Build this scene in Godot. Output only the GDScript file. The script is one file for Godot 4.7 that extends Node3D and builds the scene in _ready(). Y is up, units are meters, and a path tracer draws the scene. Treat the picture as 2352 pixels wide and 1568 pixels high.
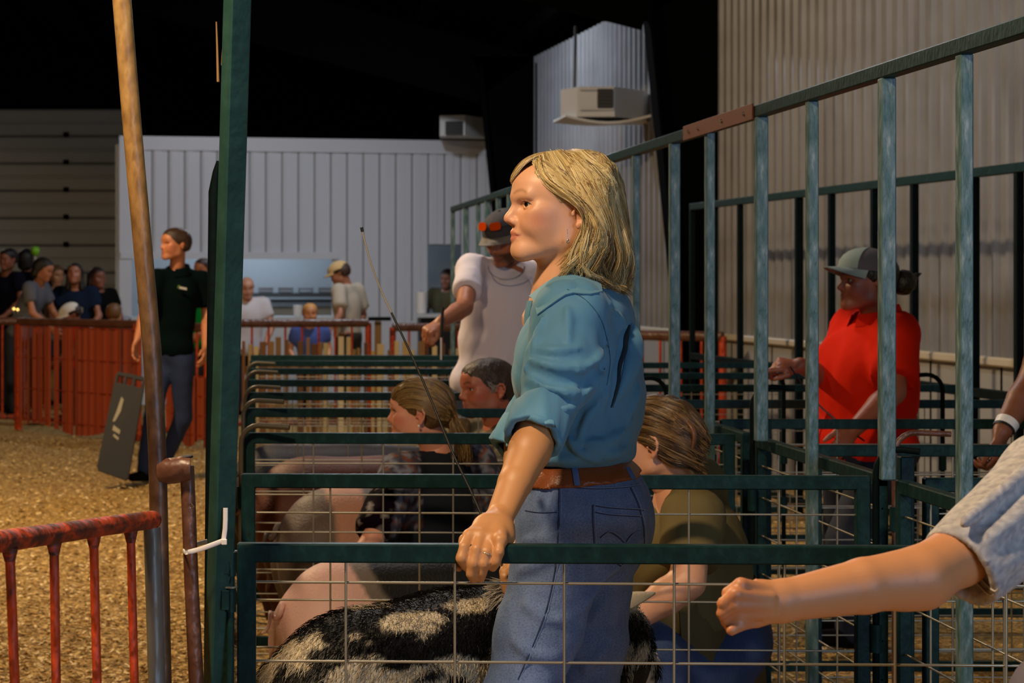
extends Node3D
# A show barn: pig pens of green steel panels, a woman in a blue shirt leaning on the nearest rail, an arena of wood shavings on the left.

func _ready() -> void:
	rng.seed = 7
	# camera: level, looking along the pens; the frame lies right of and below the line of sight
	var cam := Camera3D.new()
	cam.name = "camera"
	var at := CameraAttributesPhysical.new()
	at.frustum_focal_length = 76.0
	at.frustum_focus_distance = 4.45
	at.frustum_near = 0.1
	at.frustum_far = 120.0
	at.exposure_aperture = 10.0
	cam.attributes = at
	cam.position = Vector3(0, EYE, 0)
	add_child(cam)
	cam.set_frustum(0.1 * 1568.0 / F, Vector2((1176.0 - CX) / F, -(784.0 - CY) / F) * 0.1, 0.1, 120.0)
	cam.current = true
	var env := Environment.new()
	env.background_mode = Environment.BG_COLOR
	env.background_color = Color(0.02, 0.022, 0.025)
	env.tonemap_mode = Environment.TONE_MAPPER_LINEAR
	env.tonemap_exposure = 1.0
	env.sdfgi_enabled = true
	env.ssao_enabled = true
	env.ssil_enabled = true
	var we := WorldEnvironment.new()
	we.name = "world_environment"
	we.environment = env
	add_child(we)
	materials()
	# lamps: warm ones over the arena and the pens, cool ones near the kitchen, an added glowing panel for the open door behind the camera
	high_bay(Vector3(-0.9, 3.7, -2.9), 13.0, Color(1.0, 0.87, 0.70), "high bay lamp over the near pens")
	high_bay(Vector3(-2.6, 5.2, -12.0), 31.0, Color(1.0, 0.86, 0.67), "high bay lamp over the arena")
	high_bay(Vector3(1.0, 4.6, -10.5), 4.5, Color(0.98, 0.97, 0.98), "high bay lamp over the middle pens")
	high_bay(Vector3(-5.0, 4.9, -31.0), 3.5, Color(1.0, 0.95, 0.88), "added unseen lamp brightening the overhead door")  # added out of view to brighten the door behind the crowd
	high_bay(Vector3(1.4, 4.4, -21.0), 7.5, Color(0.92, 0.95, 1.0), "high bay lamp before the white kitchen wall")
	daylight(Vector3(3.75, 1.9, 3.6), Vector2(2.3, 2.4), 3.2, Color(0.72, 0.85, 1.0))
	building()
	arena()
	pens()
	near_left()
	people_and_pigs()

func high_bay(p: Vector3, energy: float, c: Color, label: String) -> void:
	var t := thing("high_bay_lamp", label, "lamp", p)
	obj("housing", Surf.new().lathe([Vector2(0.05, 0.34), Vector2(0.1, 0.33), Vector2(0.2, 0.2), Vector2(0.29, 0.03), Vector2(0.31, 0.01), Vector2(0.295, 0.01), Vector2(0.19, 0.19), Vector2(0.09, 0.31)], Transform3D(Basis(), p), 24), M.lamp_housing, t)
	obj("rod", Surf.new().tube([p + Vector3(0, 0.33, 0), p + Vector3(0, 0.9, 0)], 0.012), M.lamp_housing, t)
	var e := mat(c, 0.5)
	e.emission_enabled = true
	e.emission = c
	e.emission_energy_multiplier = 4.0
	obj("bulb", Surf.new().lathe([Vector2(0.0, -0.02), Vector2(0.12, -0.01), Vector2(0.185, 0.04), Vector2(0.18, 0.1), Vector2(0.1, 0.2), Vector2(0.0, 0.21)], Transform3D(Basis(), p), 20), e, t)
	var l := OmniLight3D.new()
	l.name = "lamp_light"
	l.light_color = c
	l.light_energy = energy
	l.light_size = 0.18
	l.omni_range = 60.0
	l.omni_attenuation = 2.0
	l.shadow_enabled = true
	l.position = Vector3(0, 0.05, 0)
	t.add_child(l)

func daylight(p: Vector3, size: Vector2, energy: float, c: Color) -> void:  # added glowing panel, stands in for daylight from an unseen open door
	var t := thing("added_daylight_panel", "added glowing panel in place of the open door behind the camera", "added_panel", p)
	var e := mat(c, 0.6)
	e.emission_enabled = true
	e.emission = c
	e.emission_energy_multiplier = 1.0
	obj("glow_pane", Surf.new().box(p + Vector3(0, 0, 0.03), Vector3(size.x / 2, size.y / 2, 0.02)), e, t)
	for s: float in [-1.0, 1.0]:
		obj("frame", Surf.new().box(p + Vector3(s * (size.x / 2 + 0.04), 0, 0), Vector3(0.04, size.y / 2 + 0.08, 0.05), Basis(), 0.005), M.lamp_housing, t)
		obj("frame", Surf.new().box(p + Vector3(0, s * (size.y / 2 + 0.04), 0), Vector3(size.x / 2, 0.04, 0.05), Basis(), 0.005), M.lamp_housing, t)
	var l := AreaLight3D.new()
	l.name = "panel_light"
	l.light_color = c
	l.light_energy = energy
	l.area_size = size
	l.area_normalize_energy = false
	l.area_range = 60.0
	l.shadow_enabled = true
	l.position = Vector3(0, 0, -0.01)
	t.add_child(l)

func materials() -> void:
	var cloud := noise_tex(0.02, [[0.0, "#8a8a8a"], [1.0, "#ffffff"]])
	var fine_n := noise_tex(0.06, [], 256, 4, true)
	var cloth_n := noise_tex(0.25, [], 256, 2, true)
	M.fine_n = fine_n
	M.cloth_n = cloth_n
	M.cloud = cloud
	var g := mat(Color.WHITE, 0.42)
	g.albedo_texture = noise_tex(0.018, [[0.0, "#122829"], [0.5, "#152f30"], [0.72, "#193738"], [0.86, "#182c2a"], [0.95, "#1f2822"], [1.0, "#352518"]], 512, 6)
	tri(g, Vector3(2.6, 1.6, 2.6))
	g.metallic_specular = 0.22
	M.green = bumpy(g, fine_n, 0.08)
	var gp: StandardMaterial3D = g.duplicate()
	gp.albedo_texture = noise_tex(0.018, [[0.0, "#223f3b"], [0.5, "#2a4b46"], [0.8, "#31544f"], [0.95, "#2f433c"], [1.0, "#3c2e20"]], 256, 6)
	M.green_post = gp  # brighter copy of the green: lamp light on the post put into its colour
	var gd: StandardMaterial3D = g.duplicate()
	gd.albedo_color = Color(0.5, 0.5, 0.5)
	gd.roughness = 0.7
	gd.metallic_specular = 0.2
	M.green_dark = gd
	var gw := mat(Color.WHITE, 0.34)
	gw.albedo_texture = noise_tex(0.02, [[0.0, "#33504f"], [0.45, "#4d6769"], [0.7, "#5f757a"], [0.9, "#7f9095"], [1.0, "#9aa6aa"]], 512, 5, false, FastNoiseLite.TYPE_SIMPLEX_SMOOTH, 9)
	tri(gw, Vector3(4.0, 1.0, 4.0))
	gw.metallic_specular = 0.35
	M.green_worn_glare = bumpy(gw, fine_n, 0.12)  # scuffed paint, with cool daylight on the bars put into its blue-grey
	var wire := mat(Color("#a8a290"), 0.38, 0.75)
	M.wire = wire
	M.wire_dark = mat(Color("#5b564c"), 0.4, 0.75)
	var r := mat(Color.WHITE, 0.6)
	r.albedo_texture = noise_tex(0.02, [[0.0, "#2a1712"], [0.38, "#4a2318"], [0.5, "#7a2e16"], [0.58, "#bd4113"], [0.68, "#a63814"], [0.76, "#52281b"], [1.0, "#2c1c18"]], 512, 5, false, FastNoiseLite.TYPE_SIMPLEX_SMOOTH, 4)
	tri(r, Vector3(1.1, 1.8, 1.1))
	M.red_rust = bumpy(r, fine_n, 0.6)
	var r2 := mat(Color.WHITE, 0.55)
	r2.albedo_texture = noise_tex(0.02, [[0.0, "#8a2a0e"], [0.5, "#c54412"], [0.75, "#b03a12"], [0.85, "#5a2616"], [1.0, "#2a1712"]], 512, 5, false, FastNoiseLite.TYPE_SIMPLEX_SMOOTH, 5)
	tri(r2, Vector3(1.5, 0.8, 1.5))
	M.red_paint = bumpy(r2, fine_n, 0.5)
	var br := mat(Color.WHITE, 0.4)
	br.albedo_texture = noise_tex(0.02, [[0.0, "#4c2c1c"], [0.5, "#5e3b2b"], [0.8, "#6d4a3c"], [1.0, "#3c2219"]], 256, 5, false, FastNoiseLite.TYPE_SIMPLEX_SMOOTH, 6)
	tri(br, Vector3(1.3, 1.0, 1.3))
	M.brown_pipe = bumpy(br, fine_n, 0.4)
	var po := vmat(0.42)
	po.albedo_texture = noise_tex(0.03, [[0.0, "#8a8078"], [0.4, "#d8d0c8"], [0.7, "#ffffff"], [1.0, "#b8aca0"]], 512, 5, false, FastNoiseLite.TYPE_SIMPLEX_SMOOTH, 12)
	tri(po, Vector3(2.2, 0.9, 2.2))
	M.pole = bumpy(po, fine_n, 0.12)
	M.timber = mat(Color("#8d6a3c"), 0.7)
	var ga := mat(Color.WHITE, 0.45, 0.3)
	ga.albedo_texture = noise_tex(0.02, [[0.0, "#45443e"], [0.5, "#7d7c74"], [0.75, "#6c6a60"], [1.0, "#4a3c30"]], 256, 5, false, FastNoiseLite.TYPE_SIMPLEX_SMOOTH, 13)
	tri(ga, Vector3(2.0, 0.35, 2.0))
	M.galvanised = bumpy(ga, fine_n, 0.3)
	var sh := mat(Color.WHITE, 0.9)
	sh.albedo_texture = noise_tex(0.05, [[0.0, "#6e5128"], [0.35, "#a17e42"], [0.6, "#c7a05a"], [0.85, "#dcb974"], [1.0, "#ecd29a"]], 512, 5, false, FastNoiseLite.TYPE_SIMPLEX_SMOOTH, 21)
	tri(sh, Vector3(0.8, 0.8, 0.8))
	bumpy(sh, noise_tex(0.09, [], 512, 4, true, FastNoiseLite.TYPE_SIMPLEX, 22), 1.4)
	M.shavings = sh
	M.flake = vmat(0.85)
	var wl := mat(Color("#888b91"), 0.45)
	wl.albedo_texture = noise_tex(0.012, [[0.0, "#c9c4bf"], [0.6, "#ffffff"], [1.0, "#e6e0da"]], 256, 5)
	tri(wl, Vector3(0.3, 0.3, 0.3))
	M.wall_metal = wl
	var wt := mat(Color("#98999a"), 0.55)
	M.wall_lower = wt
	M.wall_trim = mat(Color("#bfb7a6"), 0.5)
	M.white_metal = mat(Color("#c9ced8"), 0.35)
	M.white_groove = mat(Color("#8a8c92"), 0.6)
	var bs := mat(Color("#060606"), 0.95)
	bs.metallic_specular = 0.1
	M.black_steel = bs
	var rf := mat(Color("#050505"), 0.98)
	rf.metallic_specular = 0.05
	M.roof = rf
	M.door_panel = mat(Color("#d8d8d2"), 0.6)
	M.lamp_housing = mat(Color("#3a3b3d"), 0.4, 0.6)
	M.unit_white = mat(Color("#d3d3d0"), 0.45)
	M.grille = mat(Color("#4b4a48"), 0.6)
	M.recess = mat(Color("#c3c9cc"), 0.6)
	M.steel = mat(Color("#9aa0a4"), 0.3, 0.7)
	M.orange_net = mat(Color("#9c2d0c"), 0.6)
	M.slat = vmat(0.75)
	M.rust_plate = bumpy(mat(Color("#5d2c17"), 0.6), fine_n, 0.4)
	M.chrome = mat(Color("#d8d8d8"), 0.2, 1.0)
	M.plastic_white = mat(Color("#e8e4e0"), 0.4)
	var sk := vmat(0.48)
	M.skin = bumpy(tri(sk, Vector3(14, 14, 14)), fine_n, 0.05)
	M.eye = vmat(0.08)
	M.hair = bumpy(tri(vmat(0.5), Vector3(10, 2, 10)), fine_n, 0.8)
	M.strand = vmat(0.38)
	M.red_cloth = M.strand
	M.cloth = bumpy(tri(vmat(0.9), Vector3(9, 9, 9)), cloth_n, 0.25)
	(M.cloth as StandardMaterial3D).metallic_specular = 0.2
	var dn := vmat(0.8)
	dn.albedo_texture = noise_tex(0.12, [[0.0, "#a8a8b0"], [0.5, "#e8e8ec"], [1.0, "#ffffff"]], 256, 5, false, FastNoiseLite.TYPE_SIMPLEX_SMOOTH, 31)
	M.denim = bumpy(tri(dn, Vector3(6, 6, 6)), cloth_n, 0.2)
	M.pig = bumpy(tri(vmat(0.6), Vector3(6, 6, 6)), fine_n, 0.35)
	var shm := vmat(0.72)
	shm.rim_enabled = true
	shm.rim = 0.25
	M.shirt = bumpy(tri(shm, Vector3(26, 26, 26)), cloth_n, 0.12)
	M.denim_plain = vmat(0.8)
	M.leather = bumpy(tri(vmat(0.38), Vector3(12, 12, 12)), fine_n, 0.35)
	M.nail = vmat(0.3)
	M.whip_pale = mat(Color("#8a7f6c"), 0.5)
	var blot := FastNoiseLite.new()
	blot.frequency = 28.0
	blot.fractal_octaves = 2
	M.blot = blot
	M.rod = bumpy(mat(Color("#4d4638"), 0.4), fine_n, 0.2)
	M.clip = mat(Color("#6d4a33"), 0.35)
	M.orange_lens = mat(Color("#ff5a10"), 0.15, 0.3)
	M.board = bumpy(mat(Color("#110f0f"), 0.7), fine_n, 0.3)
	M.black = mat(Color("#111112"), 0.6)

# ---------------------------------------------------------------- small helpers
const F := 5000.0        # focal length in pixels of the 2352 x 1568 frame
const EYE := 1.45        # height of the camera
const CX := 540.0        # where the line of sight meets the frame
const CY := 640.0
var M := {}
var used := {}
var rng := RandomNumberGenerator.new()

func P(x: float, y: float, d: float) -> Vector3:
	return Vector3((x - CX) * d / F, EYE - (y - CY) * d / F, -d)

func numbered(called: String) -> String:
	if not used.has(called):
		used[called] = 0
		return called
	used[called] += 1
	return "%s_%03d" % [called, used[called]]

func thing(called: String, label: String, category: String, at := Vector3.ZERO, group := "") -> Node3D:
	var o := Node3D.new()
	o.name = numbered(called)
	add_child(o)
	o.position = at
	tag(o, label, category, group)
	return o

func tag(o: Node3D, label: String, category: String, group := "") -> Node3D:
	o.set_meta("label", label)
	o.set_meta("category", category)
	if group != "":
		o.set_meta("group", group)
	return o

func obj(called: String, s, m: Material, parent: Node3D = null) -> MeshInstance3D:
	var o := MeshInstance3D.new()
	o.name = called if parent else numbered(called)
	o.mesh = s.mesh() if s is Surf else s
	o.material_override = m
	o.cast_shadow = GeometryInstance3D.SHADOW_CASTING_SETTING_ON
	if parent:
		parent.add_child(o, true)
		if s is Surf:
			o.position = -parent_origin(parent)
	else:
		add_child(o)
	return o

func parent_origin(p: Node3D) -> Vector3:   # shapes are given in the world; children hang under a base that is only moved
	var v := Vector3.ZERO
	var q: Node = p
	while q != self and q is Node3D:
		v += (q as Node3D).position
		q = q.get_parent()
	return v

func struct(called: String, s, m: Material, parent: Node3D = null) -> MeshInstance3D:
	var o := obj(called, s, m, parent)
	if parent == null:
		o.set_meta("kind", "structure")
	return o

func lin(c: Color) -> Color:
	return c.srgb_to_linear()

func hexl(h: String) -> Color:
	return Color(h).srgb_to_linear()

func mat(c: Color, rough := 0.7, metal := 0.0) -> StandardMaterial3D:
	var m := StandardMaterial3D.new()
	m.albedo_color = c
	m.roughness = rough
	m.metallic = metal
	return m

func vmat(rough := 0.7) -> StandardMaterial3D:
	var m := mat(Color.WHITE, rough)
	m.vertex_color_use_as_albedo = true
	return m

func noise_tex(freq: float, ramp: Array, size := 256, octaves := 4, normal := false, kind := FastNoiseLite.TYPE_SIMPLEX_SMOOTH, seed_ := 1) -> NoiseTexture2D:
	var n := FastNoiseLite.new()
	n.noise_type = kind
	n.seed = seed_
	n.frequency = freq
	n.fractal_octaves = octaves
	var t := NoiseTexture2D.new()
	t.width = size
	t.height = size
	t.seamless = true
	t.noise = n
	if normal:
		t.as_normal_map = true
		t.bump_strength = 6.0
	elif ramp.size():
		var g := Gradient.new()
		var off := PackedFloat32Array()
		var col := PackedColorArray()
		for e in ramp:
			off.append(e[0])
			col.append(e[1] if e[1] is Color else Color(e[1]))
		g.offsets = off
		g.colors = col
		t.color_ramp = g
	return t

func tri(m: StandardMaterial3D, scale: Vector3, world := true) -> StandardMaterial3D:
	m.uv1_triplanar = true
	m.uv1_world_triplanar = world
	m.uv1_scale = scale
	return m

func bumpy(m: StandardMaterial3D, t: Texture2D, amount := 0.5) -> StandardMaterial3D:
	m.normal_enabled = true
	m.normal_texture = t
	m.normal_scale = amount
	return m

# ---------------------------------------------------------------- triangles collected for one mesh
class Surf:
	var V := PackedVector3Array()
	var N := PackedVector3Array()
	var C := PackedColorArray()
	var I := PackedInt32Array()
	var made: ArrayMesh

	func quad(a: Vector3, b: Vector3, c: Vector3, d: Vector3, col := Color.WHITE) -> void:   # seen from the front a b c d run clockwise
		var n := (c - a).cross(b - a).normalized()
		var s := V.size()
		for p in [a, b, c, d]:
			V.append(p)
			N.append(n)
			C.append(col)
		for i in [0, 1, 2, 0, 2, 3]:
			I.append(s + i)

	func tri3(a: Vector3, b: Vector3, c: Vector3, col := Color.WHITE) -> void:
		var n := (c - a).cross(b - a).normalized()
		var s := V.size()
		for p in [a, b, c]:
			V.append(p)
			N.append(n)
			C.append(col)
		for i in 3:
			I.append(s + i)

	func box(c: Vector3, h: Vector3, b := Basis(), bev := 0.0, col := Color.WHITE) -> Surf:   # centre, half sizes, turn, chamfer
		bev = minf(bev, minf(h.x, minf(h.y, h.z)) * 0.9)
		var ax := [b.x, b.y, b.z]
		var hh := [h.x, h.y, h.z]
		for i in 3:
			for s: float in [-1.0, 1.0]:
				var u: Vector3 = ax[(i + 1) % 3] * (hh[(i + 1) % 3] - bev)
				var v: Vector3 = ax[(i + 2) % 3] * (hh[(i + 2) % 3] - bev)
				var o: Vector3 = c + ax[i] * hh[i] * s
				if s > 0:
					quad(o - u - v, o - u + v, o + u + v, o + u - v, col)
				else:
					quad(o - u - v, o + u - v, o + u + v, o - u + v, col)
		if bev > 0.0:
			for i in 3:
				var j := (i + 1) % 3
				var k := (i + 2) % 3
				for s: float in [-1.0, 1.0]:
					for t: float in [-1.0, 1.0]:
						var e: Vector3 = ax[k] * (hh[k] - bev)
						var p: Vector3 = c + ax[i] * hh[i] * s + ax[j] * (hh[j] - bev) * t
						var q: Vector3 = c + ax[i] * (hh[i] - bev) * s + ax[j] * hh[j] * t
						if s * t > 0:
							quad(p - e, p + e, q + e, q - e, col)
						else:
							quad(p - e, q - e, q + e, p + e, col)
			for s: float in [-1.0, 1.0]:
				for t: float in [-1.0, 1.0]:
					for w: float in [-1.0, 1.0]:
						var cx: Vector3 = c + ax[0] * hh[0] * s + ax[1] * (hh[1] - bev) * t + ax[2] * (hh[2] - bev) * w
						var cy: Vector3 = c + ax[0] * (hh[0] - bev) * s + ax[1] * hh[1] * t + ax[2] * (hh[2] - bev) * w
						var cz: Vector3 = c + ax[0] * (hh[0] - bev) * s + ax[1] * (hh[1] - bev) * t + ax[2] * hh[2] * w
						if s * t * w > 0:
							tri3(cx, cz, cy, col)
						else:
							tri3(cx, cy, cz, col)
		return self

	func bar(a: Vector3, b: Vector3, w: float, t: float, up := Vector3.UP, bev := 0.003, col := Color.WHITE) -> Surf:   # square tube from a to b, w across, t along up
		var z := (b - a).normalized()
		var x := up.cross(z).normalized()
		if x.length() < 0.5:
			x = Vector3.RIGHT
		var y := z.cross(x)
		return box((a + b) / 2.0, Vector3(w / 2.0, t / 2.0, a.distance_to(b) / 2.0), Basis(x, y, z), bev, col)

	func tube(pts: Array, radii, sides := 10, caps := true, col = Color.WHITE, flat := 1.0, side := Vector3.ZERO) -> Surf:   # round tube along points; radii a number or one per point
		var n := pts.size()
		var s0 := V.size()
		var prev := Vector3.ZERO
		for i in n:
			var p: Vector3 = pts[i]
			var t: Vector3 = (pts[mini(i + 1, n - 1)] - pts[maxi(i - 1, 0)]).normalized()
			var x: Vector3
			if side != Vector3.ZERO:
				x = (side - t * side.dot(t)).normalized()
			elif i == 0:
				x = t.cross(Vector3.UP if absf(t.y) < 0.9 else Vector3.RIGHT).normalized()
			else:
				x = (prev - t * prev.dot(t)).normalized()
			prev = x
			var y := t.cross(x)
			var r: float = radii if (radii is float or radii is int) else radii[i]
			var cc: Color = col if col is Color else col[i]
			for k in sides:
				var a := TAU * k / sides
				var dir := x * cos(a) + y * sin(a) * flat
				V.append(p + dir * r)
				N.append((x * cos(a) * flat + y * sin(a)).normalized())
				C.append(cc)
		for i in n - 1:
			for k in sides:
				var a := s0 + i * sides + k
				var b := s0 + i * sides + (k + 1) % sides
				I.append_array([a, a + sides, b, b, a + sides, b + sides])
		if caps:
			for e in 2:
				var i0 := s0 + (n - 1) * sides * e
				var p: Vector3 = pts[(n - 1) * e]
				var t: Vector3 = (pts[1] - pts[0]).normalized() * -1.0 if e == 0 else (pts[n - 1] - pts[n - 2]).normalized()
				var c := V.size()
				V.append(p)
				N.append(t)
				C.append(C[i0])
				for k in sides:
					V.append(V[i0 + k])
					N.append(t)
					C.append(C[i0])
				for k in sides:
					if e == 0:
						I.append_array([c, c + 1 + k, c + 1 + (k + 1) % sides])
					else:
						I.append_array([c, c + 1 + (k + 1) % sides, c + 1 + k])
		return self

	func lathe(prof: Array, base: Transform3D, sides := 20, col := Color.WHITE) -> Surf:   # prof: Vector2(radius, height) from bottom to top
		var s0 := V.size()
		var n := prof.size()
		for i in n:
			var p: Vector2 = prof[i]
			var t: Vector2 = (prof[mini(i + 1, n - 1)] - prof[maxi(i - 1, 0)]).normalized()
			for k in sides:
				var a := TAU * k / sides
				V.append(base * Vector3(p.x * cos(a), p.y, p.x * sin(a)))
				N.append((base.basis * Vector3(t.y * cos(a), -t.x, t.y * sin(a))).normalized())
				C.append(col)
		for i in n - 1:
			for k in sides:
				var a := s0 + i * sides + k
				var b := s0 + i * sides + (k + 1) % sides
				I.append_array([a, b, a + sides, b, b + sides, a + sides])
		return self

	func grid(rows: Array, col = Color.WHITE, closed := false) -> Surf:   # smooth sheet through rows of points
		var s0 := V.size()
		var h := rows.size()
		var w: int = rows[0].size()
		for i in h:
			for k in w:
				V.append(rows[i][k])
				var k0 := k - 1 if k > 0 else (w - 1 if closed else 0)
				var k1 := k + 1 if k < w - 1 else (0 if closed else k)
				var du: Vector3 = rows[i][k1] - rows[i][k0]
				var dv: Vector3 = rows[mini(i + 1, h - 1)][k] - rows[maxi(i - 1, 0)][k]
				N.append(dv.cross(du).normalized())
				C.append(col)
		for i in h - 1:
			for k in (w if closed else w - 1):
				var a := s0 + i * w + k
				var b := s0 + i * w + (k + 1) % w
				I.append_array([a, b, a + w, b, b + w, a + w])
		return self

	func sheet(rows: Array, thick: float, col = Color.WHITE) -> Surf:   # a sheet with a thickness: two grids and a rim
		var h := rows.size()
		var w: int = rows[0].size()
		var under := []
		for i in h:
			var r := []
			for k in w:
				var du: Vector3 = rows[i][mini(k + 1, w - 1)] - rows[i][maxi(k - 1, 0)]
				var dv: Vector3 = rows[mini(i + 1, h - 1)][k] - rows[maxi(i - 1, 0)][k]
				r.append(rows[i][k] - dv.cross(du).normalized() * thick)
			under.append(r)
		grid(rows, col)
		var back := []
		for i in h:
			var r: Array = under[i].duplicate()
			r.reverse()
			back.append(r)
		grid(back, col)
		for k in w - 1:
			quad(rows[0][k], under[0][k], under[0][k + 1], rows[0][k + 1], col)
			quad(rows[h - 1][k], rows[h - 1][k + 1], under[h - 1][k + 1], under[h - 1][k], col)
		for i in h - 1:
			quad(rows[i][0], rows[i + 1][0], under[i + 1][0], under[i][0], col)
			quad(rows[i][w - 1], under[i][w - 1], under[i + 1][w - 1], rows[i + 1][w - 1], col)
		return self

	func prism(pts: Array, off: Vector3, col := Color.WHITE) -> Surf:   # flat outline pushed along off
		var x: Vector3 = (pts[1] - pts[0]).normalized()
		var z := off.normalized()
		var y := z.cross(x)
		var flat := PackedVector2Array()
		for p: Vector3 in pts:
			flat.append(Vector2((p - pts[0]).dot(x), (p - pts[0]).dot(y)))
		var ids := Geometry2D.triangulate_polygon(flat)
		for i in range(0, ids.size(), 3):
			var a: Vector3 = pts[ids[i]]
			var b: Vector3 = pts[ids[i + 1]]
			var c: Vector3 = pts[ids[i + 2]]
			if (c - a).cross(b - a).dot(z) > 0:
				var t := b
				b = c
				c = t
			tri3(a, b, c, col)
			tri3(a + off, c + off, b + off, col)
		var n := pts.size()
		var turn := 0.0
		for i in n:
			turn += flat[i].cross(flat[(i + 1) % n])
		for i in n:
			var a: Vector3 = pts[i]
			var b: Vector3 = pts[(i + 1) % n]
			if turn > 0:
				quad(a, a + off, b + off, b, col)
			else:
				quad(a, b, b + off, a + off, col)
		return self

	func field(f: Field, cell: float, tint = null, lo := Vector3.INF, hi := Vector3.INF) -> Surf:
		f.nets(self, cell, tint, lo, hi)
		return self

	func mesh() -> ArrayMesh:
		if made == null:
			made = ArrayMesh.new()
			var a := []
			a.resize(Mesh.ARRAY_MAX)
			a[Mesh.ARRAY_VERTEX] = V
			a[Mesh.ARRAY_NORMAL] = N
			a[Mesh.ARRAY_COLOR] = C
			a[Mesh.ARRAY_INDEX] = I
			made.add_surface_from_arrays(Mesh.PRIMITIVE_TRIANGLES, a)
		return made

# ---------------------------------------------------------------- rounded bodies: tapered capsules and ellipsoids joined smoothly, meshed as surface nets
class Field:
	var A := PackedVector3Array()
	var AB := PackedVector3Array()
	var IL := PackedFloat32Array()
	var W := PackedVector3Array()
	var NN := PackedVector3Array()
	var U := PackedVector3Array()
	var R0 := PackedVector3Array()
	var R1 := PackedVector3Array()
	var K := PackedFloat32Array()
	var OP := PackedInt32Array()      # 0 joins, 1 takes away
	var RD := PackedInt32Array()      # 1 round
	var cuts := []                    # [normal, offset]: keeps normal . p < offset
	var grow := 0.0
	var noise: FastNoiseLite
	var amp := 0.0
	var stretch := Vector3.ONE

	func flat_end() -> Field:     # the last capsule ends in a flat cut at b
		RD[RD.size() - 1] += 2
		return self

	func put(a: Vector3, b: Vector3, w: Vector3, n: Vector3, u: Vector3, r0: Vector3, r1: Vector3, k: float, op: int, rd: int) -> Field:
		A.append(a)
		AB.append(b - a)
		var l := (b - a).length_squared()
		IL.append(1.0 / l if l > 1e-9 else 0.0)
		W.append(w)
		NN.append(n)
		U.append(u)
		R0.append(r0)
		R1.append(r1)
		K.append(k)
		OP.append(op)
		RD.append(rd)
		return self

	func cap(a: Vector3, b: Vector3, r0: float, r1: float, k := 0.02, op := 0) -> Field:
		return put(a, b, Vector3.RIGHT, Vector3.UP, Vector3.BACK, Vector3(r0, r0, r0), Vector3(r1, r1, r1), k, op, 1)

	func chain(pts: Array, rad: Array, k := 0.02, op := 0) -> Field:
		for i in pts.size() - 1:
			cap(pts[i], pts[i + 1], rad[i], rad[i + 1], k, op)
		return self

	func ecap(a: Vector3, b: Vector3, side: Vector3, w0: float, n0: float, w1: float, n1: float, k := 0.03, op := 0) -> Field:   # oval capsule: w along side, n across
		var u := (b - a).normalized()
		var w := (side - u * side.dot(u)).normalized()
		var n := u.cross(w)
		return put(a, b, w, n, u, Vector3(w0, n0, minf(w0, n0)), Vector3(w1, n1, minf(w1, n1)), k, op, 0)

	func ell(c: Vector3, b: Basis, r: Vector3, k := 0.02, op := 0) -> Field:
		return put(c, c, b.x.normalized(), b.y.normalized(), b.z.normalized(), r, r, k, op, 0)

	func one(i: int, p: Vector3) -> float:
		var pa := p - A[i]
		var t := pa.dot(AB[i]) * IL[i]
		var h := clampf(t, 0.0, 1.0)
		var v := pa - AB[i] * h
		if RD[i] & 1:
			var e := v.length() - lerpf(R0[i].x, R1[i].x, h)
			if RD[i] > 1 and t > 1.0:
				v = pa - AB[i] * t
				return maxf(v.length() - R1[i].x, (t - 1.0) / sqrt(IL[i]))
			return e
		if RD[i] > 1 and t > 1.0:
			return maxf(Vector2((pa - AB[i] * t).dot(W[i]) / R1[i].x, (pa - AB[i] * t).dot(NN[i]) / R1[i].y).length() * R1[i].y - R1[i].y, (t - 1.0) / sqrt(IL[i]))
		var r := R0[i].lerp(R1[i], h)
		var q := Vector3(v.dot(W[i]), v.dot(NN[i]), v.dot(U[i])) / r
		var k0 := q.length()
		var k1 := (q / r).length()
		if k1 < 1e-6:
			return -minf(r.x, minf(r.y, r.z))
		return k0 * (k0 - 1.0) / k1

	func d(p: Vector3, ids: PackedInt32Array) -> float:
		var s := 1e3
		for i in ids:
			var e := one(i, p)
			var k := K[i]
			if OP[i] == 0:
				var h := k - absf(s - e)
				s = minf(s, e)
				if h > 0.0:
					s -= h * h / (4.0 * k)
			else:
				var h := k - absf(s + e)
				s = maxf(s, -e)
				if h > 0.0:
					s += h * h / (4.0 * k)
		s -= grow
		for c in cuts:
			s = maxf(s, (c[0] as Vector3).dot(p) - c[1])
		if amp > 0.0:
			s += amp * noise.get_noise_3dv(p * stretch)
		return s

	func all() -> PackedInt32Array:
		return PackedInt32Array(range(A.size()))

	func wrinkle(amount: float, freq: float, st := Vector3.ONE, seed_ := 3) -> Field:
		noise = FastNoiseLite.new()
		noise.seed = seed_
		noise.noise_type = FastNoiseLite.TYPE_SIMPLEX_SMOOTH
		noise.fractal_octaves = 2
		noise.frequency = freq
		amp = amount
		stretch = st
		return self

	func trace(o: Vector3, dir: Vector3, far := 40.0, start := 0.0) -> Vector3:   # first point of the surface along a ray
		var t := start
		var ids := all()
		dir = dir.normalized()
		for i in 160:
			var e := d(o + dir * t, ids)
			if e < 0.0004:
				break
			t += e * 0.8
			if t > far:
				return Vector3.INF
		return o + dir * t

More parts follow.
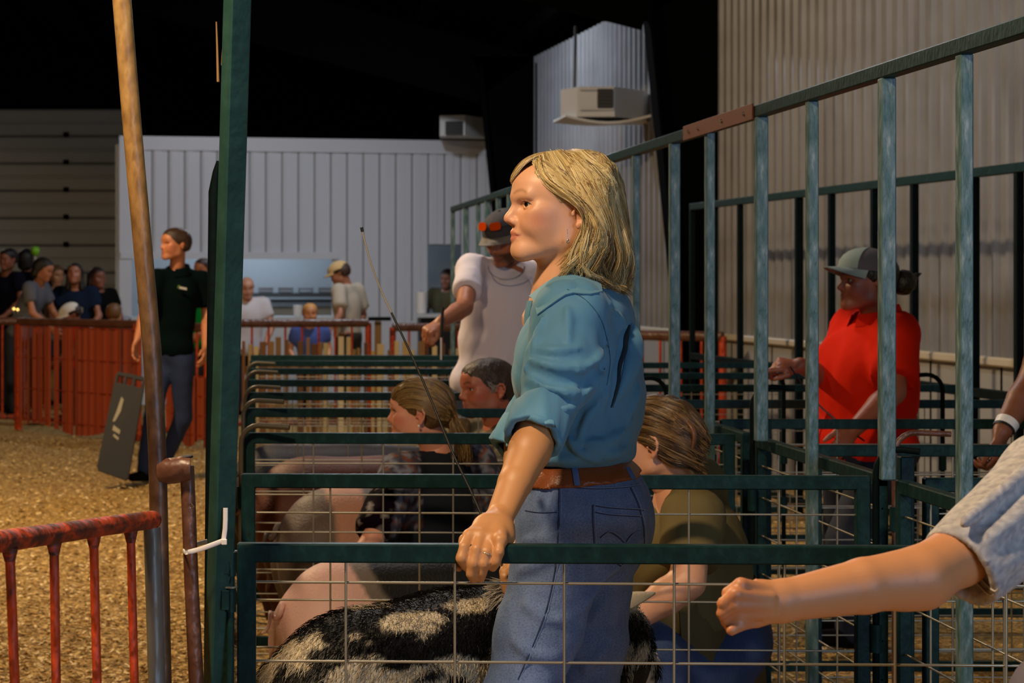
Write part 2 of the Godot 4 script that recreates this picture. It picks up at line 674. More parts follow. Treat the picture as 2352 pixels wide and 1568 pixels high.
	func near(p: Vector3, rad: float, ids: PackedInt32Array) -> PackedInt32Array:
		var best := 1e3
		var ds := PackedFloat32Array()
		for i in ids:
			var e := one(i, p)
			ds.append(e)
			if OP[i] == 0:
				best = minf(best, e)
		var out := PackedInt32Array()
		var at := 0
		for i in ids:
			if OP[i] == 0:
				if ds[at] < best + K[i] + rad * 2.2:
					out.append(i)
			elif ds[at] < K[i] + rad * 1.5:
				out.append(i)
			at += 1
		return out

	func nets(out: Surf, cell: float, tint, lo: Vector3, hi: Vector3) -> void:
		if lo == Vector3.INF:
			lo = Vector3(1e9, 1e9, 1e9)
			hi = -lo
			for i in A.size():
				if OP[i]:
					continue
				var r := maxf(R0[i].x, maxf(R0[i].y, R0[i].z))
				r = maxf(r, maxf(R1[i].x, maxf(R1[i].y, R1[i].z))) + grow + amp + 0.012
				for p: Vector3 in [A[i], A[i] + AB[i]]:
					lo = lo.min(p - Vector3.ONE * r)
					hi = hi.max(p + Vector3.ONE * r)
		var bx := int(ceil((hi.x - lo.x) / cell / 16.0))
		var by := int(ceil((hi.y - lo.y) / cell / 16.0))
		var bz := int(ceil((hi.z - lo.z) / cell / 16.0))
		var px := bx * 16 + 1
		var py := by * 16 + 1
		var pz := bz * 16 + 1
		var sy := px
		var sz := px * py
		var val := PackedFloat32Array()
		val.resize(px * py * pz)
		val.fill(1e3)
		var vid := PackedInt32Array()
		vid.resize(px * py * pz)
		vid.fill(-1)
		var blocks := PackedInt32Array()
		var every := all()
		var r16 := 16.0 * cell * 0.87
		var r4 := 4.0 * cell * 0.87
		for k in bz:
			for j in by:
				for i in bx:
					var c := lo + Vector3(i * 16 + 8, j * 16 + 8, k * 16 + 8) * cell
					var l16 := near(c, r16, every)
					if l16.is_empty() or absf(d(c, l16)) > r16 * 1.6 + 0.03 + amp:
						continue
					for kk in 4:
						for jj in 4:
							for ii in 4:
								var i0 := i * 16 + ii * 4
								var j0 := j * 16 + jj * 4
								var k0 := k * 16 + kk * 4
								var c4 := lo + Vector3(i0 + 2, j0 + 2, k0 + 2) * cell
								if absf(d(c4, l16)) > r4 * 1.5 + 0.004 + amp:
									continue
								var l4 := near(c4, r4, l16)
								blocks.append(i0 + j0 * sy + k0 * sz)
								for z in 5:
									for y in 5:
										var at := i0 + (j0 + y) * sy + (k0 + z) * sz
										var p := lo + Vector3(i0, j0 + y, k0 + z) * cell
										for x in 5:
											if val[at] > 900.0:
												val[at] = d(p, l4)
											at += 1
											p.x += cell
		var v0 := out.V.size()
		var off := PackedInt32Array([0, 1, sy, sy + 1, sz, sz + 1, sz + sy, sz + sy + 1])
		for b in blocks:
			for z in 4:
				for y in 4:
					for x in 4:
						var at := b + x + y * sy + z * sz
						var a0 := val[at]
						var a1 := val[at + 1]
						var a2 := val[at + sy]
						var a3 := val[at + sy + 1]
						var a4 := val[at + sz]
						var a5 := val[at + sz + 1]
						var a6 := val[at + sz + sy]
						var a7 := val[at + sz + sy + 1]
						var neg := int(a0 < 0.0) + int(a1 < 0.0) + int(a2 < 0.0) + int(a3 < 0.0) + int(a4 < 0.0) + int(a5 < 0.0) + int(a6 < 0.0) + int(a7 < 0.0)
						if neg == 0 or neg == 8:
							continue
						var sum := Vector3.ZERO
						var n := 0
						if (a0 < 0.0) != (a1 < 0.0):
							sum += Vector3(a0 / (a0 - a1), 0, 0); n += 1
						if (a2 < 0.0) != (a3 < 0.0):
							sum += Vector3(a2 / (a2 - a3), 1, 0); n += 1
						if (a4 < 0.0) != (a5 < 0.0):
							sum += Vector3(a4 / (a4 - a5), 0, 1); n += 1
						if (a6 < 0.0) != (a7 < 0.0):
							sum += Vector3(a6 / (a6 - a7), 1, 1); n += 1
						if (a0 < 0.0) != (a2 < 0.0):
							sum += Vector3(0, a0 / (a0 - a2), 0); n += 1
						if (a1 < 0.0) != (a3 < 0.0):
							sum += Vector3(1, a1 / (a1 - a3), 0); n += 1
						if (a4 < 0.0) != (a6 < 0.0):
							sum += Vector3(0, a4 / (a4 - a6), 1); n += 1
						if (a5 < 0.0) != (a7 < 0.0):
							sum += Vector3(1, a5 / (a5 - a7), 1); n += 1
						if (a0 < 0.0) != (a4 < 0.0):
							sum += Vector3(0, 0, a0 / (a0 - a4)); n += 1
						if (a1 < 0.0) != (a5 < 0.0):
							sum += Vector3(1, 0, a1 / (a1 - a5)); n += 1
						if (a2 < 0.0) != (a6 < 0.0):
							sum += Vector3(0, 1, a2 / (a2 - a6)); n += 1
						if (a3 < 0.0) != (a7 < 0.0):
							sum += Vector3(1, 1, a3 / (a3 - a7)); n += 1
						vid[at] = out.V.size()
						@warning_ignore("integer_division")
						var base := Vector3(at % px, (at / sy) % py, at / sz)
						out.V.append(lo + (base + sum / n) * cell)
						out.N.append(Vector3.ZERO)
		var V := out.V
		for b in blocks:
			for z in 4:
				for y in 4:
					for x in 4:
						var at := b + x + y * sy + z * sz
						if vid[at] < 0:
							continue
						var s0 := val[at] < 0.0
						for ax in 3:
							var step: int = [1, sy, sz][ax]
							if s0 == (val[at + step] < 0.0):
								continue
							var u: int = [sy, sz, 1][ax]
							var w: int = [sz, 1, sy][ax]
							if at < u + w:
								continue
							var q0 := vid[at]
							var q1 := vid[at - u]
							var q2 := vid[at - u - w]
							var q3 := vid[at - w]
							if q1 < 0 or q2 < 0 or q3 < 0:
								continue
							if s0:
								var t := q1
								q1 = q3
								q3 = t
							var fn := (V[q2] - V[q0]).cross(V[q1] - V[q0]) + (V[q3] - V[q0]).cross(V[q2] - V[q0])
							out.I.append_array([q0, q1, q2, q0, q2, q3])
							out.N[q0] += fn
							out.N[q1] += fn
							out.N[q2] += fn
							out.N[q3] += fn
		for i in range(v0, out.V.size()):
			out.N[i] = out.N[i].normalized()
			if tint is Callable:
				out.C.append(tint.call(out.V[i], out.N[i]))
			elif tint is Color:
				out.C.append(tint)
			else:
				out.C.append(Color.WHITE)
# ---------------------------------------------------------------- the barn
func wall_x(d: float) -> float:      # the eave wall on the right runs almost along the line of sight
	return 4.915 - 0.064 * d

func wp(d: float, y: float, inn := 0.0) -> Vector3:
	return Vector3(wall_x(d) - inn, y, -d)

func building() -> void:
	var floor_s := Surf.new().box(Vector3(-2.5, -0.11, -17), Vector3(9.5, 0.1, 27))
	struct("floor", floor_s, M.shavings)
	# right wall: ribbed sheets above a rail, flat sheets below
	var s := Surf.new()
	var top := 3.93
	var pitch := 0.18
	var prof := []
	var n := int(32.0 / pitch)
	for i in n:
		var d0 := -5.2 + i * pitch
		prof.append([d0, 0.0])
		prof.append([d0 + pitch * 0.55, 0.0])
		prof.append([d0 + pitch * 0.66, 0.026])
		prof.append([d0 + pitch * 0.89, 0.026])
	for i in prof.size() - 1:
		var a: Array = prof[i]
		var b: Array = prof[i + 1]
		s.quad(wp(a[0], 1.0, a[1]), wp(b[0], 1.0, b[1]), wp(b[0], top, b[1]), wp(a[0], top, a[1]))
	s.quad(wp(-5.2, 0, -0.12), wp(-5.2, top, -0.12), wp(26.8, top, -0.12), wp(26.8, 0, -0.12))
	s.quad(wp(-5.2, top, 0.0), wp(26.8, top, 0.0), wp(26.8, top, -0.12), wp(-5.2, top, -0.12))
	var wall := struct("wall_right", s, M.wall_metal)
	var low := Surf.new()
	for i in 32:
		var d0 := -5.2 + i
		low.quad(wp(d0, 0, 0.012), wp(d0 + 0.97, 0, 0.012), wp(d0 + 0.97, 1.0, 0.012), wp(d0, 1.0, 0.012))
		low.quad(wp(d0 + 0.97, 0, 0.012), wp(d0 + 1.0, 0, 0.0), wp(d0 + 1.0, 1.0, 0.0), wp(d0 + 0.97, 1.0, 0.012))
	struct("lower_sheet", low, M.wall_lower, wall)
	var tr := Surf.new().bar(wp(-5.2, 1.0, 0.03), wp(26.6, 1.0, 0.03), 0.06, 0.05, Vector3.UP, 0.01)
	struct("trim_1", tr, M.wall_trim)
	# tapered frame columns on that wall
	for e in [[17.2, 0.20, 0.58], [24.3, 0.24, 0.62]]:
		var d: float = e[0]
		var c := Surf.new()
		var f: float = 0.1
		c.prism([wp(d, 0.0), wp(d, 0.0, e[1]), wp(d, 3.75, e[2]), wp(d, 3.93, e[2] + 0.12), wp(d, 3.93)], Vector3(0.064 * 0.02, 0, -0.02))
		for side: float in [0.0, 1.0]:
			var i0: float = lerpf(0.0, e[1], side)
			var i1: float = lerpf(0.0, e[2], side)
			c.prism([wp(d - f, 0.0, i0), wp(d + f, 0.0, i0), wp(d + f, 3.85, i1), wp(d - f, 3.85, i1)], Vector3(-0.02, 0, 0))
		var o := struct("trim_2", c, M.black_steel)
		o.name = numbered("column")
		# the rafter that goes on from it up to the ridge
		var r := Surf.new()
		r.prism([wp(d, 3.93, 0.0), wp(d, 3.93 - 0.45, e[2]), Vector3(-4.2, 5.35, -d), Vector3(-4.2, 5.95, -d)], Vector3(0, 0, -0.02))
		r.bar(wp(d, 3.5, e[2]), Vector3(-4.2, 5.35, -d), 0.18, 0.02, Vector3.BACK)
		var ro := struct("beam", r, M.black_steel)
		ro.name = numbered("beam")
	# roof deck with purlins
	var rs := Surf.new()
	rs.prism([Vector3(5.4, 3.93, 8.0), Vector3(-4.2, 6.0, 8.0), Vector3(-12, 4.4, 8.0), Vector3(-12, 4.6, 8.0), Vector3(-4.2, 6.2, 8.0), Vector3(5.4, 4.13, 8.0)], Vector3(0, 0, -52))
	var roof := struct("ceiling", rs, M.roof)
	for i in 8:
		var t := 0.06 + i * 0.125
		var p := Vector3(5.0, 3.86, 0).lerp(Vector3(-4.2, 5.9, 0), t)
		struct("purlin", Surf.new().bar(p + Vector3(0, 0, 7), p + Vector3(0, 0, -43), 0.08, 0.16), M.black_steel, roof)
	# left, far and near walls
	struct("wall_left", Surf.new().box(Vector3(-11.9, 2.3, -18), Vector3(0.1, 2.4, 26)), M.black_steel)
	struct("wall_far", Surf.new().box(Vector3(-3.5, 3.0, -41.2), Vector3(9, 3.2, 0.1)), M.black_steel)
	struct("wall_near", Surf.new().box(Vector3(-3.5, 3.0, 4.2), Vector3(9, 3.2, 0.1)), M.wall_lower)
	struct("wall_end", Surf.new().box(Vector3(2.2, 3.0, -30.5), Vector3(2.0, 3.2, 0.1)), M.black_steel)
	# sectional overhead door in the far wall, each section a panel
	var door := Node3D.new()
	door.name = "door_1"
	door.set_meta("kind", "structure")
	add_child(door)
	for i in 9:
		var y0 := 0.02 + i * 0.515
		var ps := Surf.new()
		for half in 2:
			ps.box(Vector3(-4.2, y0 + 0.128 + half * 0.252, -41.0), Vector3(2.35, 0.118, 0.035), Basis(), 0.03)
		ps.box(Vector3(-4.2, y0 + 0.25, -41.03), Vector3(2.35, 0.245, 0.02))
		obj("panel", ps, M.door_panel, door)
		if i > 0:
			obj("hinge", Surf.new().box(Vector3(-3.18, y0 + 0.02, -40.93), Vector3(0.05, 0.045, 0.03), Basis(), 0.008), M.black_steel, door)
	kitchen()
	# hanging cooler on the right wall and the unit that stands on the kitchen roof
	var a := thing("evaporative_cooler", "cream hanging cooler box with a square grille high on the ribbed wall", "cooler", Vector3(3.2, 3.0, -18.9))
	var d0 := 18.55
	var y0 := EYE - (268.0 - CY) * d0 / F
	var y1 := EYE - (200.0 - CY) * d0 / F
	var fr := [P(1288, 268, d0 + 0.25), P(1326, 268, d0), P(1412, 268, d0 - 0.02), P(1478, 268, d0 + 0.35), P(1500, 268, d0 + 1.0), P(1330, 268, d0 + 1.0)]
	var outl := []
	for p: Vector3 in fr:
		outl.append(Vector3(p.x, y0, p.z))
	obj("cabinet", Surf.new().prism(outl, Vector3(0, y1 - y0, 0)), M.unit_white, a)
	var under := []
	for i in 5:
		var row := []
		for k in 9:
			var u := k / 8.0
			var v := i / 4.0
			row.append(Vector3(lerpf(fr[0].x, fr[3].x, u), y0 - 0.06 * sin(PI * u) * (1.0 - v * 0.5), lerpf(fr[1].z, fr[1].z - 0.7, v)))
		under.append(row)
	obj("drip_pan", Surf.new().sheet(under, 0.02), M.unit_white, a)
	var gs := Surf.new().box(P(1390, 226, d0 - 0.02), Vector3(0.066, 0.078, 0.02), Basis(), 0.004)
	obj("grille", gs, M.grille, a)
	for i in 6:
		obj("slat", Surf.new().box(P(1390, 206 + i * 8, d0 - 0.045), Vector3(0.064, 0.006, 0.008), Basis(Vector3.RIGHT, 0.5)), M.grille, a)
	obj("frame", Surf.new().bar(P(1330, 203, d0 - 0.03), P(1410, 203, d0 - 0.03), 0.02, 0.03).bar(P(1330, 249, d0 - 0.03), P(1410, 249, d0 - 0.03), 0.02, 0.03), M.unit_white, a)
	obj("hanger", Surf.new().tube([P(1320, 200, d0 + 0.2), P(1322, 60, d0 + 0.2)], 0.012), M.grille, a)
	var b := thing("rooftop_cooler", "white boxy cooler with a dark grille on top of the white kitchen", "cooler", P(1080, 322, 25.6))
	var bs := []
	for q in [[1010, 25.3], [1068, 25.2], [1108, 25.6], [1140, 25.8], [1138, 26.2], [1012, 26.2]]:
		var p := P(q[0], 321, q[1])
		bs.append(Vector3(p.x, 3.11, p.z))
	obj("cabinet", Surf.new().prism(bs, Vector3(0, 0.235, 0)), M.unit_white, b)
	obj("grille", Surf.new().box(P(1043, 294, 25.2), Vector3(0.1, 0.075, 0.02), Basis(Vector3.UP, 0.05), 0.004), M.grille, b)
	for i in 5:
		obj("slat", Surf.new().box(P(1043, 280 + i * 7, 25.17), Vector3(0.1, 0.006, 0.01), Basis(Vector3.RIGHT, 0.5)), M.grille, b)

func kw(x: float, y: float, inn := 0.0) -> Vector3:     # a point on the kitchen's front wall, which turns slightly away to the right
	var d := 25.0 + (x - 280.0) / 880.0 - inn
	return Vector3((x - CX) * d / F, y, -d)

func kitchen() -> void:
	var wall := Node3D.new()
	wall.name = "wall_kitchen"
	wall.set_meta("kind", "structure")
	add_child(wall)
	var top := 3.09
	var head := 1.70     # underside of the overhang over the counter
	# backing with the counter opening left free
	var b := Surf.new()
	b.prism([kw(275, head, -0.02), kw(790, head, -0.02), kw(790, 0, -0.02), kw(965, 0, -0.02), kw(965, 1.85, -0.02), kw(1062, 1.85, -0.02), kw(1062, 0, -0.02), kw(1175, 0, -0.02), kw(1175, top, -0.02), kw(275, top, -0.02)], Vector3(0, 0, -0.1))
	struct("backing", b, M.white_groove, wall)
	# ribbed sheets, one panel per rib
	for i in 24:
		var x0 := 277.0 + i * 37.3
		var x1 := x0 + 33.0
		var lo := head if x1 < 790.0 else (1.86 if x0 > 960.0 and x1 < 1065.0 else 0.93)
		var s := Surf.new()
		s.prism([kw(x0, lo), kw(x1, lo), kw(x1, top - 0.14), kw(x0, top - 0.14)], Vector3(0, 0, -0.03))
		s.prism([kw(x0 + 4, lo, 0.015), kw(x1 - 15, lo, 0.015), kw(x1 - 15, top - 0.14, 0.015), kw(x0 + 4, top - 0.14, 0.015)], Vector3(0, 0, -0.02))
		obj("panel", s, M.white_metal, wall)
	obj("fascia", Surf.new().prism([kw(277, top - 0.16, 0.03), kw(1175, top - 0.16, 0.03), kw(1175, top, 0.03), kw(277, top, 0.03)], Vector3(0, 0, -0.06)), M.white_metal, wall)
	obj("corner_trim", Surf.new().prism([kw(274, 0, 0.03), kw(302, 0, 0.03), kw(302, top, 0.03), kw(274, top, 0.03)], Vector3(0, 0, -0.06)), M.white_metal, wall)
	obj("fascia", Surf.new().prism([kw(277, head - 0.02, 0.05), kw(776, head - 0.02, 0.05), kw(776, head + 0.06, 0.05), kw(277, head + 0.06, 0.05)], Vector3(0, 0, -0.08)), M.white_metal, wall)
	for q in [[302.0, 540.0], [776.0, 965.0], [1062.0, 1175.0]]:
		obj("base_sheet", Surf.new().prism([kw(q[0], 0, 0.01), kw(q[1], 0, 0.01), kw(q[1], 0.95, 0.01), kw(q[0], 0.95, 0.01)], Vector3(0, 0, -0.03)), M.white_metal, wall)
	struct("ceiling_kitchen", Surf.new().prism([kw(275, top, 0.0), kw(1175, top, 0.0), kw(1175, top, -4.5), kw(275, top, -4.5)], Vector3(0, -0.08, 0)), M.roof)
	# the room behind the opening
	var r := Surf.new()
	r.prism([kw(275, 0, -2.6), kw(1175, 0, -2.6), kw(1175, 3.0, -2.6), kw(275, 3.0, -2.6)], Vector3(0, 0, -0.05))
	r.prism([kw(275, 0, -0.1), kw(275, 0, -2.6), kw(275, 3.0, -2.6), kw(275, 3.0, -0.1)], Vector3(-0.05, 0, 0))
	struct("wall_recess", r, M.recess)
	var l := thing("tube_lamp", "white tube lamp under the ceiling inside the kitchen", "lamp", kw(620, 2.55, -1.2))
	var e := mat(Color(0.85, 0.92, 1.0), 0.5)
	e.emission_enabled = true
	e.emission = Color(0.85, 0.92, 1.0)
	e.emission_energy_multiplier = 2.0
	obj("tube", Surf.new().tube([kw(580, 2.55, -1.2), kw(660, 2.55, -1.2)], 0.03), e, l)
	var o := OmniLight3D.new()
	o.name = "lamp_light"
	o.light_color = Color(0.85, 0.92, 1.0)
	o.light_energy = 1.5
	o.light_size = 0.05
	o.omni_range = 20.0
	o.shadow_enabled = true
	o.position = Vector3(0, -0.06, 0)
	l.add_child(o)
	# counter and shelves
	var c := thing("serving_counter", "long pale serving counter in the kitchen opening", "counter", kw(600, 0, -0.3))
	obj("worktop", Surf.new().prism([kw(300, 0.97, 0.12), kw(776, 0.97, 0.12), kw(776, 0.97, -0.5), kw(300, 0.97, -0.5)], Vector3(0, 0.04, 0)), M.recess, c)
	obj("front_board", Surf.new().prism([kw(300, 0, 0.0), kw(776, 0, 0.0), kw(776, 0.97, 0.0), kw(300, 0.97, 0.0)], Vector3(0, 0, -0.03)), M.white_metal, c)
	var k := thing("back_counter", "steel back counter with a dark shelf along the kitchen's rear wall", "counter", kw(600, 0, -2.2))
	obj("worktop", Surf.new().prism([kw(560, 1.10, -1.9), kw(790, 1.10, -1.9), kw(790, 1.10, -2.5), kw(560, 1.10, -2.5)], Vector3(0, 0.05, 0)), M.steel, k)
	obj("shelf", Surf.new().prism([kw(580, 1.22, -2.0), kw(790, 1.22, -2.0), kw(790, 1.22, -2.5), kw(580, 1.22, -2.5)], Vector3(0, 0.05, 0)), M.grille, k)
	obj("cupboard", Surf.new().prism([kw(560, 0.2, -2.0), kw(790, 0.2, -2.0), kw(790, 1.1, -2.0), kw(560, 1.1, -2.0)], Vector3(0, 0, -0.4)), M.recess, k)
	for i in 4:
		var p := kw(610 + i * 46, 1.27, -2.2)
		var q := thing("food_tray", ["flat steel tray, leftmost on the kitchen shelf", "flat steel tray, second from the left on the kitchen shelf", "flat steel tray, third from the left on the kitchen shelf", "flat steel tray, rightmost on the kitchen shelf"][i], "tray", p, "trays on the kitchen shelf")
		obj("pan", Surf.new().box(p + Vector3(0, 0.03, 0), Vector3(0.09, 0.03, 0.12), Basis(), 0.01), M.steel, q)
		obj("rim", Surf.new().box(p + Vector3(0, 0.062, 0), Vector3(0.1, 0.005, 0.13), Basis(), 0.003), M.chrome, q)
	var tb := thing("side_counter", "dark side counter at the right window of the kitchen", "counter", kw(1000, 0, 0.2))
	obj("worktop", Surf.new().prism([kw(958, 1.0, 0.5), kw(1060, 1.0, 0.5), kw(1060, 1.0, -0.2), kw(958, 1.0, -0.2)], Vector3(0, 0.04, 0)), M.recess, tb)
	obj("cabinet", Surf.new().prism([kw(966, 0, 0.42), kw(1055, 0, 0.42), kw(1055, 1.0, 0.42), kw(966, 1.0, 0.42)], Vector3(0, 0, -0.5)), M.black, tb)
	var pt := thing("paper_towel_roll", "white paper towel roll standing on the side counter", "paper roll", kw(968, 1.04, 0.3))
	obj("roll", Surf.new().lathe([Vector2(0.0, 0), Vector2(0.06, 0), Vector2(0.062, 0.01), Vector2(0.062, 0.25), Vector2(0.058, 0.26), Vector2(0.0, 0.26)], Transform3D(Basis(), kw(968, 1.04, 0.3)), 16), M.plastic_white, pt)
	obj("core", Surf.new().tube([kw(968, 1.29, 0.3), kw(968, 1.305, 0.3)], 0.02), M.grille, pt)

# ---------------------------------------------------------------- arena fence, pens, cage bars
func arena() -> void:
	# wood shavings strewn over the floor
	var fl := Surf.new()
	fl.quad(Vector3(-0.5, 0.02, -0.22), Vector3(-0.5, 0.0, 0.22), Vector3(0.5, 0.05, 0.22), Vector3(0.5, 0.09, -0.22))
	fl.quad(Vector3(-0.5, 0.012, -0.22), Vector3(0.5, 0.08, -0.22), Vector3(0.5, 0.04, 0.22), Vector3(-0.5, -0.01, 0.22))
	var mm := MultiMesh.new()
	mm.transform_format = MultiMesh.TRANSFORM_3D
	mm.use_colors = true
	mm.mesh = fl.mesh()
	var n := 42000
	mm.instance_count = n
	var tones := [hexl("#d9b670"), hexl("#b8914b"), hexl("#ecd098"), hexl("#8e6c38"), hexl("#cba45c")]
	for i in n:
		var d := 7.0 + 13.0 * pow(rng.randf(), 1.6)
		var x := rng.randf_range(-0.118 if i % 3 else -0.4, 0.0) * d if i % 4 else rng.randf_range(0.0, 0.3) * d
		if i % 9 == 0:
			d = rng.randf_range(4.3, 9.0)
			x = rng.randf_range(0.0, 2.8)
		var sz := rng.randf_range(0.010, 0.030)
		var b := Basis(Vector3.UP, rng.randf() * TAU) * Basis(Vector3.RIGHT, rng.randf_range(-0.5, 0.5)) * Basis(Vector3.BACK, rng.randf_range(-0.4, 0.4))
		mm.set_instance_transform(i, Transform3D(b.scaled(Vector3(sz, sz, sz)), Vector3(x, rng.randf_range(-0.012, 0.012), -d)))
		mm.set_instance_color(i, tones[rng.randi() % 5] * rng.randf_range(0.8, 1.15))
	var mi := MultiMeshInstance3D.new()
	mi.name = "wood_shavings"
	mi.multimesh = mm
	mi.material_override = M.flake
	mi.set_meta("kind", "stuff")
	tag(mi, "loose golden wood shavings strewn over the arena and pen floor", "shavings")
	add_child(mi)
	# rusty pipe fence round the arena, with pickets
	var spans := [
		[Vector2(-1100, 21.0), Vector2(40, 21.0), "rusty pipe fence at the far left edge of the arena", 1.04],
		[Vector2(44, 20.9), Vector2(312, 19.6), "rusty pipe fence wrapped in orange netting, left of the leaning pole", 1.04],
		[Vector2(318, 19.5), Vector2(476, 18.7), "rusty pipe fence behind the man in the black polo shirt", 1.03],
		[Vector2(540, 20.0), Vector2(846, 20.2), "dark rusty pipe fence before the kitchen counter, left of the gate post", 1.04],
		[Vector2(902, 20.4), Vector2(1200, 20.6), "dark rusty pipe fence behind the man in the white shirt", 0.995],
		[Vector2(1470, 16.6), Vector2(1660, 16.2), "rusty pipe fence at the foot of the dark tapered column", 1.02]]
	for e in spans:
		var p0 := Vector3((e[0].x - CX) * e[0].y / F, 0, -e[0].y)
		var p1 := Vector3((e[1].x - CX) * e[1].y / F, 0, -e[1].y)
		var up := Vector3(0, e[3], 0)
		var t := thing("pipe_fence", e[2], "fence", p0)
		obj("top_rail", Surf.new().tube([p0 + up, p1 + up], 0.038, 12), M.brown_pipe, t)
		obj("bottom_rail", Surf.new().tube([p0 + Vector3(0, 0.12, 0), p1 + Vector3(0, 0.12, 0)], 0.025, 10), M.red_rust, t)
		var len := p0.distance_to(p1)
		var k := int(len / 0.145)
		for i in k + 1:
			var q := p0.lerp(p1, float(i) / k)
			var end := i == 0 or i == k
			obj("end_post" if end else "picket", Surf.new().tube([q + Vector3(0, 0.0 if end else 0.12, 0), q + up], 0.03 if end else 0.011, 8), M.red_paint, t)
	# wooden gate post with a cross plate between the two dark fences
	var gp := thing("timber_post", "tan timber post with a dark cross bar between the dark fences", "post", P(868, 990, 20.2))
	obj("shaft", Surf.new().box(Vector3(P(868, 0, 20.2).x, 0.53, -20.2), Vector3(0.03, 0.53, 0.03), Basis(), 0.006), M.timber, gp)
	obj("cross_bar", Surf.new().bar(P(846, 732, 20.1), P(898, 732, 20.1), 0.04, 0.035), M.green_dark, gp)
	# orange plastic netting tied to the fence, hanging to the ground
	var nets := [[Vector2(40, 20.8), Vector2(322, 19.3), 1.0, 0.14, "orange plastic safety netting hung along the arena fence", 0.0], [Vector2(388, 18.95), Vector2(476, 18.5), 0.62, 0.2, "orange plastic safety netting low on the fence behind the man", 0.0]]
	for e in nets:
		var p0 := Vector3((e[0].x - CX) * e[0].y / F, 0, -e[0].y)
		var p1 := Vector3((e[1].x - CX) * e[1].y / F, 0, -e[1].y)
		var t := thing("safety_net", e[4], "netting", p0)
		var len := p0.distance_to(p1)
		var k := int(len / 0.026)
		var st := Surf.new()
		for i in k + 1:
			var u := float(i) / k
			var sway := 0.02 * sin(u * 31.0) + 0.012 * sin(u * 77.0)
			var q := p0.lerp(p1, u) + Vector3(0, 0, 0.06 + sway)
			var b := 0.05 + 0.04 * sin(u * 9.0)
			if rng.randf() < (0.35 if u < 0.32 else 0.06) and e[2] > 0.9:
				continue
			st.box(q + Vector3(0, (e[2] + b) / 2.0, 0.010 * sin(i * 2.4)), Vector3(0.0085, (e[2] - b) / 2.0, 0.0012), Basis(Vector3.UP, rng.randf_range(-0.5, 0.5)), 0.0, hexl("#93390f") * rng.randf_range(0.6, 1.3))
		var strands := obj("strand", st, M.slat, t)
		strands.set_meta("kind", "stuff")
		for i in 4:
			var y: float = lerpf(0.12, e[2], i / 3.0)
			var pts := []
			for j in 13:
				var u := j / 12.0
				pts.append(p0.lerp(p1, u) + Vector3(0, y, 0.06 + 0.02 * sin(u * 31.0) + 0.012 * sin(u * 77.0)))
			obj("band", Surf.new().tube(pts, 0.004, 5), M.orange_net, t)
	# low fence of tan laths behind the pens
	var t := thing("lath_fence", "low fence of tan and brown upright laths behind the pens", "fence", P(560, 990, 19.0))
	var tones2 := [hexl("#b59a66"), hexl("#8a6a40"), hexl("#cdb988"), hexl("#5f4026"), hexl("#d6c7a2"), hexl("#76502e")]
	var x := 556.0
	var mem := {}
	while x < 1190.0:
		var w := rng.randf_range(7.0, 16.0)
		if not (x > 655 and x < 668) and not (x > 745 and x < 765):
			var y0 := rng.randf_range(772, 796)
			if x > 800.0:
				y0 = rng.randf_range(782, 806)
			var c := P(x + w / 2, 0, 19.0)
			var top := EYE - (y0 - CY) * 19.0 / F
			obj("lath", Surf.new().box(Vector3(c.x, top / 2.0, c.z + rng.randf_range(-0.02, 0.02)), Vector3(w * 19.0 / F / 2.0, top / 2.0, 0.008), Basis(), 0.002, tones2[rng.randi() % 6] * rng.randf_range(0.75, 1.1)), M.slat, t)
		x += w + rng.randf_range(2.0, 9.0)
	obj("back_rail", Surf.new().bar(P(556, 850, 19.04), P(1190, 850, 19.04), 0.02, 0.07), M.timber, t)

func rod(s: Surf, a: Vector3, b: Vector3, r := 0.0028) -> Surf:
	return s.tube([a, b], r, 6)

# one steel pen panel: a frame of square tube filled with welded wire; a and b are its ends on the floor
func panel(a: Vector3, b: Vector3, label: String, h := 0.95, tube := 0.035, worn := false, wires := [], group := "") -> Node3D:
	var t := thing("pen_gate", label, "pen gate", a, group)
	var m: Material = M.green_worn_glare if worn else M.green
	var dir := (b - a).normalized()
	var up := Vector3.UP
	obj("top_rail", Surf.new().bar(a + up * (h - tube / 2), b + up * (h - tube / 2), tube * 0.9, tube, up, 0.003), m, t)
	obj("bottom_rail", Surf.new().bar(a + up * 0.07, b + up * 0.07, tube * 0.9, tube, up, 0.003), m, t)
	for e in [a + dir * tube / 2, b - dir * tube / 2]:
		obj("stile", Surf.new().box(e + up * (h / 2), Vector3(tube / 2, h / 2 - 0.003, tube * 0.46), Basis(dir, up, dir.cross(up)), 0.003), m, t)
	var ys: Array = wires if wires.size() else [0.86, 0.76, 0.64, 0.52, 0.42, 0.33, 0.25, 0.18, 0.12]
	for y: float in ys:
		obj("wire", rod(Surf.new(), a + up * y, b + up * y), M.wire, t)
	var len := a.distance_to(b)
	var k := int(len / 0.2)
	for i in range(1, k):
		var q := a + dir * (len * i / k)
		obj("wire", rod(Surf.new(), q + up * 0.08 + dir.cross(up) * 0.005, q + up * (h - tube) + dir.cross(up) * 0.005), M.wire, t)
	return t

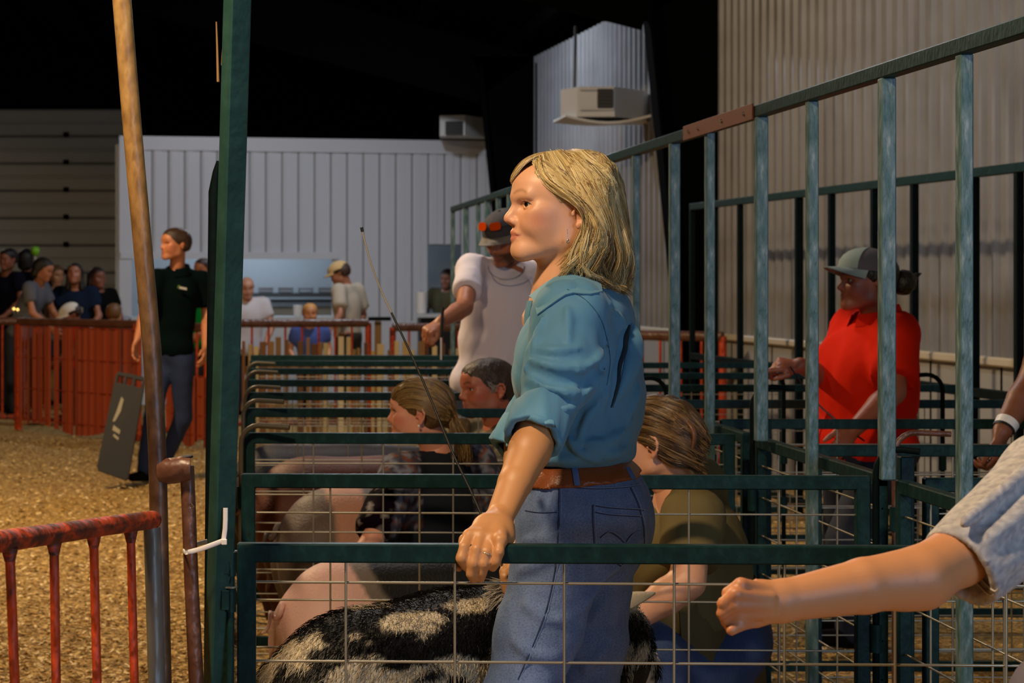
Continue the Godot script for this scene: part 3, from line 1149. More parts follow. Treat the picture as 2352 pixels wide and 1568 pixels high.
# latch rod: stands beside a panel end and bends over to a handle
func latch(p: Vector3, towards: Vector3, label: String, h := 1.0, m: Material = null, reach := 0.11, drop := 0.85) -> Node3D:
	var t := thing("latch_rod", label, "latch", p)
	var mm: Material = m if m else M.green
	var pts := [p + Vector3(0, h - drop, 0), p + Vector3(0, h - 0.09, 0)]
	for i in 6:
		var a := i / 5.0 * PI / 2.0
		pts.append(p + Vector3(0, h - 0.06 + 0.06 * sin(a), 0) + towards * 0.06 * (1.0 - cos(a)))
	pts.append(p + Vector3(0, h - 0.004, 0) + towards * (0.06 + reach))
	obj("rod", Surf.new().tube(pts, 0.0085, 10), mm, t)
	for y: float in [0.72, 0.52]:
		if h - drop < y - 0.05:
			obj("collar", Surf.new().tube([p + Vector3(0, y, 0), p + Vector3(0, y + 0.07, 0)], 0.0145, 10), M.green, t)
	return t

const ORD := ["nearest", "second", "third", "fourth", "fifth", "sixth", "seventh", "eighth", "ninth"]

func pens() -> void:
	var ds := [4.06, 5.5, 6.97, 8.3, 9.46, 10.65, 12.0, 13.1, 14.06]
	var near_w := [0.885, 0.738, 0.60, 0.48, 0.38, 0.29, 0.21, 0.14]
	for k in ds.size():
		var d: float = ds[k]
		var a := Vector3(0.004 + 0.012 * k, 0, -d)
		var b := Vector3(1.585 if k else 1.62, 0, -d + 0.06)
		var lab: String = ["nearest green pen panel, the one the woman's hand rests on", "second green pen panel, behind the woman in the blue shirt and before the kneeling woman", "third green pen panel, across the neck of the woman with the ponytail", "fourth green pen panel, before the grey-haired man's chest", "fifth green pen panel from the front, just behind the grey-haired man", "sixth green pen panel from the front", "seventh green pen panel from the front", "eighth green pen panel from the front", "farthest green pen panel, close to the tan laths"][k]
		panel(a, b, lab, 0.958, 0.035, false, near_w if k == 0 else [], "cross panels of the pen row")
		if k < ds.size() - 1:
			var d2: float = ds[k + 1]
			# gates along the alley and on the arena side
			panel(Vector3(1.662, 0, -d - 0.09), Vector3(1.662, 0, -d2 + 0.07), "green alley gate on the right side of the %s pen" % ORD[k], 0.95, 0.035, false, [], "alley gates of the pen row")
			panel(Vector3(-0.035, 0, -d - 0.09), Vector3(-0.03, 0, -d2 + 0.07), "green side gate between the arena and the %s pen" % ORD[k], 0.93, 0.033, false, [], "arena side gates of the pen row")
		if k > 1 and k < 7:
			latch(Vector3(-0.005 + 0.012 * k, 0, -d + 0.05), Vector3(0.95, 0, 0.3).normalized(), "bent latch rod at the left end of the %s pen panel" % ORD[k], [0, 0.965, 0.985, 0.99, 0.985, 1.0, 0.99, 1.0][k], M.rod, 0.10)
	# corner posts and bent handles along the alley
	for k in 5:
		var d: float = ds[k + 1]
		var pz := -d - 0.02
		var t := thing("pen_post", "square green corner post at the right end of the %s pen panel" % ORD[k + 1], "post", Vector3(1.70, 0, pz), "alley posts")
		obj("shaft", Surf.new().box(Vector3(1.70, 0.5, pz), Vector3(0.018, 0.5, 0.018), Basis(), 0.003), M.green, t)
		for y: float in [0.72, 0.3]:
			obj("hinge_ear", Surf.new().box(Vector3(1.675, y, pz + 0.012), Vector3(0.012, 0.03, 0.006), Basis(), 0.002), M.green, t)
	for e in [[2012, 5.42, 1030, 0.045, Vector3(0.9, 0, 0.4), "dark bent latch rod beside the corner post of the second panel"], [1728, 6.85, 888, 0.07, Vector3(1, 0, 0.1), "green bent latch rod beside the corner post of the third panel"], [1530, 8.2, 868, 0.05, Vector3(-1, 0, 0), "green bent latch rod beside the corner post of the fourth panel"], [2055, 6.3, 993, 0.10, Vector3(1, 0, 0.05), "rusty bent latch rod before the orange-red shirt"], [1800, 8.6, 855, 0.06, Vector3(-0.9, 0, 0.2), "dark bent latch rod under the pointing hand"], [2165, 8.3, 860, 0.07, Vector3(-1, 0, 0.0), "black bent latch rod against the lower wall"]]:
		var p := P(e[0], e[2], e[1])
		latch(Vector3(p.x, 0, p.z), (e[4] as Vector3).normalized(), e[5], p.y, M.brown_pipe if e[0] == 2055 else M.green_dark, e[3])
	# second row of pens beyond the alley
	var d2s := [5.47, 6.56, 7.76, 9.0, 10.3, 11.6, 13.0]
	for k in d2s.size():
		var d: float = d2s[k]
		panel(Vector3(1.73, 0, -d), Vector3(3.52 - 0.06 * (d - 9.0), 0, -d), "green panel across the pens along the wall, %s from the front" % ORD[k], 0.95, 0.035, false, [], "cross panels along the wall")
	# tall bars over the alley gates
	bars("tall_bar_fence", "tall green bar fence running back from right edge, with painted blue-grey glare on scuffed bars", [2400, 2215, 2037, 1865, 1748, 1630, 1549, 1461, 1400, 1352, 1310, 1275, 1240, 1205, 1172, 1145, 1120, 1098, 1070, 1040], func(px: float) -> Vector3: return Vector3(1.62, 0, -1.62 * F / (px - CX)), 0.95, 1.985, M.green_worn_glare, 0.037, true)
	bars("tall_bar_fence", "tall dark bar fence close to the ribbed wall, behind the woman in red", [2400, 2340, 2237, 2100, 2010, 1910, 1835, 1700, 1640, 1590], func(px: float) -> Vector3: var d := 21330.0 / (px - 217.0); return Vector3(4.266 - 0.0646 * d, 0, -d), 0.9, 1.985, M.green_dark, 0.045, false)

func bars(called: String, label: String, xs: Array, where: Callable, lo: float, hi: float, m: Material, w: float, plate: bool) -> void:
	var a: Vector3 = where.call(xs[0])
	var b: Vector3 = where.call(xs[xs.size() - 1])
	var t := thing(called, label, "fence", a)
	var up := Vector3.UP
	var more := (a - b).normalized() * 1.2
	obj("top_rail", Surf.new().bar(a + more + up * (hi - w / 2), b + up * (hi - w / 2), w, w, up, 0.003), M.green, t)
	if not plate:
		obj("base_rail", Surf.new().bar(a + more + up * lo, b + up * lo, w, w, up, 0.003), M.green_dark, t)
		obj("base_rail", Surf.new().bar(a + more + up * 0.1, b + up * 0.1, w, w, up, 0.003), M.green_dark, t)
	var i := 0
	for px: float in xs:
		var p: Vector3 = where.call(px)
		var foot := 0.02 if (not plate or i % 2 == 1) else lo
		var ww := w * (1.0 if i % 2 == 0 else 0.8)
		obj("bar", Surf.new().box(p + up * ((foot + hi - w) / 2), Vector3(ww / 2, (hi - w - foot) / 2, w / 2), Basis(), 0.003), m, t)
		i += 1
	if plate:
		var q0: Vector3 = where.call(1585.0)
		var q1: Vector3 = where.call(1746.0)
		var off := Vector3(-w / 2 - 0.004, hi - w / 2, 0)
		obj("splice_plate", Surf.new().bar(q0 + off, q1 + off, 0.006, 0.05, up, 0.001), M.rust_plate, t)
		for u: float in [0.1, 0.25, 0.6, 0.9]:
			var c := q0.lerp(q1, u) + off
			obj("bolt", Surf.new().tube([c + Vector3(0.002, 0, 0), c + Vector3(-0.008, 0, 0)], 0.007, 6), M.chrome, t)

# ---------------------------------------------------------------- gate, poles and post at the left
func near_left() -> void:
	# leaning pole
	var t := thing("leaning_pole", "tall tan and brown steel pole leaning beside the red gate", "pole", P(375, 1700, 4.0))
	var pp := [P(228, -700, 4.03), P(280, 0, 4.02), P(296, 200, 4.015), P(313, 400, 4.01), P(331, 600, 4.005), P(349, 800, 4.0), P(356, 930, 4.0), P(362, 1050, 4.0), P(366, 1250, 4.0), P(374, 1568, 4.0), P(381, 1830, 4.0)]
	var pc := []
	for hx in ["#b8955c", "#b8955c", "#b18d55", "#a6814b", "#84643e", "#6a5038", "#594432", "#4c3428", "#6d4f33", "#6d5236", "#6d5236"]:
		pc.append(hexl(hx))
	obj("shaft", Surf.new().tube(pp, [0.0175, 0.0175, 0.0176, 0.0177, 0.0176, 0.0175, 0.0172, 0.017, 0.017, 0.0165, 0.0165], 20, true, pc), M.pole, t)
	# bent stub pipe tied to the green post
	var e := thing("bent_pipe", "short rust-brown bent pipe welded to the leaning pole and tied to the green post", "pipe", P(450, 1700, 4.0))
	obj("stub", Surf.new().tube([P(372, 1083, 4.0), P(402, 1080, 3.99), P(424, 1076, 3.985), P(437, 1076, 3.985)], [0.024, 0.024, 0.0245, 0.022], 18), M.brown_pipe, e)
	obj("end_cap", Surf.new().tube([P(420, 1052, 3.98), P(443, 1046, 3.98)], [0.006, 0.003], 8), M.black, e)
	obj("leg", Surf.new().tube([P(429, 1070, 3.99), P(432, 1130, 3.99), P(440, 1350, 3.98), P(451, 1568, 3.98), P(463, 1830, 3.98)], [0.0135, 0.0132, 0.0132, 0.014, 0.014], 16), M.brown_pipe, e)
	# red pipe gate
	var g := thing("pipe_gate", "scuffed orange-red pipe gate in the lower left corner", "gate", P(150, 1700, 3.6))
	var top := [P(-420, 1312, 2.6), P(0, 1243, 3.3), P(120, 1226, 3.52), P(240, 1208, 3.74), P(352, 1193, 3.95)]
	obj("top_rail", Surf.new().tube(top, [0.0165, 0.0172, 0.0168, 0.0165, 0.0165], 18), M.red_rust, g)
	for q in [[-70, 1265, -62, 3.19], [22, 1255, 34, 3.33], [124, 1240, 129, 3.53], [215, 1224, 223, 3.7], [300, 1212, 309, 3.86]]:
		obj("upright", Surf.new().tube([P(q[0], q[1], q[3]), P((q[0] + q[2]) / 2.0, 1410, q[3]), P(q[2], 1568, q[3]), P(q[2] + 8.0, 1800, q[3])], 0.0078, 12), M.red_paint, g)
		obj("weld", Surf.new().tube([P(q[0], q[1] + 3, q[3]), P(q[0] + 0.5, q[1] + 34, q[3])], [0.0135, 0.0082], 12), M.red_rust, g)
	obj("end_post", Surf.new().tube([P(349, 1212, 3.95), P(352, 1300, 3.94), P(360, 1568, 3.93), P(368, 1830, 3.93)], 0.0158, 18), M.galvanised, g)
	obj("bottom_rail", Surf.new().tube([P(-420, 2100, 2.6), P(0, 1990, 3.3), P(362, 1850, 3.93)], 0.0165, 14), M.red_rust, g)
	# green angle post
	var p := thing("green_post", "tall dark green square steel post leaning at the corner of the pens", "post", P(500, 1700, 4.0))
	var yaw := Basis(Vector3.UP, 0.42)
	var s0 := P(568, -756, 3.74)
	var s1 := P(490, 1840, 4.06)
	var zz := (s1 - s0).normalized()
	var xx := (yaw.x - zz * yaw.x.dot(zz)).normalized()
	obj("shaft", Surf.new().box((s0 + s1) / 2.0, Vector3(0.0195, 0.0195, s0.distance_to(s1) / 2.0), Basis(xx, zz.cross(xx), zz), 0.003), M.green_post, p)
	obj("broken_strap", Surf.new().tube([P(538, -40, 3.99), P(526, 20, 3.985), P(514, 70, 3.985), P(508, 150, 3.985)], [0.006, 0.0055, 0.004, 0.002], 6, true, Color.WHITE, 0.25), M.timber, p)
	obj("twig", Surf.new().tube([P(497, 50, 3.99), P(499, 110, 3.99), P(501, 188, 3.985)], [0.0015, 0.0022, 0.003], 6), M.timber, p)
	obj("weld_plate", Surf.new().box(P(506, 1060, 3.975), Vector3(0.006, 0.014, 0.003), yaw, 0.001), M.brown_pipe, p)
	# a second dark post just behind it
	var q := thing("rounded_post", "dark green post with a rounded top, half hidden behind the tall green post", "post", P(492, 1700, 5.0))
	obj("shaft", Surf.new().tube([P(503, 370, 5.0), P(497, 395, 5.0), P(492, 440, 5.0), P(490, 700, 5.0), P(486, 1080, 5.0), P(478, 2080, 5.0)], [0.006, 0.009, 0.0135, 0.0145, 0.0145, 0.0145], 14), M.green_dark, q)
	# hinge rod of the nearest panel
	var h := thing("hinge_rod", "round-topped green hinge rod between the tall post and the nearest panel", "rod", P(530, 1700, 3.985))
	obj("rod", Surf.new().tube([P(520, 1064, 3.985), P(524, 1064, 3.985), P(528, 1072, 3.985), P(530, 1090, 3.985), P(531, 1300, 3.985), P(529, 1568, 3.985), P(528, 1800, 3.985)], [0.004, 0.006, 0.0068, 0.0068, 0.0068, 0.0068, 0.0068], 12), M.green, h)
	for y: float in [1266.0, 1348.0]:
		obj("barrel", Surf.new().tube([P(530, y, 3.985), P(530, y + 56, 3.985)], 0.0098, 12), M.green, h)
		obj("flange", Surf.new().tube([P(530, y - 2, 3.985), P(530, y + 1, 3.985)], 0.0125, 12), M.galvanised, h)
		obj("tab", Surf.new().box(P(518, y + 30, 3.975), Vector3(0.007, 0.018, 0.003), Basis(), 0.001), M.green, h)
	# white cable tie round post and pipe
	var z := thing("cable_tie", "white plastic cable tie looped round the bent pipe and the green post", "cable tie", P(470, 1260, 3.98))
	var loop := [P(516, 1240, 3.945), P(490, 1250, 3.940), P(460, 1261, 3.940), P(440, 1266, 3.96), P(425, 1268, 3.945), P(421, 1265, 3.98), P(426, 1258, 4.0), P(445, 1252, 4.03), P(475, 1243, 4.07)]
	obj("band", Surf.new().tube(loop, 0.0045, 8, true, Color.WHITE, 0.3, Vector3.UP), M.plastic_white, z)
	obj("tail", Surf.new().tube([P(513, 1245, 3.944), P(517, 1215, 3.944), P(518, 1190, 3.944), P(518, 1166, 3.944)], 0.0045, 8, true, Color.WHITE, 0.3, Vector3.RIGHT), M.plastic_white, z)
	obj("head", Surf.new().box(P(515, 1244, 3.942), Vector3(0.005, 0.005, 0.004), Basis(), 0.001), M.plastic_white, z)
	var z2 := thing("wire_tie", "scrap of thin pale wire twisted round the brown pipe", "wire", P(440, 1160, 3.97))
	obj("strand", Surf.new().tube([P(432, 1166, 3.965), P(438, 1158, 3.962), P(436, 1166, 3.962), P(446, 1163, 3.964), P(440, 1156, 3.962)], 0.0011, 6), M.chrome, z2)

# ---------------------------------------------------------------- figures
# a head's own axes: x forward, y up, z to its right; the origin lies between the ears
func face_frame(o: Vector3, fwd: Vector3, up := Vector3.UP) -> Transform3D:
	var x := fwd.normalized()
	var z := x.cross(up).normalized()
	return Transform3D(Basis(x, z.cross(x), z), o)

func head_shape(f: Field, T: Transform3D, s := 1.0, fine := true) -> void:
	var B := T.basis
	var q := func(a: float, b: float, c: float) -> Vector3: return T * (Vector3(a, b, c) * s)
	var e := func(a: float, b: float, c: float, ra: float, rb: float, rc: float, k := 0.012, op := 0): f.ell(T * (Vector3(a, b, c) * s), B, Vector3(ra, rb, rc) * s, k * s, op)
	e.call(-0.008, 0.032, 0, 0.098, 0.076, 0.074)
	e.call(0.048, 0.046, 0, 0.061, 0.050, 0.060, 0.03)
	e.call(0.060, -0.030, 0, 0.046, 0.055, 0.050, 0.03)
	e.call(0.040, -0.075, 0, 0.050, 0.028, 0.042, 0.02)
	e.call(0.082, -0.052, 0, 0.026, 0.030, 0.030, 0.015)
	e.call(0.094, -0.085, 0, 0.018, 0.018, 0.023, 0.018)
	for g: float in [-1.0, 1.0]:
		f.cap(q.call(0.085, -0.087, 0.016 * g), q.call(0.010, -0.064, 0.044 * g), 0.018 * s, 0.017 * s, 0.020 * s)
		f.cap(q.call(0.010, -0.064, 0.044 * g), q.call(0.004, -0.005, 0.050 * g), 0.017 * s, 0.013 * s, 0.016 * s)
		e.call(0.078, -0.029, 0.035 * g, 0.021, 0.020, 0.014, 0.010)
		e.call(0.056, -0.024, 0.038 * g, 0.032, 0.034, 0.022, 0.02)
		e.call(0.062, -0.004, 0.046 * g, 0.027, 0.014, 0.017, 0.016)
		e.call(0.032, -0.022, 0.042 * g, 0.046, 0.048, 0.017, 0.025)
	for g: float in [-1.0, 1.0]:
		e.call(0.104, 0.0110, 0.031 * g, 0.021, 0.0135, 0.019, 0.012, 1)
		e.call(0.094, 0.0105, 0.046 * g, 0.014, 0.0095, 0.012, 0.012, 1)
	f.cap(q.call(0.0985, 0.014, 0), q.call(0.1165, -0.013, 0), 0.0068 * s, 0.0088 * s, 0.014 * s)
	e.call(0.1178, -0.0195, 0, 0.0112, 0.0095, 0.0095, 0.006)
	for g: float in [-1.0, 1.0]:
		f.cap(q.call(0.100, 0.027, 0.010 * g), q.call(0.085, 0.030, 0.044 * g), 0.0105 * s, 0.009 * s, 0.014 * s)
		e.call(0.1075, -0.0255, 0.0120 * g, 0.0105, 0.0075, 0.0062, 0.006)
		f.chain([q.call(0.1085, -0.0475, 0.003 * g), q.call(0.1025, -0.0500, 0.016 * g), q.call(0.0895, -0.0515, 0.029 * g)], [0.0056 * s, 0.0046 * s, 0.0024 * s], 0.005 * s)
		f.chain([q.call(0.1070, -0.0615, 0.003 * g), q.call(0.1010, -0.0595, 0.015 * g), q.call(0.0890, -0.0550, 0.027 * g)], [0.0064 * s, 0.0052 * s, 0.0026 * s], 0.005 * s)
		# ear
		e.call(-0.016, -0.008, 0.0745 * g, 0.014, 0.027, 0.0065, 0.006)
		if fine:
			var h := []
			for p in [[-0.002, -0.004, 0.080], [-0.004, 0.012, 0.084], [-0.013, 0.0215, 0.087], [-0.026, 0.017, 0.090], [-0.0315, 0.002, 0.091], [-0.028, -0.015, 0.088], [-0.018, -0.029, 0.083]]:
				h.append(q.call(p[0], p[1], p[2] * g))
			f.chain(h, [0.003 * s, 0.0038 * s, 0.0044 * s, 0.0046 * s, 0.0046 * s, 0.0044 * s, 0.0055 * s], 0.003 * s)
			f.chain([q.call(-0.020, 0.011, 0.084 * g), q.call(-0.0225, 0.0, 0.085 * g), q.call(-0.018, -0.014, 0.083 * g)], [0.0028 * s, 0.0032 * s, 0.003 * s], 0.004 * s)
			e.call(-0.010, -0.034, 0.0795 * g, 0.0075, 0.0085, 0.0052, 0.005)
			e.call(0.002, -0.010, 0.0785 * g, 0.005, 0.0065, 0.0045, 0.004)
			e.call(-0.010, -0.008, 0.086 * g, 0.0085, 0.0105, 0.009, 0.004, 1)
			# lids
			f.chain([q.call(0.0900, 0.0115, 0.0185 * g), q.call(0.0932, 0.0178, 0.0285 * g), q.call(0.0880, 0.0180, 0.039 * g), q.call(0.0785, 0.0110, 0.0475 * g)], [0.0024 * s, 0.0030 * s, 0.0030 * s, 0.0022 * s], 0.004 * s)
			f.chain([q.call(0.0895, 0.0100, 0.0185 * g), q.call(0.0912, 0.0045, 0.0295 * g), q.call(0.0855, 0.0045, 0.040 * g), q.call(0.0785, 0.0095, 0.0475 * g)], [0.0022 * s, 0.0022 * s, 0.0022 * s, 0.0020 * s], 0.006 * s)
		else:
			e.call(-0.018, 0.004, 0.078 * g, 0.013, 0.018, 0.005, 0.006)
	if fine:
		for g: float in [-1.0, 1.0]:
			f.chain([q.call(0.1155, -0.0545, 0.0), q.call(0.1075, -0.0545, 0.016 * g), q.call(0.0920, -0.0530, 0.031 * g)], [0.0013 * s, 0.0012 * s, 0.0008 * s], 0.003 * s, 1)
			e.call(0.1120, -0.0325, 0.0065 * g, 0.0045, 0.0022, 0.0026, 0.002, 1)

# colour of skin over a head: lips, brows, a little red on cheek, nose and ear
func skin_tint(T: Transform3D, s: float, base: Color, lip: Color, brow: Color, blush := 0.25, beard := 0.0, beard_c := Color.BLACK) -> Callable:
	var inv := T.affine_inverse()
	var c0 := lin(base)
	var cl := lin(lip)
	var cb := lin(brow)
	var red := lin(base.lerp(Color("#b84a3a"), 0.6))
	var bd := lin(beard_c)
	return func(p: Vector3, _n: Vector3) -> Color:
		var l := inv * p / s
		var z := absf(l.z)
		var c := c0
		if l.x > -0.05 and l.y > -0.14 and l.length_squared() < 0.03:
			var ch := exp(-((l.x - 0.066) ** 2 / 0.0006 + (l.y + 0.022) ** 2 / 0.0005 + (z - 0.05) ** 2 / 0.0006))
			var no := exp(-((l.x - 0.122) ** 2 / 0.0002 + (l.y + 0.02) ** 2 / 0.00015))
			var ea := exp(-((l.x + 0.015) ** 2 / 0.0006 + (l.y + 0.01) ** 2 / 0.0009 + (z - 0.08) ** 2 / 0.0001))
			c = c.lerp(red, clampf(blush * (ch * 1.6 + no * 0.7 + ea * 0.8), 0.0, 1.0))
			if beard > 0.0 and l.x > 0.0:
				var b := smoothstep(-0.030, -0.045, l.y) * smoothstep(0.145, 0.120, l.length()) * smoothstep(-0.01, 0.02, l.x - 0.0)
				c = c.lerp(bd, clampf(b * beard, 0.0, 1.0))
			var w := 0.0290 - z
			var up := -0.0535 + 0.0125 * clampf(w / 0.025, 0, 1) - 0.0025 * smoothstep(0.006, 0.0, z)
			var dn := -0.0535 - 0.0155 * clampf(w / 0.024, 0, 1)
			if l.x > 0.083 and w > 0.0:
				c = c.lerp(cl, 0.75 * smoothstep(dn - 0.002, dn + 0.002, l.y) * smoothstep(up + 0.002, up - 0.002, l.y) * smoothstep(0.0, 0.004, w))
			if l.x > 0.06 and z > 0.008 and z < 0.055:
				var yb := 0.034 + 0.006 * smoothstep(0.008, 0.035, z) - 0.007 * smoothstep(0.036, 0.055, z)
				c = c.lerp(cb, 0.8 * exp(-((l.y - yb) / 0.0035) ** 2) * smoothstep(0.008, 0.016, z) * smoothstep(0.055, 0.046, z))
		return c

func eyes(T: Transform3D, s: float, parent: Node3D, iris: Color, gaze := Vector3(1, 0, 0)) -> void:
	for g: float in [-1.0, 1.0]:
		var c := T * (Vector3(0.0805, 0.0108, 0.0315 * g) * s)
		var look := (T.basis * gaze).normalized()
		var f := Surf.new()
		var ax := look.cross(Vector3.UP).normalized()
		var b := Basis(ax, look, ax.cross(look))
		var prof := []
		for i in 25:
			var a := -PI / 2 + PI * i / 24.0
			prof.append(Vector2(cos(a), sin(a)) * 0.0122 * s)
		f.lathe(prof, Transform3D(b, c), 20)
		for i in f.V.size():
			var a := (f.V[i] - c).normalized().dot(look)
			f.C[i] = hexl("#050404") if a > 0.945 else (lin(iris) if a > 0.82 else hexl("#a89d92"))
		obj("eye", f, M.eye, parent)
		var lash := []
		for q in [[0.0915, 0.0115, 0.0185], [0.0958, 0.0158, 0.0285], [0.0908, 0.0160, 0.0395], [0.0805, 0.0095, 0.0495]]:
			lash.append(T * (Vector3(q[0], q[1], q[2] * g) * s))
		obj("lashes", Surf.new().tube(loft(lash, 9), 0.0009 * s, 5, true, hexl("#1a120c")), M.strand, parent)

# hand: wrist, direction of the fingers, direction the palm faces, side of the thumb
func hand(f: Field, w: Vector3, dir: Vector3, palm: Vector3, thumb: Vector3, curl: Array, s := 1.0, spread := 0.0) -> void:
	dir = dir.normalized()
	palm = (palm - dir * palm.dot(dir)).normalized()
	var lat := dir.cross(palm).normalized()
	if lat.dot(thumb) < 0:
		lat = -lat
	var kn := w + dir * 0.088 * s
	f.ecap(w + dir * 0.012 * s, kn - dir * 0.012 * s, lat, 0.029 * s, 0.016 * s, 0.037 * s, 0.0145 * s, 0.012)
	f.ecap(w + dir * 0.02 * s + lat * 0.02 * s + palm * 0.006 * s, w + dir * 0.055 * s + lat * 0.022 * s + palm * 0.008 * s, lat, 0.016 * s, 0.014 * s, 0.014 * s, 0.012 * s, 0.012)
	var lens := [[0.041, 0.024, 0.019], [0.046, 0.028, 0.020], [0.042, 0.026, 0.020], [0.033, 0.019, 0.017]]
	for i in 4:
		var off: float = [0.029, 0.0095, -0.0105, -0.029][i]
		var p: Vector3 = kn + lat * off * s - dir * ([0.004, 0.0, 0.004, 0.012][i] * s)
		var d0 := (dir + lat * (0.5 - i / 3.0) * spread).normalized()
		var ang := 0.0
		var pts := [p - d0 * 0.02 * s, p]
		var rad := [0.0095 * s, 0.0098 * s]
		for j in 3:
			ang += curl[i] * [1.0, 1.25, 0.8][j]
			var dd := d0 * cos(ang) + palm * sin(ang)
			p += dd * lens[i][j] * s
			pts.append(p)
			rad.append([0.0088, 0.0080, 0.0066][j] * s * (0.88 if i == 3 else 1.0))
		f.chain(pts, rad, 0.006)
	var tp := w + dir * 0.03 * s + lat * 0.026 * s
	var c4: float = curl[4]
	var t1 := (dir * 0.75 + lat * (0.75 - c4 * 0.4) + palm * (0.15 + c4 * 0.3)).normalized()
	var t2 := (dir * 0.95 + lat * (0.35 - c4 * 0.5) + palm * (0.1 + c4 * 0.5)).normalized()
	f.chain([tp, tp + t1 * 0.038 * s, tp + t1 * 0.038 * s + t2 * 0.03 * s, tp + t1 * 0.038 * s + t2 * 0.055 * s], [0.0125 * s, 0.0105 * s, 0.0095 * s, 0.0075 * s], 0.008)

func loft(pts: Array, n: int) -> Array:     # a smooth curve through points
	var out := []
	var m := pts.size()
	for i in n:
		var u := float(i) / (n - 1) * (m - 1)
		var k := mini(int(u), m - 2)
		var t := u - k
		var a: Vector3 = pts[maxi(k - 1, 0)]
		var b: Vector3 = pts[k]
		var c: Vector3 = pts[k + 1]
		var d: Vector3 = pts[mini(k + 2, m - 1)]
		out.append(b.cubic_interpolate(c, a, d, t))
	return out

func hug(f: Field, px: Array, n: int, lift := 0.001) -> Array:      # pixels to points on the surface of a field, seen from the camera
	var flat := []
	for p in px:
		flat.append(Vector3(p[0], p[1], 0))
	var out := []
	for p: Vector3 in loft(flat, n):
		var dir := (P(p.x, p.y, 4.0) - Vector3(0, EYE, 0)).normalized()
		var q := f.trace(Vector3(0, EYE, 0), dir, 14.0, 2.5)
		if q != Vector3.INF:
			out.append(q - dir * lift)
	return out

# strands of hair in locks: each follows a blend of neighbouring guide curves and is kept on the outside of the body of hair
func strands(s: Surf, guides: Array, locks: int, per: int, c0: Array, skin: Field, r := 0.0013, spread := 0.006, wave := 0.004, steps := 14) -> void:
	var ids := skin.all() if skin else PackedInt32Array()
	for i in locks:
		var u := (i + rng.randf()) / locks * (guides.size() - 1)
		var j := Vector3(rng.randf_range(-1, 1), rng.randf_range(-1, 1), rng.randf_range(-1, 1)) * spread
		var ph := rng.randf() * TAU
		var amp := wave * rng.randf_range(0.3, 1.4)
		var lift := rng.randf_range(0.0, 0.005)
		var tone: int = rng.randi() % c0.size()
		var len := rng.randf_range(0.86, 1.03)
		for q in per:
			var uu := clampf(u + rng.randf_range(-0.12, 0.12), 0.0, guides.size() - 1.001)
			var k := int(uu)
			var t := uu - k
			var a: Array = guides[k]
			var b: Array = guides[k + 1]
			var jj := Vector3(rng.randf_range(-1, 1), rng.randf_range(-1, 1), rng.randf_range(-1, 1)) * spread * 0.45
			var ctrl := []
			for m in a.size():
				var cp: Vector3 = (a[m] as Vector3).lerp(b[m], t) + j * (0.3 + 0.7 * m / (a.size() - 1.0)) + jj
				if skin:
					for again in 2:
						var e := skin.d(cp, ids)
						if e < 0.0015 + lift * 0.5:
							var g := Vector3(skin.d(cp + Vector3(0.003, 0, 0), ids) - e, skin.d(cp + Vector3(0, 0.003, 0), ids) - e, skin.d(cp + Vector3(0, 0, 0.003), ids) - e)
							if g.length() > 1e-6:
								cp += g.normalized() * (0.0015 + lift * 0.5 - e)
				ctrl.append(cp)
			var pts := loft(ctrl, steps)
			var rad := []
			var rr := r * rng.randf_range(0.6, 1.4)
			var keep := int(steps * minf(1.0, len * rng.randf_range(0.94, 1.04)))
			pts = pts.slice(0, maxi(5, keep))
			for m in pts.size():
				var v := float(m) / (steps - 1)
				pts[m] += Vector3(sin(ph + v * 11.0), cos(ph + v * 8.0) * 0.3, sin(ph * 2.0 + v * 9.0)) * amp * v * v * 1.6
				rad.append(rr * lerpf(1.0, 0.35, v * v))
			for again in 2:
				for m in range(1, pts.size() - 1):
					pts[m] = ((pts[m - 1] as Vector3) + pts[m] * 2.0 + pts[m + 1]) / 4.0
			if skin:
				var want := 0.0004 + rng.randf() * 0.0016
				for m in pts.size():
					var p: Vector3 = pts[m]
					var e := skin.d(p, ids)
					if e < want:
						var g := Vector3(skin.d(p + Vector3(0.002, 0, 0), ids) - e, skin.d(p + Vector3(0, 0.002, 0), ids) - e, skin.d(p + Vector3(0, 0, 0.002), ids) - e)
						if g.length() > 1e-6:
							pts[m] = p + g.normalized() * (want - e)
			s.tube(pts, rad, 3, false, c0[tone if rng.randf() < 0.8 else rng.randi() % c0.size()] * rng.randf_range(0.8, 1.15))

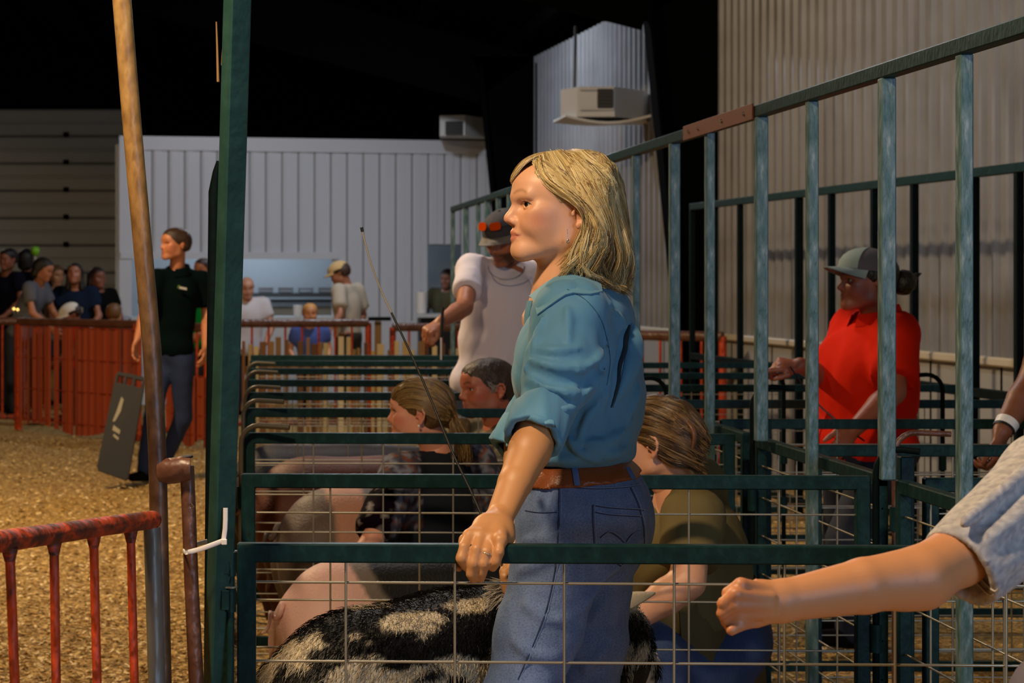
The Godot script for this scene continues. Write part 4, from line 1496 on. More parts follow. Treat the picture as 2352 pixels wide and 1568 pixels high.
# simple hair in a head's own axes: a cap of hair with the face left free, plus what the style adds
func hair_shape(T: Transform3D, s: float, style: String) -> Field:
	var f := Field.new()
	var B := T.basis
	f.ell(T * (Vector3(-0.018, 0.040, 0) * s), B, Vector3(0.100, 0.082, 0.083) * s, 0.01)
	f.ell(T * (Vector3(-0.045, 0.005, 0) * s), B, Vector3(0.070, 0.075, 0.078) * s, 0.03)
	if style != "short":
		f.ell(T * (Vector3(0.03, 0.066, 0) * s), B, Vector3(0.066, 0.045, 0.066) * s, 0.03)
	else:
		f.ell(T * (Vector3(0.03, 0.062, 0) * s), B, Vector3(0.070, 0.052, 0.068) * s, 0.03)
	if style == "long":
		for g: float in [-1.0, 1.0]:
			f.cap(T * (Vector3(-0.02, 0.02, 0.066 * g) * s), T * (Vector3(-0.025, -0.15, 0.075 * g) * s), 0.028 * s, 0.034 * s, 0.03)
		f.ecap(T * (Vector3(-0.06, 0.02, 0) * s), T * (Vector3(-0.07, -0.16, 0) * s), B.z, 0.075 * s, 0.045 * s, 0.085 * s, 0.04 * s, 0.03)
	if style == "bob":
		f.ecap(T * (Vector3(-0.04, 0.02, 0) * s), T * (Vector3(-0.045, -0.07, 0) * s), B.z, 0.085 * s, 0.06 * s, 0.088 * s, 0.055 * s, 0.03)
	f.ell(T * (Vector3(0.088, -0.037, 0) * s), B, Vector3(0.082, 0.096, 0.078) * s, 0.012, 1)
	if style == "short" or style == "pony" or style == "bun":
		for g: float in [-1.0, 1.0]:
			f.ell(T * (Vector3(-0.012, -0.03, 0.085 * g) * s), B, Vector3(0.024, 0.045, 0.03) * s, 0.008, 1)
		f.ell(T * (Vector3(-0.06, -0.10, 0) * s), B, Vector3(0.09, 0.05, 0.09) * s, 0.02, 1)
	return f

func cap_hat(T: Transform3D, s: float, parent: Node3D, crown: Material, brim: Material, tilt := 0.0) -> void:
	var R := T * Transform3D(Basis(Vector3(0, 0, 1), tilt), Vector3.ZERO)
	var dome := []
	for i in 9:
		var a := PI / 2 * i / 8.0
		var row := []
		for k in 25:
			var b := TAU * k / 24.0
			var x := cos(b)
			var z := sin(b)
			row.append(R * (Vector3(0.003 + x * 0.119 * cos(a), 0.042 + 0.089 * pow(sin(a), 0.85) - 0.012 * maxf(0.0, -x) * (1.0 - sin(a)), z * 0.089 * cos(a)) * s))
		row.reverse()
		dome.append(row)
	obj("crown", Surf.new().sheet(dome, 0.003 * s), crown, parent)
	var rows := []
	for i in 5:
		var v := i / 4.0
		var row := []
		for k in 13:
			var b := lerpf(-1.25, 1.25, k / 12.0)
			var rx := 0.108 + v * 0.075 * pow(cos(b * 0.95), 0.6)
			row.append(R * (Vector3(0.003 + cos(b) * rx, 0.046 - 0.008 * v - 0.034 * (sin(b) ** 2) * v, sin(b) * (0.087 + v * 0.004)) * s))
		rows.append(row)
	obj("brim", Surf.new().sheet(rows, 0.004 * s), brim, parent)
	obj("button", Surf.new().lathe([Vector2(0.0, 0.0), Vector2(0.008, 0.0), Vector2(0.006, 0.005), Vector2(0.0, 0.006)], R * Transform3D(Basis().scaled(Vector3(s, s, s)), Vector3(0.003, 0.131, 0) * s), 10), crown, parent)

# a clothed person from joints. o: head, fwd, nb (neck base), cf (chest direction), pv (pelvis), L/R arms [elbow, wrist], legs, looks
func person(o: Dictionary) -> Node3D:
	var s: float = o.get("s", 1.0)
	var hs: float = o.get("hs", 1.0)
	var cell: float = o.get("cell", 0.014)
	var hcell: float = o.get("hcell", 0.006)
	var T := face_frame(o.head, o.fwd, o.get("up", Vector3.UP))
	var nb: Vector3 = o.nb
	var pv: Vector3 = o.pv
	var upv := (nb - pv).normalized()
	var cf: Vector3 = o.cf
	var right := cf.cross(upv).normalized()
	var fwd := upv.cross(right).normalized()
	var sw: float = o.get("sw", 0.165) * s
	var g: float = o.get("girth", 1.0) * s
	var belly: float = o.get("belly", 1.0)
	var t := thing("person", o.label, "person", Vector3(pv.x, 0, pv.z), o.get("group", ""))
	var sho := {"L": nb - upv * 0.055 * s - right * sw, "R": nb - upv * 0.055 * s + right * sw}
	for k in ["L", "R"]:
		if o.has("sho" + k):
			sho[k] = o["sho" + k]
	var H := nb.distance_to(pv)
	var fine: bool = o.get("fine", false)
	# body: head, neck, core of the chest, arms and hands
	var body := Surf.new()
	var hf := Field.new()
	head_shape(hf, T, hs, fine)
	hf.cap(T * (Vector3(-0.020, -0.05, 0) * hs), nb + fwd * 0.01 + upv * 0.02, 0.050 * hs * o.get("neck", 1.0), 0.056 * hs * o.get("neck", 1.0), 0.025)
	var tint := skin_tint(T, hs, o.get("skin", Color("#c98b66")), o.get("lip", Color("#a8574c")), o.get("brow", Color("#4a3220")), o.get("blush", 0.3), o.get("beard", 0.0), o.get("beard_c", Color("#2a1c14")))
	var bf := Field.new()
	bf.cap(nb + upv * 0.05 * s, nb - upv * 0.02, 0.046 * s, 0.056 * s)
	bf.ell(nb - upv * 0.12 * s, Basis(right, upv, right.cross(upv)), Vector3(0.13 * g, 0.11 * s, 0.07 * g), 0.05)
	for k in ["L", "R"]:
		if not o.has(k):
			continue
		var el: Vector3 = o[k][0]
		var wr: Vector3 = o[k][1]
		var ag: float = o.get("arm", 1.0) * s
		bf.cap(nb - upv * 0.06 * s, sho[k], 0.05 * s, 0.045 * s, 0.04)
		bf.cap(sho[k], el, 0.046 * ag, 0.040 * ag, 0.012)
		bf.cap(el, el.lerp(wr, 0.35), 0.040 * ag, 0.041 * ag, 0.008)
		bf.cap(el.lerp(wr, 0.35), wr, 0.041 * ag, 0.026 * ag, 0.008)
		var hf2 := Field.new()
		hf2.cap(el.lerp(wr, 0.7), wr, 0.0325 * ag, 0.026 * ag, 0.015)
		var dir: Vector3 = o[k][2] if o[k].size() > 2 else (wr - el).normalized()
		var palm: Vector3 = o[k][3] if o[k].size() > 3 else (-right if k == "R" else right)
		var thumb: Vector3 = o[k][4] if o[k].size() > 4 else fwd
		var cu: Array = o[k][5] if o[k].size() > 5 else [0.35, 0.38, 0.4, 0.45, 0.4]
		hand(hf2, wr, dir, palm, thumb, cu, s)
		body.field(hf2, o.get("handcell", 0.006), tint)
	if o.get("bare_legs", false):
		pass
	body.field(bf, cell, tint)
	body.field(hf, hcell, tint)
	obj("body", body, M.skin, t)
	if fine:
		eyes(T, hs, t, o.get("iris", Color("#4a3a28")))
	# shirt
	var sf := Field.new()
	var BB := Basis(right, upv, right.cross(upv))
	sf.ell(nb - upv * 0.17 * s + fwd * 0.01, BB, Vector3(0.168 * g, 0.15 * s, 0.112 * g), 0.05)
	sf.ell(nb.lerp(pv, 0.60) + fwd * 0.03 * (belly - 1.0) * 3.0, BB, Vector3(0.155 * g * belly, 0.20 * s, 0.112 * g * belly), 0.08)
	sf.ell(nb.lerp(pv, 0.93) + fwd * 0.01, BB, Vector3(0.165 * g * belly, 0.13 * s, 0.118 * g * belly), 0.06)
	if o.has("bust"):
		for e: float in [-1.0, 1.0]:
			sf.ell(nb - upv * 0.22 * s + fwd * 0.075 * g + right * e * 0.075 * g, BB, Vector3(0.075, 0.08, 0.065) * o.bust, 0.06)
	var sl: float = o.get("sleeve", 0.62)
	var loose: float = o.get("loose", 1.0)
	for k in ["L", "R"]:
		sf.cap(nb - upv * 0.02 * s - fwd * 0.012, sho[k], 0.048 * s, 0.062 * s, 0.05)
		if o.has(k):
			var el: Vector3 = o[k][0]
			if sl <= 1.0:
				var en: Vector3 = (sho[k] as Vector3).lerp(el, sl)
				sf.cap(sho[k], en, 0.066 * s * loose, 0.066 * s * loose, 0.04).flat_end()
			else:
				sf.cap(sho[k], el, 0.066 * s * loose, 0.058 * s * loose, 0.04)
				sf.cap(el, el.lerp(o[k][1], sl - 1.0), 0.058 * s * loose, 0.048 * s * loose, 0.03).flat_end()
	sf.cuts.append([-upv, -(upv.dot(pv) - o.get("hem", 0.06))])
	sf.ell(nb + upv * 0.035 * s + fwd * 0.02, BB, Vector3(0.060, 0.05, 0.062) * s * o.get("collar", 1.0), 0.012, 1)
	sf.wrinkle(0.006 * s, 9.0, Vector3(1.3, 0.7, 1.3), o.get("seed", 3))
	obj("shirt", Surf.new().field(sf, cell * o.get("shirtcell", 1.25), o.get("shirt_tint", lin(o.get("shirt", Color.WHITE)))), o.get("shirt_mat", M.cloth), t)
	t.set_meta("frame", T)
	# trousers
	if o.has("LL"):
		var pf := Field.new()
		pf.ell(pv + upv * 0.02, BB, Vector3(0.160 * g * belly, 0.12 * s, 0.118 * g * belly), 0.05)
		for k in ["LL", "RL"]:
			var hip: Vector3 = pv - upv * 0.06 * s + right * (0.085 if k == "RL" else -0.085) * g
			var kn: Vector3 = o[k][0]
			var an: Vector3 = o[k][1]
			an.y = 0.09
			var lg: float = o.get("leg", 1.0) * s
			pf.cap(hip, kn, 0.088 * lg, 0.066 * lg, 0.04)
			pf.cap(kn, an, 0.066 * lg, 0.055 * lg, 0.03)
			if o.get("shoes", true):
				var sh := Field.new()
				var toe: Vector3 = o[k][2] if o[k].size() > 2 else an + fwd * 0.16 - Vector3(0, 0.04, 0)
				sh.ecap(an - Vector3(0, 0.045, 0) - (toe - an) * 0.25, toe, Vector3.UP, 0.045, 0.04, 0.03, 0.042, 0.02)
				sh.cuts.append([Vector3.DOWN, -0.012])
				obj("shoe", Surf.new().field(sh, 0.012, hexl("#15120f")), M.cloth, t)
		pf.wrinkle(0.006 * s, 8.0, Vector3.ONE, 5)
		obj("trousers", Surf.new().field(pf, cell * 1.5, lin(o.get("trousers", Color("#2c3650")))), M.denim, t)
	# hair and hat
	if o.has("hair"):
		var ff := hair_shape(T, hs, o.hair)
		var hc: Color = lin(o.get("hair_c", Color("#2a1c12")))
		ff.wrinkle(0.004, 30.0, Vector3(1, 0.5, 1), 8)
		obj("hair", Surf.new().field(ff, hcell * 1.1, hc), M.hair, t)
	if o.has("cap"):
		cap_hat(T, hs, t, o.cap, o.get("brim", o.cap), o.get("cap_tilt", 0.0))
	return t

func people_and_pigs() -> void:
	blonde_woman()
	ringside()
	background_people()
	pigs()

# ---------------------------------------------------------------- the woman in the blue shirt
func blonde_woman() -> void:
	var t := thing("person", "blonde woman in a rolled-sleeve blue shirt and jeans leaning on the nearest rail", "person", P(1335, 2235, 4.56))
	var T := face_frame(P(1295, 482, 4.56), Vector3(-0.992, 0.0, 0.12), Vector3(0.03, 1, 0))
	var face_tint := skin_tint(T, 1.0, Color("#d09c7a"), Color("#b5665a"), Color("#9a7350"), 0.42)
	var tan := lin(Color("#c18a5a"))
	var tint := func(p: Vector3, n: Vector3) -> Color:      # the forearms are more tanned than the face
		return tan.lerp(face_tint.call(p, n), smoothstep(1.15, 1.40, p.y))
	var body := Surf.new()
	# head and neck
	var hf := Field.new()
	head_shape(hf, T, 1.0, true)
	var nbase := P(1303, 690, 4.585)
	hf.cap(T * Vector3(-0.020, -0.045, 0), P(1296, 668, 4.58), 0.049, 0.055, 0.03)
	hf.cap(T * Vector3(-0.028, -0.04, -0.045), P(1266, 668, 4.53), 0.010, 0.010, 0.03)
	hf.cap(P(1296, 668, 4.58), P(1292, 730, 4.59), 0.055, 0.085, 0.05)
	body.field(hf, 0.0034, tint)
	# arms and chest under the shirt
	var shL := P(1303, 724, 4.44)
	var elL := P(1243, 975, 4.30)
	var wrL := P(1146, 1192, 4.135)
	var shR := P(1375, 730, 4.74)
	var elR := P(1205, 985, 4.73)
	var wrR := P(1190, 1240, 4.60)
	var bf := Field.new()
	bf.ell(P(1325, 800, 4.60), Basis(), Vector3(0.085, 0.14, 0.11), 0.04)
	bf.cap(P(1300, 700, 4.585), P(1310, 800, 4.59), 0.06, 0.08, 0.05)
	for e in [[shL, elL, wrL], [shR, elR, wrR]]:
		bf.cap(P(1330, 750, 4.59), e[0], 0.05, 0.045, 0.04)
		bf.cap(e[0], e[1], 0.046, 0.043, 0.03)
		var mid: Vector3 = (e[1] as Vector3).lerp(e[2], 0.3)
		bf.cap(e[1], mid, 0.042, 0.0425, 0.02)
	body.field(bf, 0.012, tint)
	var af := Field.new()
	af.cap(shL.lerp(elL, 0.75), elL, 0.045, 0.042, 0.02)
	var m1 := elL.lerp(wrL, 0.28)
	var side := Vector3(0.88, 0.42, 0.15)
	af.cap(elL, m1, 0.041, 0.0415, 0.008)
	af.ecap(m1, elL.lerp(wrL, 0.62), side, 0.0415, 0.040, 0.034, 0.031, 0.006)
	af.ecap(elL.lerp(wrL, 0.62), wrL, side, 0.034, 0.031, 0.0285, 0.021, 0.006)
	# left hand lying over the rail: knuckles on top, four fingers down its front, the thumb under the rail
	var kn := [P(1079, 1231, 4.062), P(1104, 1232, 4.058), P(1126, 1238, 4.055), P(1149, 1241, 4.034)]
	var pal := [P(1108, 1206, 4.10), P(1124, 1200, 4.10), P(1140, 1203, 4.10), P(1156, 1210, 4.10)]
	for i in 4:
		af.cap(wrL.lerp(pal[i], 0.25), pal[i], 0.0185, 0.0155, 0.014)
		af.cap(pal[i], kn[i], 0.0150, 0.0112, 0.013)
	af.cap(P(1166, 1230, 4.085), P(1160, 1216, 4.11), 0.011, 0.014, 0.016)
	af.cap(P(1167, 1238, 4.075), P(1150, 1205, 4.10), 0.010, 0.014, 0.016)
	af.cap(kn[0], kn[1], 0.0098, 0.0098, 0.01)
	af.cap(kn[1], kn[2], 0.0098, 0.0098, 0.01)
	af.cap(kn[2], kn[3], 0.0098, 0.0098, 0.01)
	var fi := [
		[kn[0], P(1066, 1257, 4.035), P(1061, 1282, 4.028), P(1070, 1300, 4.032)],
		[kn[1], P(1095, 1262, 4.028), P(1088, 1294, 4.022), P(1083, 1318, 4.026), P(1087, 1329, 4.034)],
		[kn[2], P(1118, 1268, 4.026), P(1111, 1295, 4.022), P(1106, 1315, 4.026), P(1104, 1328, 4.034)],
		[kn[3], P(1146, 1268, 4.018), P(1139, 1290, 4.018), P(1132, 1304, 4.026)]]
	for i in 4:
		var ff := Field.new()
		var rad := [0.0120, 0.0110, 0.0112, 0.0096, 0.0084]
		if i == 3:
			rad = [0.0105, 0.0096, 0.0092, 0.0076]
		if i == 0:
			rad = [0.0120, 0.0112, 0.0114, 0.0092]
		af.chain(fi[i], rad, 0.0035)
	af.chain([P(1095, 1222, 4.10), P(1068, 1240, 4.09), P(1056, 1280, 4.075), P(1051, 1298, 4.062), P(1053, 1304, 4.055)], [0.013, 0.011, 0.0095, 0.0085, 0.0075], 0.005)
	# tendons and wrist creases
	for i in 4:
		af.cap(P(1143, 1185, 4.112), kn[i], 0.004, 0.0088, 0.012)
	af.chain([P(1113, 1192, 4.105), P(1140, 1192, 4.098), P(1165, 1207, 4.10)], [0.0009, 0.0009, 0.0009], 0.004, 1)
	body.field(af, 0.0034, tint)
	# right hand, holding the whip below the rail
	var rf := Field.new()
	rf.cap(elR.lerp(wrR, 0.3), wrR, 0.040, 0.027, 0.02)
	rf.chain([wrR, P(1176, 1292, 4.56), P(1170, 1320, 4.54)], [0.026, 0.022, 0.018], 0.012)
	for q in [[P(1168, 1296, 4.54), P(1156, 1312, 4.53), P(1157, 1330, 4.53), P(1168, 1338, 4.54)], [P(1172, 1306, 4.53), P(1158, 1324, 4.52), P(1160, 1344, 4.52), P(1170, 1350, 4.53)], [P(1174, 1318, 4.53), P(1161, 1338, 4.52), P(1163, 1356, 4.52), P(1170, 1364, 4.53)], [P(1180, 1330, 4.53), P(1170, 1350, 4.52), P(1168, 1368, 4.52), P(1175, 1374, 4.53)]]:
		rf.chain(q, [0.0095, 0.0088, 0.0082, 0.007], 0.003)
	rf.chain([P(1182, 1285, 4.54), P(1180, 1300, 4.52), P(1172, 1316, 4.51)], [0.010, 0.009, 0.0075], 0.004)
	body.field(rf, 0.004, tint)
	obj("body", body, M.skin, t)
	eyes(T, 1.0, t, Color("#2c2a20"), Vector3(1, 0.03, -0.42))
	# wedding ring
	var ring := []
	var rc: Vector3 = (fi[2][0] as Vector3).lerp(fi[2][1], 0.98) + Vector3(0, -0.004, 0)
	var rd: Vector3 = ((fi[2][2] as Vector3) - fi[2][1]).normalized()
	var rx: Vector3 = rd.cross(Vector3.BACK).normalized()
	var ry: Vector3 = rd.cross(rx)
	for i in 17:
		var a := TAU * i / 16.0
		ring.append(rc + (rx * cos(a) + ry * sin(a)) * 0.0121)
	obj("ring", Surf.new().tube(ring, 0.0016, 6), M.chrome, t)
	obj("ring_stone", Surf.new().lathe([Vector2(0, -0.0025), Vector2(0.0022, 0), Vector2(0.0016, 0.0014), Vector2(0, 0.0016)], Transform3D(Basis(), rc + Vector3(-0.001, 0.002, 0.0132)), 8), M.chrome, t)
	# earring
	var er := P(1303, 526, 4.475)
	obj("earring", Surf.new().tube([er, er + Vector3(0.0005, -0.012, 0.001), er + Vector3(0.001, -0.020, 0.001)], 0.0006, 5).lathe([Vector2(0, 0), Vector2(0.0035, 0.003), Vector2(0.002, 0.006), Vector2(0.0028, 0.009), Vector2(0, 0.011)], Transform3D(Basis(), er + Vector3(0.001, -0.031, 0.001)), 10), M.chrome, t)
	# ---- shirt
	var fw := Vector3(-0.966, 0, -0.26)
	var rt := fw.cross(Vector3.UP)
	var BB := Basis(rt, Vector3.UP, rt.cross(Vector3.UP))
	var sf := Field.new()
	sf.ell(P(1332, 800, 4.60), BB, Vector3(0.168, 0.155, 0.112), 0.04)
	sf.ell(P(1354, 728, 4.60), BB, Vector3(0.150, 0.068, 0.088), 0.05)
	sf.ell(P(1358, 905, 4.595), BB, Vector3(0.160, 0.135, 0.112), 0.06)
	sf.ell(P(1335, 1000, 4.59), BB, Vector3(0.160, 0.075, 0.110), 0.05)
	sf.ell(P(1330, 1043, 4.585), BB, Vector3(0.160, 0.036, 0.112), 0.03)
	sf.ell(P(1235, 850, 4.58), BB, Vector3(0.13, 0.09, 0.05), 0.06)
	sf.cap(P(1330, 702, 4.58), shL + Vector3(0.012, 0.008, 0), 0.042, 0.064, 0.05)
	sf.cap(P(1330, 702, 4.60), shR, 0.042, 0.062, 0.05)
	sf.cap(shL + Vector3(0.0, -0.01, 0), P(1288, 850, 4.375), 0.072, 0.074, 0.05)
	sf.cap(P(1288, 850, 4.375), P(1250, 955, 4.315), 0.074, 0.058, 0.03)
	sf.cap(P(1250, 955, 4.315), P(1226, 1008, 4.262), 0.054, 0.052, 0.012).flat_end()
	sf.cap(shR, P(1225, 960, 4.74), 0.066, 0.062, 0.04)
	sf.cap(P(1225, 960, 4.74), P(1178, 1040, 4.71), 0.058, 0.052, 0.012).flat_end()
	# folds: soft ridges laid over the cloth, and two creases
	var base := Field.new()
	for i in sf.A.size():
		base.put(sf.A[i], sf.A[i] + sf.AB[i], sf.W[i], sf.NN[i], sf.U[i], sf.R0[i], sf.R1[i], sf.K[i], 0, sf.RD[i])
	for q in [
		[[[1212, 822], [1260, 838], [1310, 845], [1375, 835]], 0.009], [[[1228, 800], [1275, 806], [1330, 800]], 0.007], [[[1225, 872], [1270, 893], [1320, 905], [1368, 890]], 0.010],
		[[[1205, 905], [1250, 925], [1300, 940], [1330, 930]], 0.008], [[[1240, 770], [1222, 800], [1205, 850]], 0.007], [[[1385, 800], [1370, 830], [1320, 862]], 0.008],
		[[[1392, 760], [1388, 800], [1384, 850], [1365, 890]], 0.007], [[[1300, 700], [1306, 740], [1305, 790]], 0.005], [[[1250, 720], [1232, 770], [1226, 810]], 0.006],
		[[[1430, 775], [1425, 830], [1405, 900], [1375, 960]], 0.007], [[[1390, 905], [1350, 960], [1330, 1010]], 0.008], [[[1460, 960], [1420, 1000], [1370, 1020], [1320, 1015]], 0.009],
		[[[1440, 1030], [1400, 1045], [1350, 1030]], 0.009], [[[1300, 1000], [1330, 1040], [1380, 1062]], 0.007], [[[1470, 880], [1455, 930], [1440, 970]], 0.006],
		[[[1220, 955], [1250, 968], [1290, 985]], 0.005], [[[1190, 990], [1230, 1000], [1275, 1032]], 0.004], [[[1400, 700], [1430, 740], [1445, 790]], 0.006], [[[1180, 1000], [1165, 1030], [1160, 1065]], 0.006]]:
		var pts := hug(base, q[0], 9, -0.001)
		for i in pts.size() - 1:
			var v := sin(PI * (i + 0.5) / (pts.size() - 1.0))
			sf.cap(pts[i], pts[i + 1], q[1] * 1.2 * (0.3 + 0.7 * v), q[1] * 1.2 * (0.3 + 0.7 * v), 0.011)
	for q in [
		[[[1446, 744], [1437, 775], [1428, 820], [1416, 880], [1402, 940]], 0.0075], [[[1305, 665], [1345, 690], [1378, 730], [1393, 775], [1400, 830], [1392, 890]], 0.0016], [[[1215, 848], [1262, 866], [1320, 876], [1368, 862]], 0.005],
		[[[1200, 885], [1245, 908], [1300, 921]], 0.004], [[[1232, 745], [1214, 790], [1206, 830]], 0.004], 
		[[[1182, 975], [1230, 985], [1272, 1012]], 0.003], [[[1385, 845], [1345, 880], [1335, 930]], 0.004]]:
		var pts := hug(base, q[0], 11, 0.001)
		for i in pts.size() - 1:
			sf.cap(pts[i], pts[i + 1], q[1] * 1.3 * (0.25 + 0.75 * sin(PI * i / (pts.size() - 1.0))), q[1] * 1.3 * (0.25 + 0.75 * sin(PI * (i + 1) / (pts.size() - 1.0))), 0.009, 1)
	# openings: neck and cuffs
	sf.cap(P(1290, 640, 4.575), P(1296, 690, 4.58), 0.066, 0.050, 0.008, 1)
	sf.cap(P(1233, 992, 4.28), P(1220, 1020, 4.245), 0.0445, 0.0465, 0.004, 1)
	sf.cap(P(1188, 1024, 4.715), P(1168, 1058, 4.70), 0.040, 0.043, 0.004, 1)
	sf.cuts.append([Vector3.DOWN, -(P(0, 1074, 4.5).y)])
	sf.wrinkle(0.0065, 6.5, Vector3(1.0, 0.8, 1.0), 4)
	sf.noise.fractal_type = FastNoiseLite.FRACTAL_RIDGED
	obj("shirt", Surf.new().field(sf, 0.0058, lin(Color("#5289aa"))), M.shirt, t)
	for q in [[P(1249, 944, 4.317), P(1224, 1006, 4.262), 0.0], [P(1216, 978, 4.737), P(1176, 1040, 4.712), 2.0]]:
		var ca: Vector3 = q[0]
		var cb: Vector3 = q[1]
		var cz := (cb - ca).normalized()
		var cx := cz.cross(Vector3.BACK).normalized()
		var cy := cz.cross(cx)
		var rows := []
		for e in [[0.044, 0.96], [0.0475, 1.0], [0.055, 1.03], [0.0595, 0.98], [0.061, 0.75], [0.0615, 0.5], [0.0605, 0.2], [0.0595, 0.04], [0.0555, -0.02], [0.050, 0.02]]:
			var row := []
			for k in 41:
				var a := TAU * k / 40.0
				var w := 0.0018 * sin(a * 5.0 + q[2] + e[1] * 3.0) + 0.0012 * sin(a * 11.0 + e[1] * 5.0)
				var sl := 0.006 * sin(a * 2.0 + 1.0 + q[2])
				row.append(ca.lerp(cb, e[1]) + (cx * cos(a) + cy * sin(a)) * (e[0] + w) + cz * sl)
			rows.append(row)
		rows.reverse()
		obj("cuff", Surf.new().grid(rows, lin(Color("#5289aa"))), M.shirt, t)
	# collar: a stand at the back and the leaf that falls to a point in front
	var leaf := []
	var co := hug(sf, [[1384, 668], [1352, 674], [1308, 672], [1268, 696], [1233, 722]], 10, 0.006)
	var ci := loft([P(1372, 650, 4.60), P(1345, 634, 4.535), P(1302, 626, 4.51), P(1258, 645, 4.50), P(1214, 680, 4.505)], co.size())
	for i in co.size():
		var row := []
		for k in 5:
			var u := k / 4.0
			row.append((ci[i] as Vector3).lerp(co[i], u) + Vector3(0, 0.010, 0.010) * sin(PI * u))
		leaf.append(row)
	obj("collar", Surf.new().sheet(leaf, 0.0025, lin(Color("#5f95b2"))), M.shirt, t)
	var leaf2 := []
	for i in 7:
		var o1 := loft([P(1345, 634, 4.68), P(1290, 640, 4.66), P(1246, 668, 4.63), P(1222, 690, 4.59)], 7)[i] as Vector3
		var o2 := loft([P(1352, 660, 4.70), P(1285, 680, 4.68), P(1232, 706, 4.64), P(1212, 726, 4.59)], 7)[i] as Vector3
		leaf2.append([o1, o1.lerp(o2, 0.5) + Vector3(-0.004, 0.004, 0), o2])
	obj("collar", Surf.new().sheet(leaf2, 0.0025, lin(Color("#5289aa"))), M.shirt, t)
	# placket edge, seams, cuff tab, back vent
	var pl := []
	for p in loft([P(1222, 690, 4.575), P(1214, 730, 4.565), P(1218, 775, 4.56), P(1214, 830, 4.55)], 8):
		pl.append([p + Vector3(-0.004, 0, -0.02), p + Vector3(-0.010, 0, 0.0), p + Vector3(-0.002, 0, 0.016)])
	obj("placket", Surf.new().sheet(pl, 0.004, lin(Color("#3f7797"))), M.shirt, t)
	var seam := Surf.new()
	seam.tube(hug(sf, [[1303, 664], [1345, 688], [1378, 728], [1394, 775], [1402, 830], [1394, 885]], 26, 0.0008), 0.0009, 5, false, lin(Color("#2c6684")))
	obj("seam", seam, M.shirt, t)
	var tab := hug(sf, [[1256, 946], [1262, 968], [1268, 990], [1270, 1010]], 7, 0.002)
	var trow := []
	for p: Vector3 in tab:
		trow.append([p + Vector3(-0.010, 0.0, 0.0), p + Vector3(0, 0.001, 0.003), p + Vector3(0.009, -0.002, 0.0)])
	if trow.size() > 2:
		obj("cuff_tab", Surf.new().sheet(trow, 0.002, lin(Color("#5c92b0"))), M.shirt, t)
	var vent := hug(sf, [[1450, 742], [1444, 775], [1436, 820], [1424, 880], [1408, 936]], 12, 0.0)
	var vent_shade := hug(sf, [[1446, 746], [1438, 772], [1436, 802], [1424, 838], [1420, 882], [1404, 936]], 18, 0.0015)  # dark strip in the groove: shade inside the open vent, given as colour
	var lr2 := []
	for i in vent_shade.size():
		lr2.append(0.0012 + 0.0040 * sin(PI * pow((i + 0.5) / vent_shade.size(), 0.7)) )
	if vent_shade.size() > 3:
		obj("vent_shade_strip", Surf.new().tube(vent_shade, lr2, 8, true, lin(Color("#14242e")), 0.5, Vector3.RIGHT), M.shirt, t)
	var vrow := []
	for i in vent.size():
		var p: Vector3 = vent[i]
		var wv := 0.021 * sin(PI * (i + 0.6) / (vent.size() + 0.2))
		vrow.append([p + Vector3(0.0, 0, 0.002), p + Vector3(0.3, 0, 0.45) * wv, p + Vector3(1.1, 0, 0.2) * wv, p + Vector3(1.9, 0, -0.8) * wv])
	if vrow.size() > 2:
		obj("vent_flap", Surf.new().sheet(vrow, 0.0025, lin(Color("#5289aa"))), M.shirt, t)
	# ---- jeans, belt
	var hfw := Vector3(-0.906, 0, -0.42)
	var hr := hfw.cross(Vector3.UP)
	var HB := Basis(hr, Vector3.UP, hr.cross(Vector3.UP))
	var jf := Field.new()
	jf.ell(P(1337, 1100, 4.585), HB, Vector3(0.148, 0.055, 0.106), 0.05)
	jf.ell(P(1338, 1180, 4.575), HB, Vector3(0.172, 0.105, 0.122), 0.06)
	jf.ell(P(1392, 1205, 4.50), Basis(), Vector3(0.082, 0.095, 0.075), 0.06)
	jf.ell(P(1418, 1205, 4.64), Basis(), Vector3(0.074, 0.095, 0.08), 0.06)
	jf.cap(P(1298, 1235, 4.50), P(1235, 1450, 4.47), 0.098, 0.084, 0.05)
	jf.cap(P(1235, 1450, 4.47), P(1190, 1610, 4.44), 0.084, 0.068, 0.03)
	jf.cap(P(1190, 1610, 4.44), P(1205, 2105, 4.50), 0.068, 0.052, 0.03)
	jf.cap(P(1365, 1240, 4.66), P(1350, 1470, 4.68), 0.094, 0.080, 0.04)
	jf.cap(P(1350, 1470, 4.68), P(1345, 1620, 4.69), 0.080, 0.069, 0.03)
	jf.cap(P(1345, 1620, 4.69), P(1395, 2100, 4.72), 0.069, 0.052, 0.03)
	jf.cuts.append([Vector3.UP, P(0, 1076, 4.5).y])
	var jb := Field.new()
	for i in jf.A.size():
		jb.put(jf.A[i], jf.A[i] + jf.AB[i], jf.W[i], jf.NN[i], jf.U[i], jf.R0[i], jf.R1[i], jf.K[i], 0, jf.RD[i])
	for q in [[[[1420, 1290], [1380, 1330], [1330, 1400]], 0.006], [[[1440, 1310], [1400, 1360], [1360, 1420]], 0.005], [[[1290, 1215], [1250, 1240], [1205, 1245]], 0.006], [[[1300, 1240], [1250, 1290], [1200, 1310]], 0.006], [[[1470, 1235], [1430, 1265], [1390, 1262]], 0.005], [[[1210, 1390], [1250, 1420], [1300, 1425]], 0.005], [[[1185, 1470], [1220, 1500], [1270, 1510]], 0.006], [[[1395, 1480], [1370, 1510], [1340, 1540]], 0.005]]:
		var pts := hug(jb, q[0], 8, -0.003)
		for i in pts.size() - 1:
			jf.cap(pts[i], pts[i + 1], q[1], q[1], 0.016)
	jf.wrinkle(0.005, 11.0, Vector3(1, 0.8, 1), 6)
